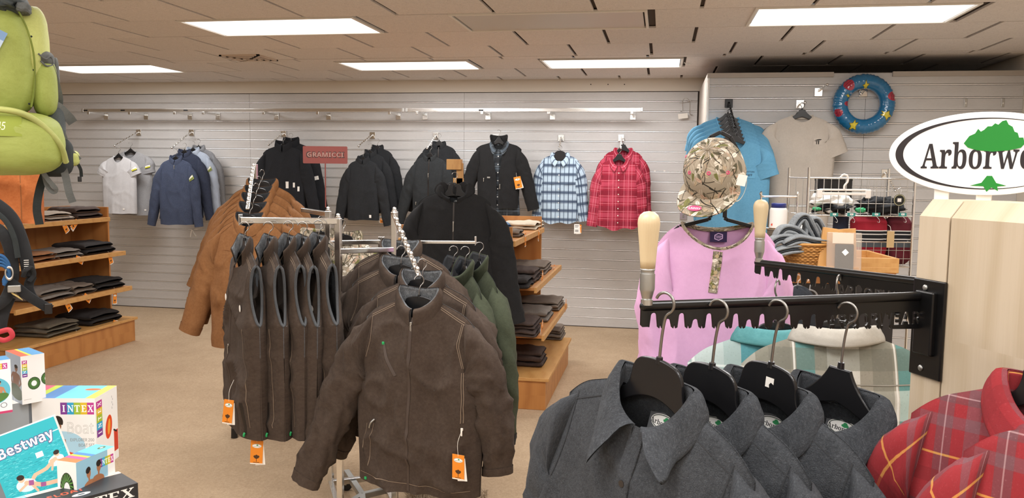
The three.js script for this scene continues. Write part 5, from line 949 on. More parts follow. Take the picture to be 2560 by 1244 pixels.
{
  faceout('black square plate and sloping arm carrying the blue tees', onZ(1822, 250, PZ), onZ(1838, 318, PZ + 0.48), M.blackMetal);
  const n = 7, names = ['rearmost', 'second from the back', 'third from the back', 'middle', 'third from the front', 'second from the front', 'frontmost'];
  for (let i = 0; i < n; i++) {
    const k = i / (n - 1), pos = onZ(lerp(1819, 1838, k), lerp(296, 352, k), lerp(PZ + 0.12, PZ + 0.48, k));
    const o = { ...scaled(SHORT, lerp(1.08, 1.0, k), 1.02), L: 0.72, mat: M.skyTee, seed: 301 + i, res: 0.9, sleeve: { ...SHORT.sleeve, a: [16, 20], len: 0.23 } };
    const g = hang('blue_tee', 'sky blue short-sleeved tee, ' + names[i] + ' of seven on the black arm', 'shirt', o, pos, lerp(4, -10, k), 'black hanger in the ' + names[i] + ' sky blue tee', { neckH: 0.04, neckW: 0.044, hook: 0.06, hookMat: M.hanger }, 'sky blue tees on the black arm');
    if (i === n - 1) part(g.t, 'print', patch(g.B, 0.06, 0.16, -0.285, -0.215, 0.003, 4), M.staffPrint, 'small dark chest lettering');
  }
  faceout('chrome sloping arm carrying the tan tee on the right bay', onZ(2000, 252, PZ), onZ(2012, 258, PZ + 0.25));
  for (const [u, v, z, m, seed, label, hl, front] of [[2005, 290, 0.22, M.tanTee, 311, 'long tan tee with a small dark chest mark on the right bay', 'black open hanger in the tan tee', true], [1998, 296, 0.1, M.darkTee, 312, 'dark taupe tee hidden behind the long tan one', 'black hanger in the dark taupe tee', false]]) {
    const o = { ...scaled(SHORT, 1.05, 0.96), L: 0.9, hw: 0.225, nfd: 0.06, mat: m, seed, fold: 0.01, sleeve: { ...SHORT.sleeve, a: [20, 24], len: 0.26, wr: 0.088 } };
    const g = hang('tan_tee', label, 'shirt', o, onZ(u, v, PZ + z), 0, hl, { neckH: 0.05, neckW: 0.04, hook: 0.055, hookMat: M.hanger });
    if (front) { part(g.t, 'print', patch(g.B, 0.085, 0.15, -0.225, -0.175, 0.003, 4), M.markPrint, 'small dark chest mark'); tab(g, -0.165, -0.77, 0.018, 0.05, mat(0x3d3aa8, 0.6), 'small blue tag'); }
  }
  // swim ring
  const ringTex = canvasTex(2048, 512, (g) => {
    g.fillStyle = '#1f6f9f'; g.fillRect(0, 0, 2048, 512);
    const star = (x, y, r, rot) => { g.save(); g.translate(x, y); g.scale(1, 1.25); g.rotate(rot); g.fillStyle = '#d9c93f'; g.strokeStyle = '#5d5a1c'; g.lineWidth = 6; g.beginPath(); for (let i = 0; i < 10; i++) { const a = i * Math.PI / 5, q = i % 2 ? r * 0.48 : r; g.lineTo(q * Math.cos(a), q * Math.sin(a)); } g.closePath(); g.fill(); g.stroke(); g.restore(); };
    const blob = (x, y, r) => { g.fillStyle = '#b0364a'; g.beginPath(); g.ellipse(x, y, r, r * 1.1, 0.4, 0, 7); g.fill(); g.strokeStyle = '#7a1f34'; g.lineWidth = 8; for (const k of [-1, 0, 1]) { g.beginPath(); g.moveTo(x - r * 0.8, y + k * r * 0.4); g.lineTo(x + r * 0.8, y + k * r * 0.3); g.stroke(); } };
    star(512, 322, 58, 0.2); star(1393, 400, 62, 0.6); star(1884, 392, 66, 0.1); star(880, 330, 34, 0); blob(745, 410, 66); blob(90, 436, 56); blob(1138, 436, 48); blob(1024, 305, 46); blob(1640, 150, 50);
    g.strokeStyle = 'rgba(160,205,225,0.5)'; g.lineWidth = 3; for (const y of [14, 498]) { g.beginPath(); g.moveTo(0, y); g.lineTo(2048, y); g.stroke(); }
  });
  const c = onZ(2159, 260, PZ + 0.085), t = thing('swim_ring', 'blue glossy inflatable swim ring with yellow stars and red blobs', 'swim ring', c);
  const RG = grid(160, 30, (i, j) => { const a = i / 160 * Math.PI * 2, b = j / 30 * Math.PI * 2, cr = Math.pow(0.5 - 0.5 * Math.cos(b - Math.PI), 2.0), pk = 0.0028 * Math.sin(a * 46 + Math.sin(a * 9) * 2) * cr + 0.0012 * nz(a * 8, b * 2), r = 0.058 + pk; return [(0.176 + r * Math.cos(b)) * Math.cos(a), (0.176 + r * Math.cos(b)) * Math.sin(a), r * Math.sin(b), i / 160, j / 30]; });
  part(t, 'tube', RG, new THREE.MeshPhysicalMaterial({ map: ringTex, roughness: 0.16, clearcoat: 0.6, clearcoatRoughness: 0.08, side: THREE.DoubleSide }));
  part(t, 'valve', cyl(0.007, 0.009, 0.014, -0.11, 0.08, 0.05, 12), M.clear);
  faceout('chrome hook with a ball end through the swim ring', onZ(2158, 222, PZ), onZ(2152, 236, PZ + 0.16));
  faceout('empty chrome hook with a raised ball end left of the swim ring', onZ(2046, 222, PZ), onZ(2068, 213, PZ + 0.2));
  for (const [u, w] of [[2413, 'left'], [2506, 'right']]) { const q = thing('hook_plate', 'small grey hook plate on the bay above the oval sign, ' + w + ' of two', 'hook', onZ(u, 257, PZ)); part(q, 'plate', rbox(0.022, 0.065, 0.008, 0.002, 0, 0, 0.004), M.steel); part(q, 'stud', rbox(0.008, 0.014, 0.012, 0.002, 0, -0.004, 0.01), M.whitePlastic); }
  const d = faceout('chrome beaded sloping arm low on the bay above the wire baskets', onZ(2213, 425, PZ), onZ(2238, 478, PZ + 0.45));
}
// ---------------------------------------------------------------- pink shirt, its display hanger and the cap
M.pink = cloth(0xd3a3c8, { spread: 3, bump: 0.0002 }); M.camoFine = clothMap((() => { const t = camoTex.clone(); t.repeat.set(1 / 0.12, 1 / 0.12); return t; })());
const squareTag = canvasTex(128, 80, (g) => { g.fillStyle = '#2a1c44'; g.fillRect(0, 0, 128, 80); g.strokeStyle = '#d9b9dc'; g.lineWidth = 6; g.beginPath(); g.moveTo(36, 28); g.lineTo(62, 14); g.lineTo(94, 24); g.lineTo(94, 52); g.lineTo(66, 66); g.lineTo(36, 56); g.closePath(); g.stroke(); g.fillStyle = '#d9b9dc'; g.font = 'bold 13px sans-serif'; g.textAlign = 'center'; g.fillText('TURNING', 66, 40, 50); g.fillText('POINT', 66, 52, 40); });
const PZ2 = 2.5, pinkPos = dep(1793, 560, PZ2);
{
  const o = { ...TEE, L: 0.62, sw: 0.178, sd: 0.035, nw: 0.112, nfd: 0.075, nbd: 0.02, neckP: 2, neckQ: 0.75, cw: 0.19, ua: 0.19, hw: 0.2, D: 0.055, fold: 0.013, wr: 0.006, mat: M.pink, seed: 321, res: 1.2, collar: 'crew', collarW: 0.014, collarMat: M.camoFine, sleeve: { len: 0.58, a: [2, 1], wr: 0.042, wrinkle: 0.009, swing: [0.02, 0.02] } };
  const g = garment('henley_shirt', 'pink long-sleeved shirt with camouflage neck trim and placket', 'shirt', o, pinkPos, R(12));
  part(g.t, 'placket', raised(g.B, [[-0.008, -0.078], [-0.016, -0.14], [-0.024, -0.2]], 0.027, 0.003, 20), M.camoFine, 'camouflage placket');
  for (const y of [-0.092, -0.14, -0.182]) part(g.t, 'button', disc(g.B.f(-0.012 - (y + 0.09) * -0.1, y, 0.0045), 0.0055), mat(0xb9a37e, 0.4));
  const q = g.B.b(0.0, -0.045, 0); part(g.t, 'neck_label', new THREE.PlaneGeometry(0.052, 0.032).translate(0.012, -0.04, q.z + 0.012), mat(0xffffff, 0.8, 0, { map: squareTag }), 'dark purple neck label with a hexagon');
  const t = thing('shirt_form', 'black square-tube display form carrying the pink shirt and the cap', 'display stand', pinkPos, R(12)), b = 0.011;
  const P = (x, y, z = 0) => V3(x, y, z);
  for (const s of [-1, 1]) {
    const path = [P(s * 0.16, -0.045, -0.005), P(s * 0.115, -0.008, 0), P(s * 0.028, 0.014, 0.0), P(s * 0.022, 0.02, 0), P(s * 0.022, 0.07, 0), P(s * 0.06, 0.15, 0), P(s * 0.06, 0.21, 0), P(s * 0.03, 0.26, 0), P(0, 0.275, 0)];
    for (let i = 0; i < path.length - 1; i++) { part(t, 'square_tube', bar(path[i].clone().setY(path[i].y + (i === 2 ? 0 : 0)), path[i + 1], b, b, 0.002), M.blackMetal); }
  }
  part(t, 'stem', bar(P(0, -0.16, -0.02), P(0, -1.33, -0.02), 0.016, 0.016, 0.002), M.blackMetal); part(t, 'foot_plate', rbox(0.3, 0.012, 0.3, 0.004, 0, -pinkPos.y + 0.006, -0.02), M.blackMetal); part(t, 'lower_stem', bar(P(0, -1.3, -0.02), P(0, -pinkPos.y + 0.01, -0.02), 0.016, 0.016, 0.002), M.blackMetal); part(t, 'cross_bar', bar(P(-0.16, -0.16, -0.02), P(0.16, -0.16, -0.02), b, b, 0.002), M.blackMetal); for (const s of [-1, 1]) part(t, 'side_bar', bar(P(s * 0.155, -0.045, -0.01), P(s * 0.155, -0.16, -0.02), b, b, 0.002), M.blackMetal);
}
{
  const t = thing('camo_hat', 'camouflage baseball cap with pink stitching and an oval swing tag', 'cap', dep(1788, 440, 2.46)); t.rotation.order = 'YXZ'; t.rotation.set(R(46), R(-26), R(-4));
  const rx = 0.09, rz = 0.1, hh = 0.112;
  const crownAt = (a, e) => { const c = Math.cos(e), s = Math.sin(e), seam = 1 - 0.012 * Math.pow(Math.abs(Math.cos(a * 3)), 30) * c; const bx = Math.pow(c, 0.72); return V3(rx * bx * Math.sin(a) * seam, hh * Math.pow(s, 0.9) * seam, rz * bx * Math.cos(a) * seam); };
  part(t, 'crown', grid(72, 22, (i, j) => { const a = i / 72 * Math.PI * 2, e = j / 22 * Math.PI / 2, p = crownAt(a, e); return [p.x, p.y, p.z, a * 0.09, e * 0.1]; }, true), M.camo);
  part(t, 'brim', grid(40, 24, (i, j) => {            // top skin, edge, under skin
    const a = lerp(-1.25, 1.25, i / 40), k = j <= 12 ? j / 12 : (24 - j) / 12, up = j <= 12 ? 0.0022 : -0.0022, reach = 0.08 * Math.pow(Math.cos(a * 1.12), 0.75);
    const r0x = rx * 0.985, r0z = rz * 0.985, x = Math.sin(a) * (r0x + reach * k * 0.35), z = Math.cos(a) * r0z + reach * k * 1.0;
    return [x, 0.004 + up * (1 - k * 0.4) - 0.3 * x * x * (3.2 + 5 * k) + 0.012 * k, z, x, z];
  }), M.camo);
  part(t, 'button', new THREE.SphereGeometry(0.0075, 14, 8).scale(1, 0.5, 1).translate(0, hh + 0.001, 0), M.camo);
  part(t, 'sweatband', grid(60, 2, (i, j) => { const a = i / 60 * Math.PI * 2; return [rx * 0.98 * Math.sin(a), -0.001 + 0.025 * j / 2, rz * 0.98 * Math.cos(a), a, j]; }), mat(0x2d2a26, 0.9));
  for (const [a, e] of [[0.3, 0.85], [-0.6, 0.75], [1.0, 0.62], [-1.6, 0.7]]) { const p = crownAt(a, e); part(t, 'eyelet', new THREE.TorusGeometry(0.0042, 0.0018, 6, 12).lookAt(p.clone().normalize()).translate(p.x, p.y, p.z), mat(0xd24f78, 0.6), 'pink stitched eyelet'); }
  const lad = canvasTex(160, 96, (g) => { g.clearRect(0, 0, 160, 96); g.fillStyle = '#c43f74'; g.fillRect(0, 0, 160, 96); g.fillStyle = '#f6dfe8'; g.font = 'bold 44px sans-serif'; g.textAlign = 'center'; g.fillText('LADIES', 80, 64, 136); });
  part(t, 'brim_sticker', new THREE.CircleGeometry(1, 28).scale(0.021, 0.012, 1).rotateX(-Math.PI / 2 - 0.14).rotateY(0.0).translate(-0.014, 0.0165, 0.145), mat(0xffffff, 0.5, 0, { map: lad }), 'pink oval brim sticker');
  const tagT = canvasTex(64, 128, (g) => { g.fillStyle = '#191817'; g.fillRect(0, 0, 64, 128); g.fillStyle = '#eceae4'; g.fillRect(8, 6, 48, 46); g.fillStyle = '#444'; g.fillRect(16, 16, 30, 4); g.fillRect(16, 26, 22, 4); g.fillStyle = '#d9d3c4'; g.beginPath(); g.ellipse(32, 66, 20, 10, 0.4, 0, 7); g.fill(); });
  const g = part(t, 'swing_tag', [extr((() => { const s = new THREE.Shape(); s.absellipse(0, -0.04, 0.017, 0.041, 0, 7); return s; })(), 0.001)], mat(0x1a1918, 0.5), 'black oval swing tag with a white price label'); g.position.set(0.104, 0.055, 0.036); g.rotation.set(R(-33), R(27), R(-14));
  part(g, 'price_label', box(0.026, 0.032, 0.001, 0.0, -0.018, 0.002), M.tagWhite); part(g, 'tag_rim', new THREE.TorusGeometry(1, 0.04, 6, 40).scale(0.017, 0.041, 0.03).translate(0, -0.04, 0.0008), mat(0xd8d0ba, 0.6));
}
// ---------------------------------------------------------------- teal plaid shirts on the far saw arm (their backs) and red plaid shirts, bottom right
M.tealPlaid = clothMap(plaidTex(192, 192, '#7d9a98', [['y', 0, 62, '#d9dedb', 0.35], ['y', 96, 60, '#1f7f8e', 0.6], ['x', 0, 60, '#d5dbd8', 0.35], ['x', 92, 64, '#1d7685', 0.6], ['x', 60, 6, '#eef0ec', 0.7], ['y', 62, 5, '#eef0ec', 0.7]], [0.24, 0.24]));
M.taupePlaid = clothMap(plaidTex(192, 192, '#a09a8c', [['x', 0, 62, '#f2efe8', 0.7], ['x', 84, 34, '#3f8f95', 0.62], ['y', 100, 56, '#efece4', 0.55], ['y', 24, 40, '#6f7266', 0.5], ['x', 128, 40, '#77766a', 0.5], ['y', 168, 16, '#2f8a93', 0.5], ['x', 120, 4, '#f4f2ec', 0.8]], [0.25, 0.25]));
M.collarTeal = cloth(0x5b9a9e, { spread: 8 }); M.collarPale = cloth(0xc6c2b8, { spread: 8 });
const ovalLine = canvasTex(128, 96, (g) => { g.clearRect(0, 0, 128, 96); g.strokeStyle = '#aebab6'; g.lineWidth = 4; g.beginPath(); g.ellipse(64, 48, 56, 38, 0, 0, 7); g.stroke(); g.font = 'bold 22px serif'; g.textAlign = 'center'; g.fillStyle = '#aebab6'; g.fillText('Arborwear', 64, 62, 92); });
[[1938, 838, 2.24, M.tealPlaid, 331, 'teal and pale grey plaid shirt seen from behind, on the far saw arm', 'black hanger in the teal plaid shirt'], [2090, 836, 2.08, M.taupePlaid, 332, 'white, taupe and teal plaid shirt seen from behind, nearest the post', 'black hanger in the white and taupe plaid shirt']].forEach(([u, v, Z, m, seed, label, hl]) => {
  const o = { ...SHIRT, mat: m, seed, nbd: 0.012, res: 1, buttons: 0, collarMat: seed === 331 ? M.collarTeal : M.collarPale, sleeve: { len: 0.62, a: [9, 9], wr: 0.055, wrinkle: 0.01 }, collarP: { stand: 0.03, back: 0.045, point: 0.08, gap: 0.02, spread: 0.3 } };
  const g = garment('plaid_flannel', label, 'shirt', o, dep(u, v, Z), R(188));
  hanger(hl, o, dep(u, v, Z), R(188), { plate: true, neckH: 0.03, neckW: 0.05, hook: 0.12, wire: 0.0028, hookMat: M.wireHook, hookTurn: 1.0 });
  part(g.t, 'yoke_seam', grid(30, 1, (i, j) => { const x = -0.2 + 0.4 * i / 30, y = -0.115 - 0.003 * j, p = g.B.b(x, y, 0.002); return [p.x, p.y, p.z, x, y]; }), M.dullsteel);
});
M.redFlannel = clothMap(plaidTex(256, 256, '#8f2228', [['x', 18, 34, '#5c4a50', 0.5], ['x', 78, 30, '#6a5a60', 0.45], ['y', 22, 34, '#584449', 0.5], ['y', 84, 26, '#6a5a60', 0.45], ['x', 160, 5, '#d8a44a', 0.75], ['y', 168, 5, '#d8a44a', 0.75], ['x', 204, 30, '#7d1a22', 0.6], ['y', 206, 30, '#7d1a22', 0.6], ['x', 34, 3, '#c9b3b0', 0.5], ['y', 40, 3, '#c9b3b0', 0.5]], [0.2, 0.2]));
[[2665, 985, 1.36, -30, 341, 'red plaid flannel shirt at the right edge beside the post, the farther one', 'black hanger in the farther red flannel shirt'], [2880, 1085, 1.16, -30, 342, 'red plaid flannel shirt at the bottom right corner, the nearer one', 'black hanger in the nearer red flannel shirt']].forEach(([u, v, Z, turn, seed, label, hl]) => {
  const o = { ...SHIRT, mat: M.redFlannel, seed, fold: 0.012, buttonMat: M.buttonDark, sleeve: { len: 0.64, a: [3, 12], puff: 0.1, wr: 0.052, wrinkle: 0.01 }, collarP: { stand: 0.034, back: 0.05, point: 0.085, gap: 0.02, spread: 0.36 } };
  hang('red_flannel', label, 'shirt', o, dep(u, v, Z), turn, hl, { ...HW });
});
// ---------------------------------------------------------------- counter with socks, bottles and small goods, and the wire basket rack, back right
const CY = 1.165, cA = dep(1948, 668, 4.35), cB = dep(2192, 672, 4.15);
{
  const w = 0.72, d = 0.42, c = V3((cA.x + cB.x) / 2 - 0.06, 0, (cA.z + cB.z) / 2 - 0.12);
  const t = thing('display_counter', 'orange wooden counter with a raised rim behind the saw arms', 'counter', c, R(6));
  part(t, 'carcass', [rbox(w, CY - 0.09, d, 0.004, 0, (CY - 0.09) / 2, 0)], M.counterDark = mat(0x1f1b1a, 0.7), 'dark lower part of the counter'); part(t, 'apron', rbox(w + 0.004, 0.06, d + 0.004, 0.003, 0, CY - 0.06, 0), M.oak); part(t, 'top', rbox(w + 0.02, 0.03, d + 0.02, 0.004, 0, CY - 0.015, 0), M.oakEdge);
  for (const [a, b, x, z] of [[w + 0.02, 0.018, 0, d / 2], [w + 0.02, 0.018, 0, -d / 2], [0.018, d, w / 2, 0], [0.018, d, -w / 2, 0]]) part(t, 'rim', rbox(a, 0.05, b, 0.003, x, CY + 0.02, z), M.oakEdge);
}
const on = (u, y, Z) => { const p = dep(u, 600, Z); p.y = y; return p; };
{
  // wicker basket: woven rings over stakes
  const p = on(2020, CY, 4.12), t = thing('wicker_basket', 'round honey-coloured wicker basket heaped with grey socks', 'basket', p);
  M.wicker = mat(0xc08a48, 0.6); M.wickerDark = mat(0x9a6a32, 0.7);
  for (let k = 0; k < 13; k++) { const r = lerp(0.078, 0.108, Math.pow(k / 12, 0.6)), y = 0.006 + k * 0.0085, pts = []; for (let i = 0; i < 48; i++) { const a = i / 48 * Math.PI * 2, w = (i + k) % 2 ? 0.0026 : -0.0026; pts.push(V3((r + w) * Math.cos(a), y, (r + w) * Math.sin(a))); } part(t, 'weave', tube(pts, 0.0042, 96, 5, true), k % 3 ? M.wicker : M.wickerDark); }
  part(t, 'rim', new THREE.TorusGeometry(0.111, 0.007, 8, 48).rotateX(Math.PI / 2).translate(0, 0.117, 0), M.wicker); part(t, 'base', cyl(0.08, 0.078, 0.006, 0, 0.003, 0, 32), M.wicker);
  for (let i = 0; i < 24; i++) { const a = i / 24 * Math.PI * 2; part(t, 'stake', rod(V3(0.078 * Math.cos(a), 0.004, 0.078 * Math.sin(a)), V3(0.107 * Math.cos(a), 0.112, 0.107 * Math.sin(a)), 0.0024, 5), M.wickerDark); }
  // thick grey socks folded over one another
  M.sock = cloth(0x8b9093, { spread: 12, heather: 22, fuzzy: true, bump: 0.002 }); M.sockDark = cloth(0x3d4146, { spread: 8 });
  const SOCK = [['thick grey sock pair lying out to the left under the others', [[-0.235, 0.0], [-0.18, 0.05], [-0.1, 0.078], [0.0, 0.085]], 0.05], ['thick grey sock pair bulging at the left of the basket heap', [[-0.215, 0.045], [-0.17, 0.115], [-0.1, 0.13], [-0.02, 0.1]], 0.02], ['thick grey sock pair rolled over the middle left of the heap', [[-0.165, 0.115], [-0.125, 0.17], [-0.07, 0.168], [-0.01, 0.125], [0.04, 0.105]], 0.0], ['thick grey sock pair looping highest in the middle of the heap', [[-0.095, 0.13], [-0.055, 0.215], [-0.022, 0.232], [0.004, 0.19], [0.045, 0.12]], -0.01], ['thick grey sock pair looping over at the right of the heap', [[-0.005, 0.12], [0.006, 0.195], [0.035, 0.215], [0.065, 0.165], [0.105, 0.118]], -0.02], ['thick grey sock pair lying low across the front of the basket', [[-0.13, 0.1], [-0.06, 0.128], [0.02, 0.116], [0.1, 0.112]], 0.06]];
  SOCK.forEach(([label, pts, z], s) => {
    const k = thing('sock_pair', label, 'socks', p.clone().add(V3(0, 0.012, z)), R(8)), c = curve(pts.map(([x, y]) => V3(x, y, 0)));
    for (const [off, m, th] of [[-0.0135, M.sock, 0.0105], [0, M.sockDark, 0.005], [0.0135, M.sock, 0.0105]]) part(k, off ? 'sock' : 'inner_fold', grid(18, 40, (i, j) => {
      const a = i / 18 * Math.PI * 2, t0 = j / 40, q = c.getPoint(t0), tg = c.getTangent(t0), e = Math.pow(Math.max(0, 1 - Math.abs(t0 * 2 - 1) ** 6), 0.5), d = off * (0.4 + 0.6 * e) + th * e * Math.sin(a) * (1 + 0.3 * nz(t0 * 6, s, off * 90)), w = 0.042 * (0.75 + 0.25 * e) + 0.005 * nz(t0 * 5, a, s);
      return [q.x - tg.y * d, q.y + tg.x * d, w * Math.sign(Math.cos(a)) * Math.abs(Math.cos(a)) ** 0.6 + 0.01 * nz(t0 * 3, s), t0 * 0.3, a * 0.03];
    }, true), m);
  });
  // jar with a blue lid on a chrome stand, spray bottle, sign holder, packaged glove
  const st = thing('chrome_stand', 'small chrome wire stand holding the white jar', 'stand', on(1948, CY, 4.45)), s0 = dep(1903, 491, 4.45).sub(st.position), s1 = dep(1994, 489, 4.45).sub(st.position), low = 1.335 - CY;
  part(st, 'frame', tube([V3(s0.x, -0.16, s0.z), V3(s0.x, s0.y - 0.01, s0.z), V3(s0.x + 0.01, s0.y, s0.z), V3(s1.x - 0.01, s0.y, s1.z), V3(s1.x, s0.y - 0.01, s1.z), V3(s1.x, -0.16, s1.z)], 0.0055, 80, 8), M.chrome);
  part(st, 'shelf', [rbox(s1.x - s0.x, 0.008, 0.09, 0.002, (s0.x + s1.x) / 2, low - 0.004, (s0.z + s1.z) / 2)], M.chrome);
  const jar = thing('jar', 'white plastic jar with a blue screw lid on the chrome stand', 'jar', on(1943, 1.335, 4.42));
  part(jar, 'body', new THREE.LatheGeometry([[0, 0], [0.042, 0], [0.045, 0.004], [0.045, 0.095], [0.041, 0.106], [0.036, 0.11], [0, 0.11]].map((q) => new THREE.Vector2(...q)), 32), M.whitePlastic); part(jar, 'lid', new THREE.LatheGeometry([[0, 0], [0.038, 0], [0.038, 0.022], [0.035, 0.025], [0, 0.025]].map((q) => new THREE.Vector2(...q)), 32).translate(0, 0.108, 0), mat(0x27357f, 0.4), 'blue screw lid'); part(jar, 'sticker', disc(V3(-0.034, 0.02, 0.031), 0.006, 0.001), mat(0xd84a32, 0.6));
  const bo = thing('bottle', 'white plastic bottle with a white cap behind the socks', 'bottle', on(2005, CY, 4.38));
  part(bo, 'body', new THREE.LatheGeometry([[0, 0], [0.034, 0], [0.036, 0.004], [0.036, 0.15], [0.03, 0.175], [0.018, 0.19], [0.018, 0.2], [0, 0.2]].map((q) => new THREE.Vector2(...q)), 28), M.whitePlastic); part(bo, 'cap', new THREE.LatheGeometry([[0, 0], [0.026, 0], [0.026, 0.03], [0.023, 0.034], [0, 0.034]].map((q) => new THREE.Vector2(...q)), 28).translate(0, 0.2, 0), M.white);
  const ea = thing('sign_holder', 'orange wooden upright board with a notched top behind the clear packet', 'stand', on(2096, CY, 4.02), R(8)); ea.rotation.x = -0.12;
  { const s = poly([[-0.1, 0], [0.09, 0], [0.08, 0.2], [0.03, 0.197], [0.0, 0.193], [-0.03, 0.197], [-0.075, 0.202]]); part(ea, 'board', extr(s, 0.014, 0.002), M.oakEdge); part(ea, 'ledge', rbox(0.17, 0.012, 0.05, 0.003, 0, 0.006, 0.03), M.oakEdge); }
  const pk = thing('clear_packet', 'clear packet with a dark grey glove and a small white price label', 'packet', on(2112, CY + 0.002, 3.96), R(8)); pk.rotation.x = -0.1;
  part(pk, 'bag', rbox(0.165, 0.18, 0.012, 0.004, 0, 0.09, 0), new THREE.MeshPhysicalMaterial({ color: 0xf2ece4, roughness: 0.12, transmission: 0.82, thickness: 0, side: THREE.DoubleSide })); part(pk, 'header_card', rbox(0.1, 0.05, 0.002, 0.001, -0.005, 0.152, -0.001), M.tagBack); part(pk, 'glove', [rbox(0.088, 0.125, 0.01, 0.005, 0.002, 0.062, 0)], M.charcoal, 'dark grey knitted glove'); part(pk, 'price_label', rbox(0.024, 0.024, 0.001, 0.0004, 0, 0, 0.0075).rotateZ(0.75).translate(0.004, 0.085, 0), M.tagWhite);
}
// clear hangers with dark goods in front of the counter
{
  const base = dep(1992, 738, 3.84);
  const t = thing('dark_bundle', 'dark grey knitted bundle hanging on clear hangers under the far arm', 'clothing', base.clone().add(V3(0, -0.11, 0)));
  part(t, 'bundle', grid(24, 16, (i, j) => { const a = i / 24 * Math.PI * 2, e = j / 16 * Math.PI, r = 1 + 0.12 * nz(Math.cos(a) * 2, Math.sin(a) * 2, e); return [0.095 * r * Math.sin(e) ** 0.7 * Math.cos(a), 0.15 * Math.cos(e) * r, 0.06 * r * Math.sin(e) ** 0.7 * Math.sin(a), a * 0.07, e * 0.1]; }, true), M.navyBlack);
  for (const [u, v, w] of [[1962, 704, 'left'], [1994, 695, 'middle'], [2024, 706, 'right']]) {
    const h = thing('clear_hanger', 'clear plastic hanger above the dark bundle, ' + w + ' of three', 'hanger', dep(u, v + 18, 3.84), R(20), undefined);
    part(h, 'hook', tube([V3(0, 0.0, 0), V3(0.002, 0.02, 0), V3(0.012, 0.03, 0), V3(0.01, 0.046, 0), V3(-0.004, 0.05, 0), V3(-0.012, 0.04, 0)], 0.0032, 24, 6), M.clear); part(h, 'bow', tube([V3(-0.05, -0.05, 0), V3(-0.03, -0.012, 0), V3(0, 0, 0), V3(0.03, -0.012, 0), V3(0.05, -0.05, 0)], 0.004, 24, 6), M.clear);
  }
}
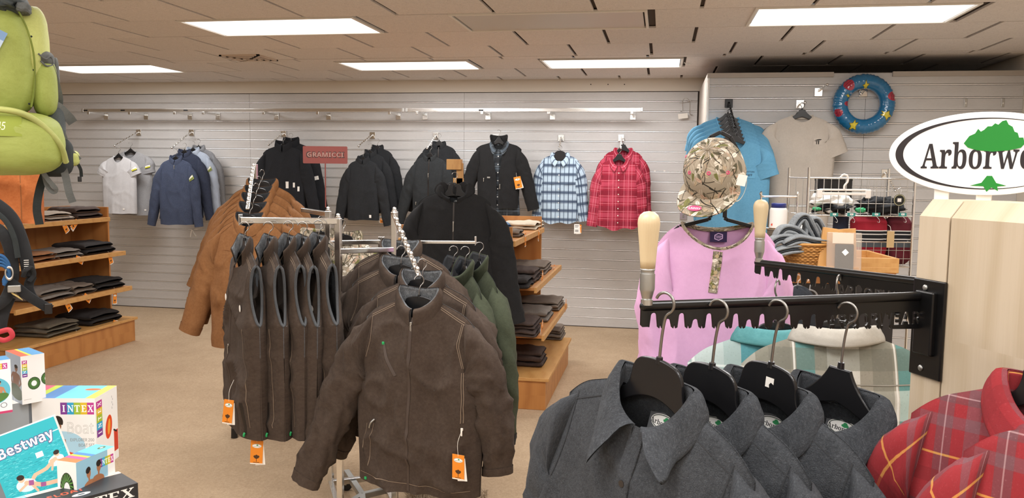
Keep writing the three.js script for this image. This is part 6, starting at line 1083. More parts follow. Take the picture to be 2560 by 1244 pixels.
// wire basket rack
{
  const Z = 4.75, q = (u, v, z = Z) => dep(u, v, z), A = q(2022, 443), B = q(2288, 447), tA = 1.0;
  const t = thing('wire_basket_rack', 'chrome wire rack with two tiers of grid baskets', 'rack', V3((A.x + B.x) / 2, 0, (A.z + B.z) / 2), Math.atan2(-(B.z - A.z), B.x - A.x));
  const W = Math.hypot(B.x - A.x, B.z - A.z), D = 0.34, yv = (v) => q(2150, v).y, H = [yv(446), yv(500), yv(540), yv(605), yv(668), yv(700)];
  for (const [x, z] of [[-W / 2, 0], [W / 2, 0], [-W / 2, -D], [W / 2, -D]]) part(t, 'post', cyl(0.008, 0.008, H[0] + 0.06, x, (H[0] + 0.06) / 2, z, 10), M.chrome);
  const basket = (name, yt, yb) => {
    const b = part(t, 'basket', [rod(V3(-W / 2, yt, 0), V3(W / 2, yt, 0), 0.0042), rod(V3(-W / 2, yt, -D), V3(W / 2, yt, -D), 0.0042), rod(V3(-W / 2, yb, 0), V3(W / 2, yb, 0), 0.0042), rod(V3(-W / 2, yt, 0), V3(-W / 2, yt, -D), 0.0042), rod(V3(W / 2, yt, 0), V3(W / 2, yt, -D), 0.0042)], M.chrome);
    const wires = []; for (let k = 1; k < 14; k++) { const x = -W / 2 + W * k / 14; wires.push(rod(V3(x, yt, 0), V3(x, yb, 0), 0.0019, 5), rod(V3(x, yb, 0), V3(x, yb, -D), 0.0019, 5), rod(V3(x, yt, -D), V3(x, yb, -D), 0.0019, 5)); } for (let k = 1; k < 3; k++) { const y = lerp(yt, yb, k / 3); wires.push(rod(V3(-W / 2, y, 0), V3(W / 2, y, 0), 0.0019, 5)); } for (let k = 1; k < 6; k++) wires.push(rod(V3(-W / 2, yb, -D * k / 6), V3(W / 2, yb, -D * k / 6), 0.0019, 5));
    tag(part(b, 'wire_grid', wires, M.steel), undefined, undefined, undefined, 'stuff');
  };
  basket('upper', H[0], H[2]); basket('lower', H[3], H[4]); basket('bottom', H[4] - 0.08, H[4] - 0.3);
  const base = t.position, right = V3(Math.cos(t.rotation.y), 0, -Math.sin(t.rotation.y)), back = V3(-Math.sin(t.rotation.y), 0, -Math.cos(t.rotation.y));
  const inB = (x, y, z) => base.clone().addScaledVector(right, x).addScaledVector(back, z).setY(y);
  // four clip-on price holders
  const clipT = canvasTex(96, 48, (g) => { g.fillStyle = '#2f8c86'; g.fillRect(0, 0, 96, 48); g.fillStyle = '#f2f4f2'; g.fillRect(32, 8, 40, 26); g.fillStyle = '#666'; g.fillRect(38, 16, 26, 3); g.fillRect(38, 22, 18, 3); });
  M.clip = mat(0xffffff, 0.5, 0, { map: clipT });
  [2085, 2128, 2190, 2256].forEach((u, i) => { const c = thing('price_clip', 'teal price clip on the wire basket edge, ' + ['first', 'second', 'third', 'fourth'][i] + ' from the left of four', 'price label', q(u, 536, Z - 0.012), t.rotation.y); part(c, 'card', new THREE.BoxGeometry(0.046, 0.02, 0.002), M.clip); part(c, 'hook', tube([V3(0, -0.008, 0.002), V3(0.012, -0.03, 0.02), V3(0.006, -0.044, 0.03), V3(-0.008, -0.038, 0.036)], 0.0016, 16, 5), M.steel); });
  // goods in the baskets
  M.bagClear = new THREE.MeshPhysicalMaterial({ color: 0xf1efe9, roughness: 0.15, transmission: 0.6, thickness: 0, side: THREE.DoubleSide });
  const lump = (w, h, d, seed, n = 0.22) => grid(32, 20, (i, j) => { const a = i / 32 * Math.PI * 2, e = j / 20 * Math.PI, s = Math.sin(e) ** 0.75, r = 1 + n * fbm(Math.cos(a) * s * 2.2 + seed, Math.cos(e) * 2.2, Math.sin(a) * s * 2.2, 3) * 2; return [w / 2 * r * s * Math.cos(a), h / 2 * (1 + Math.cos(e) * r), d / 2 * r * s * Math.sin(a), a * w / 4, e * h / 3]; }, true);
  const g1 = thing('bagged_wig', 'clear bag of dark curly filling with white tissue in the upper basket', 'bag', inB(-0.12, H[2] + 0.006, 0.14), t.rotation.y); part(g1, 'tissue', lump(0.24, 0.115, 0.2, 3, 0.35), mat(0xd9d4cc, 0.8)); part(g1, 'filling', lump(0.2, 0.07, 0.24, 9, 0.5), M.softBlack); part(g1, 'green_corner', lump(0.05, 0.02, 0.05, 4).translate(-0.11, 0.02, 0.08), mat(0x2f9a63, 0.6));
  const g2 = thing('black_bundle', 'black soft bundle in the right half of the upper basket', 'clothing', inB(0.17, H[2] + 0.006, 0.14), t.rotation.y); part(g2, 'bundle', lump(0.26, 0.1, 0.2, 13, 0.4), M.softBlack); part(g2, 'green_corner', lump(0.06, 0.03, 0.05, 5).translate(-0.15, 0.01, 0.09), mat(0x2f9a63, 0.6));
  const g3 = thing('dark_box', 'black box standing behind the upper wire basket', 'box', inB(0.0, H[1] - 0.05, 0.42), t.rotation.y + 0.4); part(g3, 'box', rbox(0.22, 0.16, 0.09, 0.004, 0, 0.08, 0), M.blackPlastic); part(g3, 'lid', rbox(0.224, 0.02, 0.094, 0.004, 0, 0.165, 0), M.blackPlastic);
  part(t, 'back_shelf', rbox(W, 0.006, 0.3, 0.002, 0, H[1] - 0.054, -0.5), M.steel); part(t, 'shelf_leg', [cyl(0.008, 0.008, H[1] - 0.05, -W / 2 + 0.02, (H[1] - 0.05) / 2, -0.62, 8)], M.steel); part(t, 'shelf_leg', [cyl(0.008, 0.008, H[1] - 0.05, W / 2 - 0.02, (H[1] - 0.05) / 2, -0.62, 8)], M.steel);
  const th = thing('round_tag', 'black round tag on a loop at the right of the upper basket', 'tag', q(2248, 500, Z - 0.04), t.rotation.y); part(th, 'disc', new THREE.CylinderGeometry(0.034, 0.034, 0.002, 28).rotateX(Math.PI / 2), mat(0x1a1c18, 0.5)); part(th, 'emblem', rbox(0.022, 0.02, 0.001, 0.0004, 0, 0, 0.0016), M.tagWhite); part(th, 'rim', new THREE.TorusGeometry(0.03, 0.0016, 6, 30).translate(0, 0, 0.0012), mat(0xc6c39a, 0.6)); part(th, 'loop', tube([V3(0, 0.033, 0), V3(-0.012, 0.06, 0), V3(0.01, 0.068, 0), V3(0.006, 0.034, 0)], 0.0015, 16, 5), M.steel);
  const wh = thing('white_hanger', 'white plastic hanger clipped across the front of the upper basket', 'hanger', q(2108, 484, Z - 0.06), t.rotation.y); part(wh, 'bar', [rbox(0.27, 0.016, 0.012, 0.004, 0, 0, 0), rbox(0.27, 0.01, 0.01, 0.003, 0, 0.022, -0.004)], M.whitePlastic); for (const x of [-0.135, 0.14]) part(wh, 'clip', rbox(0.03, 0.05, 0.02, 0.006, x, 0, 0), M.whitePlastic); part(wh, 'hook', tube([V3(0.004, 0.02, 0), V3(0.004, 0.045, 0), V3(0.022, 0.07, 0), V3(0.018, 0.1, 0), V3(-0.004, 0.108, 0), V3(-0.022, 0.09, 0)], 0.0055, 30, 8), M.whitePlastic);
  // striped fleece tops folded behind the lower wires
  const stripe = (base) => clothMap(canvasTex(64, 256, (g) => { g.fillStyle = base; g.fillRect(0, 0, 64, 256); g.fillStyle = '#1d1f22'; g.fillRect(0, 60, 64, 60); g.fillStyle = '#e4e2de'; for (const y of [56, 76, 104]) g.fillRect(0, y, 64, 6); g.fillStyle = '#555c61'; g.fillRect(0, 120, 64, 34); }, [0.2, 0.26]), { roughness: 1 });
  const sR = stripe('#9c1f30'), sM = stripe('#5e1a26');
  [['red, black and white striped fleece hanging in the lower wire rack, left of two', 0.1, 0.2, sR, 7], ['maroon, black and white striped fleece at the right of the lower wire rack', 0.275, 0.13, sM, 8]].forEach(([label, x, w, m, seed]) => { const f = thing('striped_fleece', label, 'clothing', inB(x, H[4] + 0.004, 0.12), t.rotation.y), hh = H[2] - 0.012 - H[4]; part(f, 'body', grid(30, 26, (i, j) => { const a = i / 30 * Math.PI * 2, k = j / 26, c = Math.cos(a), s = Math.sin(a), e = Math.sin(Math.min(1, k * 8, (1 - k) * 8) * Math.PI / 2); return [w / 2 * Math.sign(c) * Math.abs(c) ** 0.4 * (0.85 + 0.15 * e) + 0.006 * nz(k * 5, s, seed), hh * k, 0.06 * e * Math.sign(s) * Math.abs(s) ** 0.6 * (1 + 0.3 * nz(c * 3, k * 4, seed)), c * w / 2, hh * k]; }, true), m); });
  const kc = thing('kraft_card', 'tall kraft paper price card hanging in the striped fleece', 'tag', q(2226, 598, Z - 0.02), t.rotation.y); part(kc, 'card', rbox(0.042, 0.095, 0.002, 0.001), mat(0xc9ad7f, 0.8)); part(kc, 'string', tube([V3(0, 0.045, 0), V3(0.004, 0.07, -0.02), V3(0.002, 0.08, -0.05)], 0.001, 8, 5), M.string);
  const bw = thing('red_bow', 'small crumpled red bow in the lower wire basket', 'bow', inB(0.06, H[4] + 0.004, 0.03), t.rotation.y); part(bw, 'bow', lump(0.16, 0.05, 0.06, 21, 0.6), mat(0xb3222f, 0.8)); part(bw, 'ribbon_end', rbox(0.02, 0.16, 0.004, 0.001, 0.02, -0.1, 0.075), mat(0xb3222f, 0.8));
  const bk = thing('dark_stack', 'black folded clothes in the bottom wire basket', 'clothing', inB(0.1, H[4] - 0.295, 0.14), t.rotation.y); for (const g of foldedCloth(0.36, 0.17, 0.24, 3, 5)) part(bk, 'fold', g, M.navyBlack);
  const nv = thing('navy_top', 'dark navy top hanging beside the striped fleece', 'clothing', inB(-0.03, H[4] + 0.004, 0.2), t.rotation.y); part(nv, 'body', grid(20, 12, (i, j) => { const a = i / 20 * Math.PI * 2, k = j / 12; return [0.045 * Math.cos(a) + 0.004 * nz(k * 4, a), (H[2] - H[4] - 0.02) * k, 0.04 * Math.sin(a), a * 0.04, k * 0.2]; }, true), M.navyDark);
}
// ---------------------------------------------------------------- boxed pool floats, bottom left
const TILE = ['#7a3a8c', '#2f9fc9', '#9fb93a', '#d9b52e', '#b83a8a'];
function intex(g, x, y, w, h, vertical) {
  const L = 'INTEX', n = vertical ? h / 5 : w / 5;
  for (let i = 0; i < 5; i++) {
    const k = vertical ? 4 - i : i; g.fillStyle = TILE[i]; if (vertical) g.fillRect(x, y + k * n, w, n + 0.5); else g.fillRect(x + i * n, y, n + 0.5, h);
    g.save(); g.translate(vertical ? x + w / 2 : x + (i + 0.5) * n, vertical ? y + (k + 0.5) * n : y + h / 2); if (vertical) g.rotate(-Math.PI / 2);
    g.fillStyle = '#fff'; g.font = 'bold ' + (vertical ? w : h) * 0.8 + 'px serif'; g.textAlign = 'center'; g.textBaseline = 'middle'; g.fillText(L[i], 0, 1); g.restore();
  }
  g.textBaseline = 'alphabetic';
}
const stripes = (g, x, y, w, h, list, diag) => { let t = 0; for (const [c, f] of list) { g.fillStyle = c; g.fillRect(x + t * w, y, f * w + 1, h); t += f; } };
function floatRing(g, x, y, r) { g.fillStyle = '#24301f'; g.beginPath(); g.arc(x, y, r, 0, 7); g.fill(); g.strokeStyle = '#5f9a45'; g.lineWidth = r * 0.09; for (let i = 0; i < 22; i++) { const a = i / 22 * 6.283; g.beginPath(); g.moveTo(x + r * 0.5 * Math.cos(a), y + r * 0.5 * Math.sin(a)); g.lineTo(x + r * 0.95 * Math.cos(a + 0.35), y + r * 0.95 * Math.sin(a + 0.35)); g.stroke(); } g.fillStyle = '#f2f1ee'; g.beginPath(); g.arc(x, y, r * 0.45, 0, 7); g.fill(); }
function swimmer(g, x, y, s, skin, hair, lean) { g.save(); g.translate(x, y); g.rotate(lean); g.fillStyle = skin; g.beginPath(); g.ellipse(0, 0, 13 * s, 17 * s, 0, 0, 7); g.fill(); g.fillRect(-5 * s, 12 * s, 10 * s, 14 * s); g.beginPath(); g.moveTo(-30 * s, 30 * s); g.quadraticCurveTo(0, 18 * s, 30 * s, 30 * s); g.lineTo(26 * s, 92 * s); g.lineTo(-24 * s, 92 * s); g.closePath(); g.fill(); g.lineWidth = 11 * s; g.strokeStyle = skin; g.lineCap = 'round'; for (const k of [-1, 1]) { g.beginPath(); g.moveTo(k * 28 * s, 36 * s); g.lineTo(k * 44 * s, 72 * s); g.lineTo(k * 26 * s, 98 * s); g.stroke(); } g.fillStyle = hair; g.beginPath(); g.ellipse(0, -7 * s, 14 * s, 13 * s, 0, 3.1, 6.4); g.fill(); g.beginPath(); g.ellipse(-3 * s, -9 * s, 13 * s, 10 * s, 0, 0, 7); g.fill(); g.restore(); }
const pr = (t) => mat(0xffffff, 0.45, 0, { map: t });
const white = mat(0xebe9e4, 0.5);
// front-top-right corner on a line of sight at a real distance; materials [right, left, top, bottom, front, back]
function carton(label, u, v, Z, yaw, w, h, d, mats, more = {}) {
  const c = dep(u, v, Z), t = thing('float_box', label, 'box', V3(0, 0, 0), R(yaw));
  t.rotation.order = 'YXZ'; t.rotation.x = more.rx ?? 0; t.rotation.z = more.rz ?? 0;
  t.position.copy(c).sub(V3(more.left ? -w / 2 : w / 2, h, d / 2).applyEuler(t.rotation));
  const names = ['side_panel', 'side_panel', 'top_panel', 'bottom_panel', 'front_panel', 'back_panel'];
  const e = 0.0015, F6 = [[new THREE.PlaneGeometry(d, h).rotateY(Math.PI / 2), w / 2, h / 2, 0], [new THREE.PlaneGeometry(d, h).rotateY(-Math.PI / 2), -w / 2, h / 2, 0], [new THREE.PlaneGeometry(w, d).rotateX(-Math.PI / 2), 0, h, 0], [new THREE.PlaneGeometry(w, d).rotateX(Math.PI / 2), 0, 0, 0], [new THREE.PlaneGeometry(w, h), 0, h / 2, d / 2], [new THREE.PlaneGeometry(w, h).rotateY(Math.PI), 0, h / 2, -d / 2]];
  part(t, 'carton', rbox(w - e, h - e, d - e, 0.003, 0, h / 2, 0), white);
  F6.forEach(([g, x, y, z], i) => { if (mats[i]) part(t, names[i], g.translate(x, y, z), mats[i]); });
  return t;
}
const boatFront = canvasTex(512, 420, (g, w, h) => {
  g.fillStyle = '#eceae6'; g.fillRect(0, 0, w, h); g.fillStyle = '#a9cfe0'; g.beginPath(); g.ellipse(190, 330, 260, 130, -0.3, 0, 7); g.fill();
  intex(g, 290, 24, 214, 66); g.strokeStyle = '#b9b6b0'; g.lineWidth = 2; g.font = '86px sans-serif'; g.textAlign = 'right'; g.strokeText('Boat', 500, 196); g.fillStyle = '#7d7b78'; g.font = '24px sans-serif'; g.fillText('EXPLORER 200', 500, 240); g.fillText('BOAT SET', 500, 270);
  g.fillStyle = '#8a5a3c'; g.beginPath(); g.ellipse(262, 152, 30, 42, 0.1, 0, 7); g.fill(); g.fillRect(248, 180, 34, 40); g.beginPath(); g.moveTo(200, 250); g.quadraticCurveTo(250, 196, 316, 230); g.lineTo(330, 350); g.lineTo(200, 360); g.fill(); g.fillStyle = '#241a14'; g.beginPath(); g.ellipse(270, 132, 34, 34, 0.2, 2.7, 6.6); g.fill();
  g.fillStyle = '#d9481f'; g.beginPath(); g.ellipse(260, 400, 200, 110, 0, 0, 7); g.fill(); g.fillStyle = '#e8b52a'; g.beginPath(); g.ellipse(268, 405, 178, 66, -0.1, 0, 7); g.fill(); g.fillStyle = '#d9481f'; g.beginPath(); g.ellipse(230, 430, 170, 60, 0, 0, 7); g.fill(); g.fillStyle = '#1d1a17'; g.font = 'bold 44px sans-serif'; g.textAlign = 'center'; g.save(); g.translate(300, 390); g.rotate(-0.16); g.fillText('EXPLORER 200', -30, 8); g.restore();
});
const boatSide = canvasTex(160, 420, (g, w, h) => { g.fillStyle = '#eceae6'; g.fillRect(0, 0, w, h); intex(g, 8, 26, 40, 200, true); g.fillStyle = '#d9481f'; g.beginPath(); g.ellipse(92, 206, 24, 66, 0.1, 0, 7); g.fill(); g.fillStyle = '#e8a03a'; g.beginPath(); g.ellipse(94, 206, 10, 44, 0.1, 0, 7); g.fill(); g.fillStyle = '#c9402a'; g.fillRect(128, 250, 30, 120); g.strokeStyle = '#222'; g.lineWidth = 8; g.beginPath(); g.moveTo(126, 240); g.lineTo(150, 262); g.stroke(); g.fillStyle = '#999'; for (let i = 0; i < 5; i++) g.fillRect(118 + (i % 2) * 6, 40 + i * 16, 3, 12); });
const topStripe = canvasTex(256, 96, (g) => { stripes(g, 0, 0, 256, 96, [['#d94f6c', 0.2], ['#a9bf3c', 0.1], ['#3f78b0', 0.2], ['#5cb9dc', 0.38], ['#c9cf4a', 0.12]]); g.fillStyle = '#d9622a'; g.beginPath(); g.ellipse(200, 30, 26, 8, 0, 0, 7); g.fill(); });
const tubeFront = canvasTex(160, 320, (g, w, h) => { g.fillStyle = '#efeeea'; g.fillRect(0, 0, w, h); floatRing(g, 78, 96, 58); g.fillStyle = '#b9b6b0'; for (let i = 0; i < 3; i++) g.fillRect(16, 180 + i * 14, 60, 2); g.fillStyle = '#7fa84a'; g.fillRect(10, 252, 120, 44); g.fillStyle = '#fff'; g.font = 'bold 20px sans-serif'; g.fillText('RIVER', 52, 280); });
const coupleTex = canvasTex(256, 320, (g, w, h) => { g.fillStyle = '#8fbcd0'; g.fillRect(0, 0, w, h); g.fillStyle = '#e9e8e4'; g.fillRect(206, 0, 50, h); intex(g, 150, 22, 96, 30); swimmer(g, 78, 52, 1.05, '#a8714e', '#1d1512', -0.12); swimmer(g, 146, 44, 1.1, '#a06a48', '#17110e', 0.1); g.fillStyle = '#2b3a22'; g.beginPath(); g.ellipse(110, 258, 118, 62, -0.3, 0, 7); g.fill(); g.strokeStyle = '#5f9a45'; g.lineWidth = 7; for (let i = 0; i < 16; i++) { g.beginPath(); g.moveTo(20 + i * 12, 300 - i * 4); g.lineTo(36 + i * 11, 232 - i * 2); g.stroke(); } g.strokeStyle = '#a8714e'; g.lineWidth = 20; g.lineCap = 'round'; g.beginPath(); g.moveTo(80, 200); g.lineTo(44, 306); g.moveTo(128, 200); g.lineTo(90, 310); g.stroke(); });
const ringSmall = canvasTex(160, 320, (g, w, h) => { g.fillStyle = '#edecea'; g.fillRect(0, 0, w, h); intex(g, 8, 30, 34, 110, true); floatRing(g, 84, 190, 42); floatRing(g, 176, 170, 44); g.fillStyle = '#b9b6b0'; g.fillRect(12, 290, 50, 3); });
const coupleRound = canvasTex(256, 320, (g, w, h) => { g.fillStyle = '#f0efec'; g.fillRect(0, 0, w, h); intex(g, 120, 20, 120, 34); g.save(); g.beginPath(); g.arc(170, 180, 80, 0, 7); g.clip(); g.fillStyle = '#5cb4c9'; g.fillRect(0, 0, w, h); swimmer(g, 150, 140, 0.8, '#b98260', '#2a1d16', -0.3); swimmer(g, 196, 136, 0.8, '#b98260', '#2a1d16', 0.1); g.fillStyle = '#4f7a35'; g.beginPath(); g.ellipse(170, 230, 74, 28, -0.3, 0, 7); g.fill(); g.restore(); g.strokeStyle = '#7a7f8a'; g.lineWidth = 4; g.beginPath(); g.arc(216, 270, 14, 0, 7); g.stroke(); g.fillStyle = '#c23a6a'; g.fillRect(0, 306, w, 14); });
const duskSide = canvasTex(160, 320, (g, w, h) => { g.fillStyle = '#8f98a3'; g.fillRect(0, 0, w, h); swimmer(g, 110, 90, 1.2, '#6f5142', '#1a1412', 0.1); g.fillStyle = '#46503f'; g.beginPath(); g.ellipse(100, 250, 70, 50, 0.3, 0, 7); g.fill(); });
const topMix = canvasTex(128, 128, (g) => stripes(g, 0, 0, 128, 128, [['#d9573c', 0.36], ['#c9bf3c', 0.12], ['#3f88b8', 0.52]]));
const greyBox = canvasTex(512, 256, (g, w, h) => { g.fillStyle = '#7d8388'; g.fillRect(0, 0, w, h); g.fillStyle = '#9aa0a4'; g.fillRect(260, 0, 150, h); g.fillStyle = '#646a70'; g.fillRect(410, 0, 102, h); g.save(); g.translate(215, 150); g.rotate(-0.5); g.fillStyle = '#d9b54a'; g.beginPath(); g.ellipse(0, 0, 72, 46, 0, 0, 7); g.fill(); g.fillStyle = '#1f2126'; for (let i = 0; i < 5; i++) { g.beginPath(); g.ellipse(-48 + i * 24, 0, 5, 40 - Math.abs(i - 2) * 8, 0.2, 0, 7); g.fill(); } g.restore(); g.strokeStyle = '#cfd4d6'; g.lineWidth = 5; for (let i = 0; i < 4; i++) { g.beginPath(); g.moveTo(20 + i * 26, 210); g.lineTo(70 + i * 26, 90); g.stroke(); } });
const bestTex = canvasTex(384, 640, (g, w, h) => {
  g.fillStyle = '#2bb0bd'; g.fillRect(0, 0, w, h); const r = rng(9); for (let i = 0; i < 700; i++) { g.strokeStyle = r() > 0.5 ? 'rgba(140,225,228,0.5)' : 'rgba(12,120,140,0.4)'; g.lineWidth = 2 + r() * 3; const x = r() * w, y = 130 + r() * (h - 130); g.beginPath(); g.moveTo(x, y); g.quadraticCurveTo(x + 8, y - 6, x + 18, y); g.stroke(); }
  g.strokeStyle = '#d3eef0'; g.lineWidth = 6; g.beginPath(); g.moveTo(0, 150); g.quadraticCurveTo(200, 90, w, 84); g.stroke();
  g.save(); g.translate(34, 140); g.rotate(-0.06); g.font = 'bold 88px sans-serif'; g.lineWidth = 9; g.strokeStyle = '#4c5a86'; g.strokeText('Bestway', 0, 0, 318); g.fillStyle = '#dfe3ec'; g.fillText('Bestway', 0, 0, 318); g.restore(); g.fillStyle = '#fff'; g.fillRect(222, 176, 40, 34);
  const lounge = (x, y, s, suit) => { g.save(); g.translate(x, y); g.scale(s, s); g.rotate(0.25); g.fillStyle = 'rgba(225,240,242,0.9)'; g.beginPath(); g.ellipse(-40, 4, 46, 34, 0, 0, 7); g.fill(); g.strokeStyle = '#e3b79a'; g.lineCap = 'round'; g.lineWidth = 22; g.beginPath(); g.moveTo(-40, -8); g.lineTo(30, 14); g.lineTo(96, 8); g.lineTo(150, 40); g.stroke(); g.lineWidth = 12; g.beginPath(); g.moveTo(-34, -6); g.lineTo(-70, 26); g.moveTo(-20, 0); g.lineTo(8, 40); g.stroke(); g.fillStyle = '#e3b79a'; g.beginPath(); g.ellipse(-62, -30, 15, 18, 0, 0, 7); g.fill(); g.fillStyle = '#2a1d18'; g.beginPath(); g.ellipse(-66, -38, 17, 14, 0, 0, 7); g.fill(); g.fillStyle = suit; g.fillRect(-30, -18, 22, 26); g.fillRect(22, 2, 24, 22); g.restore(); };
  g.save(); g.translate(w, 0); g.scale(-1, 1); lounge(110, 270, 1.0, '#e3b79a'); g.restore(); lounge(170, 350, 1.2, '#a0558e'); g.fillStyle = 'rgba(26,150,160,0.6)'; g.beginPath(); g.ellipse(220, 470, 120, 34, 0, 0, 7); g.fill();
  g.fillStyle = '#eef3f2'; g.beginPath(); g.arc(130, 560, 62, 0, 7); g.fill(); g.fillStyle = '#2c98a3'; g.beginPath(); g.ellipse(130, 560, 40, 20, -0.7, 0, 7); g.fill(); g.fillStyle = '#eef3f2'; g.beginPath(); g.ellipse(126, 566, 12, 8, -0.7, 0, 7); g.fill();
});
const riverTop = canvasTex(512, 256, (g, w, h) => { g.fillStyle = '#2c2d30'; g.fillRect(0, 0, w, h); g.fillStyle = '#d8553a'; g.font = 'bold 56px sans-serif'; g.fillText('RIVER FLOAT', 20, 150, 300); g.fillStyle = '#d9dcdd'; for (const x of [60, 170, 290]) { g.beginPath(); g.ellipse(x, 200, 38, 20, 0, 0, 7); g.fill(); g.fillStyle = '#3b3e42'; g.beginPath(); g.ellipse(x, 200, 16, 8, 0, 0, 7); g.fill(); g.fillStyle = '#d9dcdd'; } g.fillStyle = '#e3c9bd'; g.fillRect(0, 0, w, 40); g.fillStyle = '#8fc0cc'; g.fillRect(0, 0, 120, 40); });
const riverFront = canvasTex(512, 256, (g, w, h) => { g.fillStyle = '#27282b'; g.fillRect(0, 0, w, h); g.fillStyle = '#eceae6'; g.font = 'bold 84px serif'; g.textAlign = 'right'; g.fillText('INTEX', 496, 78); g.fillStyle = '#3d4f74'; g.fillRect(180, 96, 300, 160); });
const endWhite = canvasTex(96, 256, (g, w, h) => { g.fillStyle = '#e9e7e0'; g.fillRect(0, 0, w, h); g.fillStyle = '#5d8a3c'; g.fillRect(30, 40, 40, 60); });
const tab0 = V3(); {
  const p = dep(120, 1150, 2.4), t = thing('low_table', 'dark low table under the pile of boxed pool floats', 'table', V3(p.x - 0.1, 0, p.z - 0.02), R(38));
  part(t, 'top', rbox(0.56, 0.03, 0.5, 0.004, -0.1, 0.595, 0), M.blackPlastic); for (const [x, z] of [[-0.34, -0.2], [0.14, -0.2], [-0.34, 0.2], [0.14, 0.2]]) part(t, 'leg', rbox(0.04, 0.58, 0.04, 0.004, x, 0.29, z), M.blackPlastic);
}
carton('white boat-set box with an orange raft and lettering on its front', 237, 995, 2.52, 12, 0.24, 0.235, 0.15, [pr(boatSide), null, pr(topStripe), null, pr(boatFront), null]);
carton('plain white box under the orange raft box', 228, 1170, 2.5, 12, 0.2, 0.09, 0.12, []);
carton('silvery grey box with a yellow and black striped fish, under the small white boxes', 131, 991, 2.56, 60, 0.34, 0.3, 0.22, [null, null, null, null, pr(greyBox), null]);
carton('small white box with a round green float on its end, topmost of the pile', 51, 891, 2.46, 60, 0.066, 0.146, 0.12, [null, pr(duskSide), pr(topMix), null, pr(ringSmall), null], { left: true });
carton('small white box with a round picture of a couple at the left edge', 26, 897, 2.3, 52, 0.13, 0.15, 0.06, [null, null, pr(topMix), null, pr(coupleRound), null]);
carton('flat turquoise box with women on floats, leaning at the left', 134, 1040, 2.2, 34, 0.165, 0.27, 0.05, [null, white, white, null, pr(bestTex), null], { rx: -0.16, rz: 0.3 });
carton('upright white tube box with a couple on its side, in front of the raft box', 190, 1156, 2.1, -6, 0.06, 0.25, 0.132, [pr(coupleTex), null, pr(canvasTex(96, 128, (g) => { g.save(); g.rotate(Math.PI / 2); g.translate(0, -96); stripes(g, 0, 0, 128, 96, [['#5cb9dc', 0.5], ['#3f78b0', 0.12], ['#a9bf3c', 0.08], ['#d94f8c', 0.12], ['#e0713c', 0.18]]); g.restore(); floatRing(g, 56, 18, 12); })), null, pr(tubeFront), null]);
carton('low black river float box lowest in the pile', 345, 1206, 2.16, 58, 0.3, 0.11, 0.12, [pr(endWhite), null, pr(riverTop), null, pr(riverFront), null]);

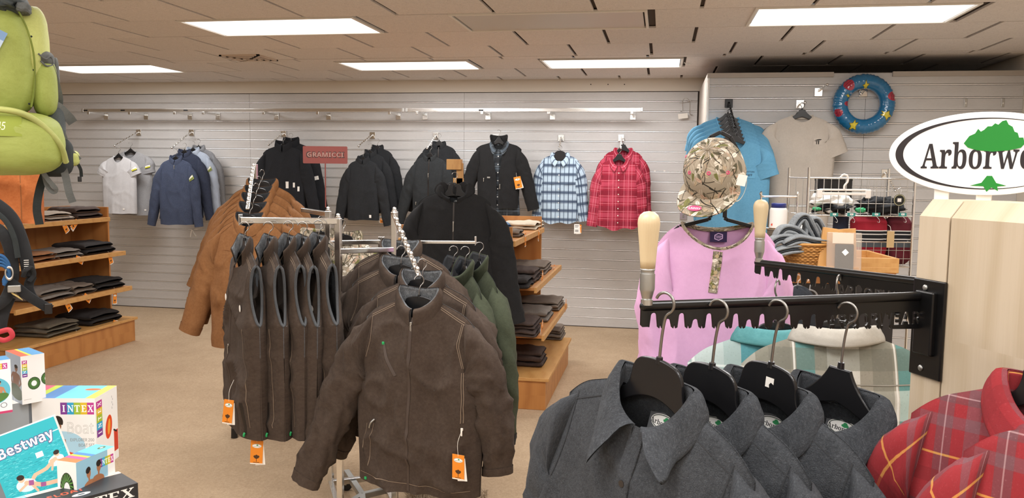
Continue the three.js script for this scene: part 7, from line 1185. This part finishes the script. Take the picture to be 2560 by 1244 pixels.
// ---------------------------------------------------------------- the green backpack, top left, and the harness under it
{
  const Z = 2.6, K = Z / F, o = dep(0, 220, Z), t = thing('backpack', 'lime green hiking backpack with grey straps hanging at the top left', 'backpack', o, R(38));
  M.lime = cloth(0x9aa550, { spread: 7, rough: 0.6, bump: 0.0003 }); M.limePale = cloth(0xc6cc78, { spread: 6, rough: 0.6 }); M.limeDark = cloth(0x7d8a30, { spread: 7, rough: 0.65 }); M.slate = cloth(0x4f5656, { spread: 8, rough: 0.7 }); M.webbing = cloth(0x6d706e, { spread: 8, rough: 0.8 }); M.slateDark = cloth(0x2c3232, { spread: 6 });
  const X = (u) => u * K * 1.06, Y = (v) => (220 - v) * K;
  const pad = (cx, cy, hw, hh, dz, z0, seed, px = 0.6, n = 0.02) => grid(40, 30, (i, j) => {      // a stuffed fabric volume
    const a = i / 40 * Math.PI * 2, e = (j / 30 - 0.5) * Math.PI, c = Math.cos(e), s = Math.sin(e), cc = Math.pow(Math.max(0, c), px), w = 1 + n * 2 * fbm(Math.cos(a) * 2 + seed, s * 3, Math.sin(a) * 2, 3);
    return [cx + hw * cc * Math.sign(Math.cos(a)) * Math.abs(Math.cos(a)) ** 0.75 * w, cy + hh * Math.sign(s) * Math.abs(s) ** 0.72 * w, z0 + dz * cc * Math.sign(Math.sin(a)) * Math.abs(Math.sin(a)) ** 0.85 * w, a * 0.1, e * 0.2];
  }, true);
  part(t, 'main_bag', pad(X(-45), Y(158), X(128), 140 * K, 0.12, 0.03, 3, 0.45), M.lime);
  part(t, 'side_gusset', pad(X(66), Y(118), X(40), 102 * K, 0.1, 0.0, 8, 0.5), M.limePale, 'paler side gusset');
  part(t, 'side_pocket', pad(X(93), Y(215), X(28), 72 * K, 0.075, 0.02, 5), M.lime, 'stretch side pocket');
  part(t, 'pocket_top', pad(X(92), Y(146), X(24), 20 * K, 0.07, 0.02, 6), M.webbing, 'grey pocket edge');
  part(t, 'bottom_pocket', pad(X(5), Y(358), X(128), 78 * K, 0.16, 0.05, 12, 0.5), M.lime, 'bulging lower pocket');
  part(t, 'seam', tube([V3(X(50), Y(45), 0.13), V3(X(66), Y(90), 0.135), V3(X(76), Y(150), 0.13), V3(X(74), Y(220), 0.125), V3(X(66), Y(270), 0.12)], 0.0032, 40, 6), M.limeDark, 'darker side seam'); part(t, 'compression_cord', tube([V3(X(84), Y(138), 0.1), V3(X(98), Y(150), 0.1), V3(X(108), Y(142), 0.08), V3(X(112), Y(158), 0.06), V3(X(100), Y(166), 0.09), V3(X(88), Y(156), 0.1)], 0.0028, 40, 6), M.webbing); part(t, 'side_strap_pad', pad(X(116), Y(196), X(9), 62 * K, 0.03, -0.03, 9, 0.5), M.webbing, 'grey padded strap edge');
  part(t, 'pocket_piping', tube([V3(X(-60), Y(280), 0.2), V3(X(0), Y(281), 0.205), V3(X(52), Y(290), 0.19), V3(X(92), Y(320), 0.17), V3(X(122), Y(362), 0.14), V3(X(132), Y(402), 0.1)], 0.0095, 50, 8), M.limePale, 'raised rounded zip flap');
  part(t, 'under_panel', pad(X(105), Y(388), X(45), 52 * K, 0.1, -0.02, 15), M.slateDark); part(t, 'lid_trim', pad(X(58), Y(34), X(16), 14 * K, 0.06, 0.09, 11, 0.6, 0.1), M.webbing); part(t, 'lid', pad(X(-4), Y(14), X(66), 38 * K, 0.12, 0.035, 17, 0.6, 0.22), M.slate, 'grey gathered lid'); part(t, 'lid_cord', tube([V3(X(20), Y(40), 0.12), V3(X(40), Y(10), 0.11), V3(X(62), Y(22), 0.07), V3(X(66), Y(40), 0.05)], 0.004, 24, 6), M.webbing); part(t, 'lid_patch', pad(X(-4), Y(2), X(26), 12 * K, 0.05, 0.11, 3), M.lime);
  const smo = canvasTex(256, 64, (g) => { g.fillStyle = '#8d9a37'; g.fillRect(0, 0, 256, 64); g.fillStyle = '#e5e8d0'; g.font = 'bold 40px sans-serif'; g.fillText('Futurismo', -60, 44, 190); g.font = 'italic 34px sans-serif'; g.fillText('45', 150, 44); });
  part(t, 'front_patch', grid(14, 8, (i, j) => { const x = lerp(X(-70), X(48), i / 14), y = lerp(Y(344), Y(296), j / 8); return [x, y, 0.214 - (x - X(0)) ** 2 * 2.2 - (y - Y(350)) ** 2 * 4, i / 14, j / 8]; }), mat(0xffffff, 0.7, 0, { map: smo }), 'darker green panel with pale lettering');
  const card = canvasTex(128, 192, (g) => { g.fillStyle = '#aebfd2'; g.fillRect(0, 0, 128, 192); g.fillStyle = '#6f8fb5'; g.fillRect(0, 0, 128, 50); g.fillStyle = '#e8edf0'; for (const y of [64, 108, 148]) g.fillRect(16, y, 60, 26); g.fillStyle = '#d9a04a'; g.fillRect(86, 64, 28, 20); g.fillStyle = '#39424f'; g.fillRect(84, 116, 26, 18); });
  const k = part(t, 'info_card', cardGeo(0.075, 0.1), mat(0xffffff, 0.5, 0, { map: card }), 'pale blue printed card'); k.position.set(X(2), Y(88), 0.155); k.rotation.z = -0.45;
  const strap = (name, pts, w, m, th = 0.003) => { const c = curve(pts.map(([u, v, z]) => V3(X(u), Y(v), z))); part(t, name, grid(6, 40, (i, j) => { const p = c.getPoint(j / 40), tg = c.getTangent(j / 40), n = V3(tg.y, -tg.x, 0).normalize(), prof = [[-0.5, th], [0.5, th], [0.5, th], [0.5, -th], [0.5, -th], [-0.5, -th], [-0.5, th]][i]; p.addScaledVector(n, w * prof[0]); return [p.x, p.y, p.z + prof[1], prof[0] * w, j * 0.01]; }), m); };
  strap('strap', [[100, 150, 0.06], [112, 190, 0.04], [120, 240, 0.0], [116, 262, -0.02]], 0.028, M.webbing);
  strap('hip_strap', [[84, 264, 0.06], [100, 262, 0.05], [118, 262, 0.03], [140, 285, 0.0], [150, 300, -0.02]], 0.03, M.webbing);
  strap('buckle_strap', [[78, 418, 0.08], [92, 445, 0.07], [108, 470, 0.06], [102, 478, 0.05], [90, 462, 0.05], [84, 430, 0.05]], 0.014, M.webbing);
  strap('dangling_strap', [[122, 400, 0.06], [130, 440, 0.05], [136, 480, 0.05], [143, 505, 0.05]], 0.022, M.webbing);
  strap('waist_strap', [[88, 425, 0.02], [74, 470, 0.02], [66, 520, 0.02], [70, 562, 0.02]], 0.024, M.slateDark);
  strap('edge_strap', [[120, 395, 0.02], [150, 400, 0.0], [162, 418, -0.01], [164, 440, -0.02]], 0.01, M.slateDark);
  strap('side_strap', [[112, 285, 0.03], [128, 325, 0.02], [140, 365, 0.02], [162, 395, 0.0]], 0.012, M.webbing); part(t, 'pull_tip', rbox(0.012, 0.018, 0.006, 0.002, X(160), Y(446), -0.02), M.blackPlastic);
  part(t, 'green_wing', pad(X(142), Y(392), X(20), 20 * K, 0.03, -0.01, 22), M.limePale); part(t, 'mesh_panel', pad(X(112), Y(310), X(22), 55 * K, 0.07, -0.02, 25), M.slate, 'grey mesh side panel');
  part(t, 'haul_loop', tube([V3(X(-40), Y(-20), 0), V3(X(-40), Y(-120), 0), V3(X(-40), CEIL - o.y, 0)], 0.006, 20, 6), M.webbing);
  for (const [u, v] of [[74, 180], [62, 262], [72, 100]]) part(t, 'rivet', ball(0.0032, X(u), Y(v), 0.118, 8), M.slateDark);
}
{
  const Z = 2.3, K = Z / F, o = dep(0, 660, Z), t = thing('climbing_harness', 'black climbing harness with a blue cord and metal rings hanging at the left edge', 'harness', o, R(38)), X = (u) => u * K * 1.06, Y = (v) => (660 - v) * K;
  M.harness = cloth(0x1b1d20, { spread: 6, rough: 0.75 }); M.cordBlue = mat(0x1f4f7d, 0.8); M.tack = mat(0xb09a62, 0.8);
  const band = (name, pts, w, m, th = 0.004) => { const c = curve(pts.map(([u, v, z]) => V3(X(u), Y(v), z))); return part(t, name, grid(8, 40, (i, j) => { const p = c.getPoint(j / 40), tg = c.getTangent(j / 40), n = V3(tg.y, -tg.x, 0).normalize(), a = i / 8 * Math.PI * 2; p.addScaledVector(n, w / 2 * Math.sign(Math.cos(a)) * Math.abs(Math.cos(a)) ** 0.5); return [p.x, p.y, p.z + th * Math.sin(a), a, j * 0.01]; }, true), m); };
  band('waist_belt', [[-40, 490, 0], [0, 510, 0.02], [30, 545, 0.03], [48, 600, 0.04], [56, 650, 0.04], [60, 690, 0.03]], 0.034, M.harness, 0.008);
  band('leg_loop', [[-30, 560, 0.03], [4, 570, 0.05], [22, 610, 0.05], [28, 680, 0.04], [12, 740, 0.04], [-20, 770, 0.03]], 0.03, M.harness, 0.008);
  band('gear_loop', [[-10, 520, 0.04], [18, 548, 0.055], [34, 590, 0.06], [40, 640, 0.06]], 0.014, M.slateDark);
  band('buckle_strap', [[10, 690, 0.05], [34, 712, 0.055], [62, 742, 0.05], [92, 768, 0.045], [102, 776, 0.04]], 0.026, M.harness); band('riser', [[66, 690, 0.03], [58, 715, 0.03], [66, 745, 0.03], [92, 772, 0.03]], 0.024, M.harness); band('belay_loop', [[48, 690, 0.05], [54, 672, 0.06], [66, 668, 0.05], [70, 686, 0.04], [60, 702, 0.04]], 0.012, M.harness);
  band('hanging_strap', [[18, 742, 0.02], [4, 780, 0.02], [-6, 830, 0.02]], 0.03, M.harness);
  for (const q of [0, 1, 2, 3]) part(t, 'cord', tube([V3(X(-20), Y(640 + q * 9), 0.06), V3(X(8), Y(632 + q * 8), 0.075), V3(X(22), Y(660 + q * 6), 0.07), V3(X(10), Y(694 + q * 4), 0.065)], 0.0045, 24, 6), M.cordBlue);
  part(t, 'ring', new THREE.TorusGeometry(0.011, 0.0028, 8, 20).scale(0.8, 1.5, 1).translate(X(22), Y(676), 0.075), M.steel, 'small metal ring'); part(t, 'buckle', rbox(0.032, 0.02, 0.008, 0.003, X(30), Y(716), 0.064), M.dullsteel); part(t, 'buckle', rbox(0.02, 0.03, 0.008, 0.003, X(97), Y(772), 0.05), M.blackPlastic);
  for (let i = 0; i < 6; i++) part(t, 'bar_tack', rbox(0.0022, 0.017, 0.002, 0.0006, 0, 0, 0).rotateZ(0.7).translate(X(24 + i * 3.4), Y(726 + i * 2.8), 0.062), M.tack); for (let i = 0; i < 5; i++) part(t, 'bar_tack', rbox(0.012, 0.0018, 0.002, 0.0006, X(56), Y(648 + i * 5), 0.05), M.stickerWhite);
  band('red_loop', [[-6, 826, 0.03], [14, 822, 0.035], [20, 838, 0.035], [4, 848, 0.03], [-12, 842, 0.03]], 0.014, mat(0xb5323c, 0.6)); band('hang_cord', [[-40, 490, 0], [-44, 330, -0.05], [-40, 100, -0.1]], 0.008, M.harness);
  const o2 = { ...VEST, mat: cloth(0xa25a2a, { spread: 9 }), lining: M.tan, seed: 401, L: 0.72, armOpen: 0.03, zipMat: M.tanDark };
  const g = garment('canvas_vest', 'orange-brown canvas vest hanging behind the backpack at the left edge', 'vest', o2, dep(-48, 196, 4.1), R(40)); hanger('dark hanger in the orange-brown vest behind the backpack', o2, dep(-48, 196, 4.1), R(40), { neckH: 0.03, hook: 0.08 });
  stitches(g, [[[0.14, -0.2], [0.15, -0.45], [0.15, -0.7]]], M.tanDark, 0.003);
}
// shaggy mat, its fringe just inside the bottom edge
{
  const a = onY(1045, 1240, 0), b = onY(1222, 1240, 0), t = thing('shag_mat', 'pale shaggy mat whose fringe shows at the bottom edge below the rack', 'mat', V3((a.x + b.x) / 2, 0, (a.z + b.z) / 2 + 0.14), Math.atan2(-(b.z - a.z), b.x - a.x)), r = rng(31);
  part(t, 'backing', rbox(0.38, 0.012, 0.26, 0.004, 0, 0.007, 0), M.trSand);
  const im = new THREE.InstancedMesh(new THREE.CylinderGeometry(0.0012, 0.0026, 0.04, 5).translate(0, 0.02, 0), mat(0xb9a68e, 0.95), 1400), m = new THREE.Matrix4(), q = new THREE.Quaternion(), e = new THREE.Euler();
  for (let i = 0; i < 1400; i++) { e.set((r() - 0.6) * 2.0, r() * 6, (r() - 0.5) * 2.0); q.setFromEuler(e); m.compose(V3((r() - 0.5) * 0.4, 0.008, (r() - 0.5) * 0.28), q, V3(1, 0.6 + r() * 0.7, 1)); im.setMatrixAt(i, m); }
  im.name = 'pile'; im.castShadow = im.receiveShadow = true; im.userData.kind = 'stuff'; t.add(im);
}
renderer.render(scene, camera);
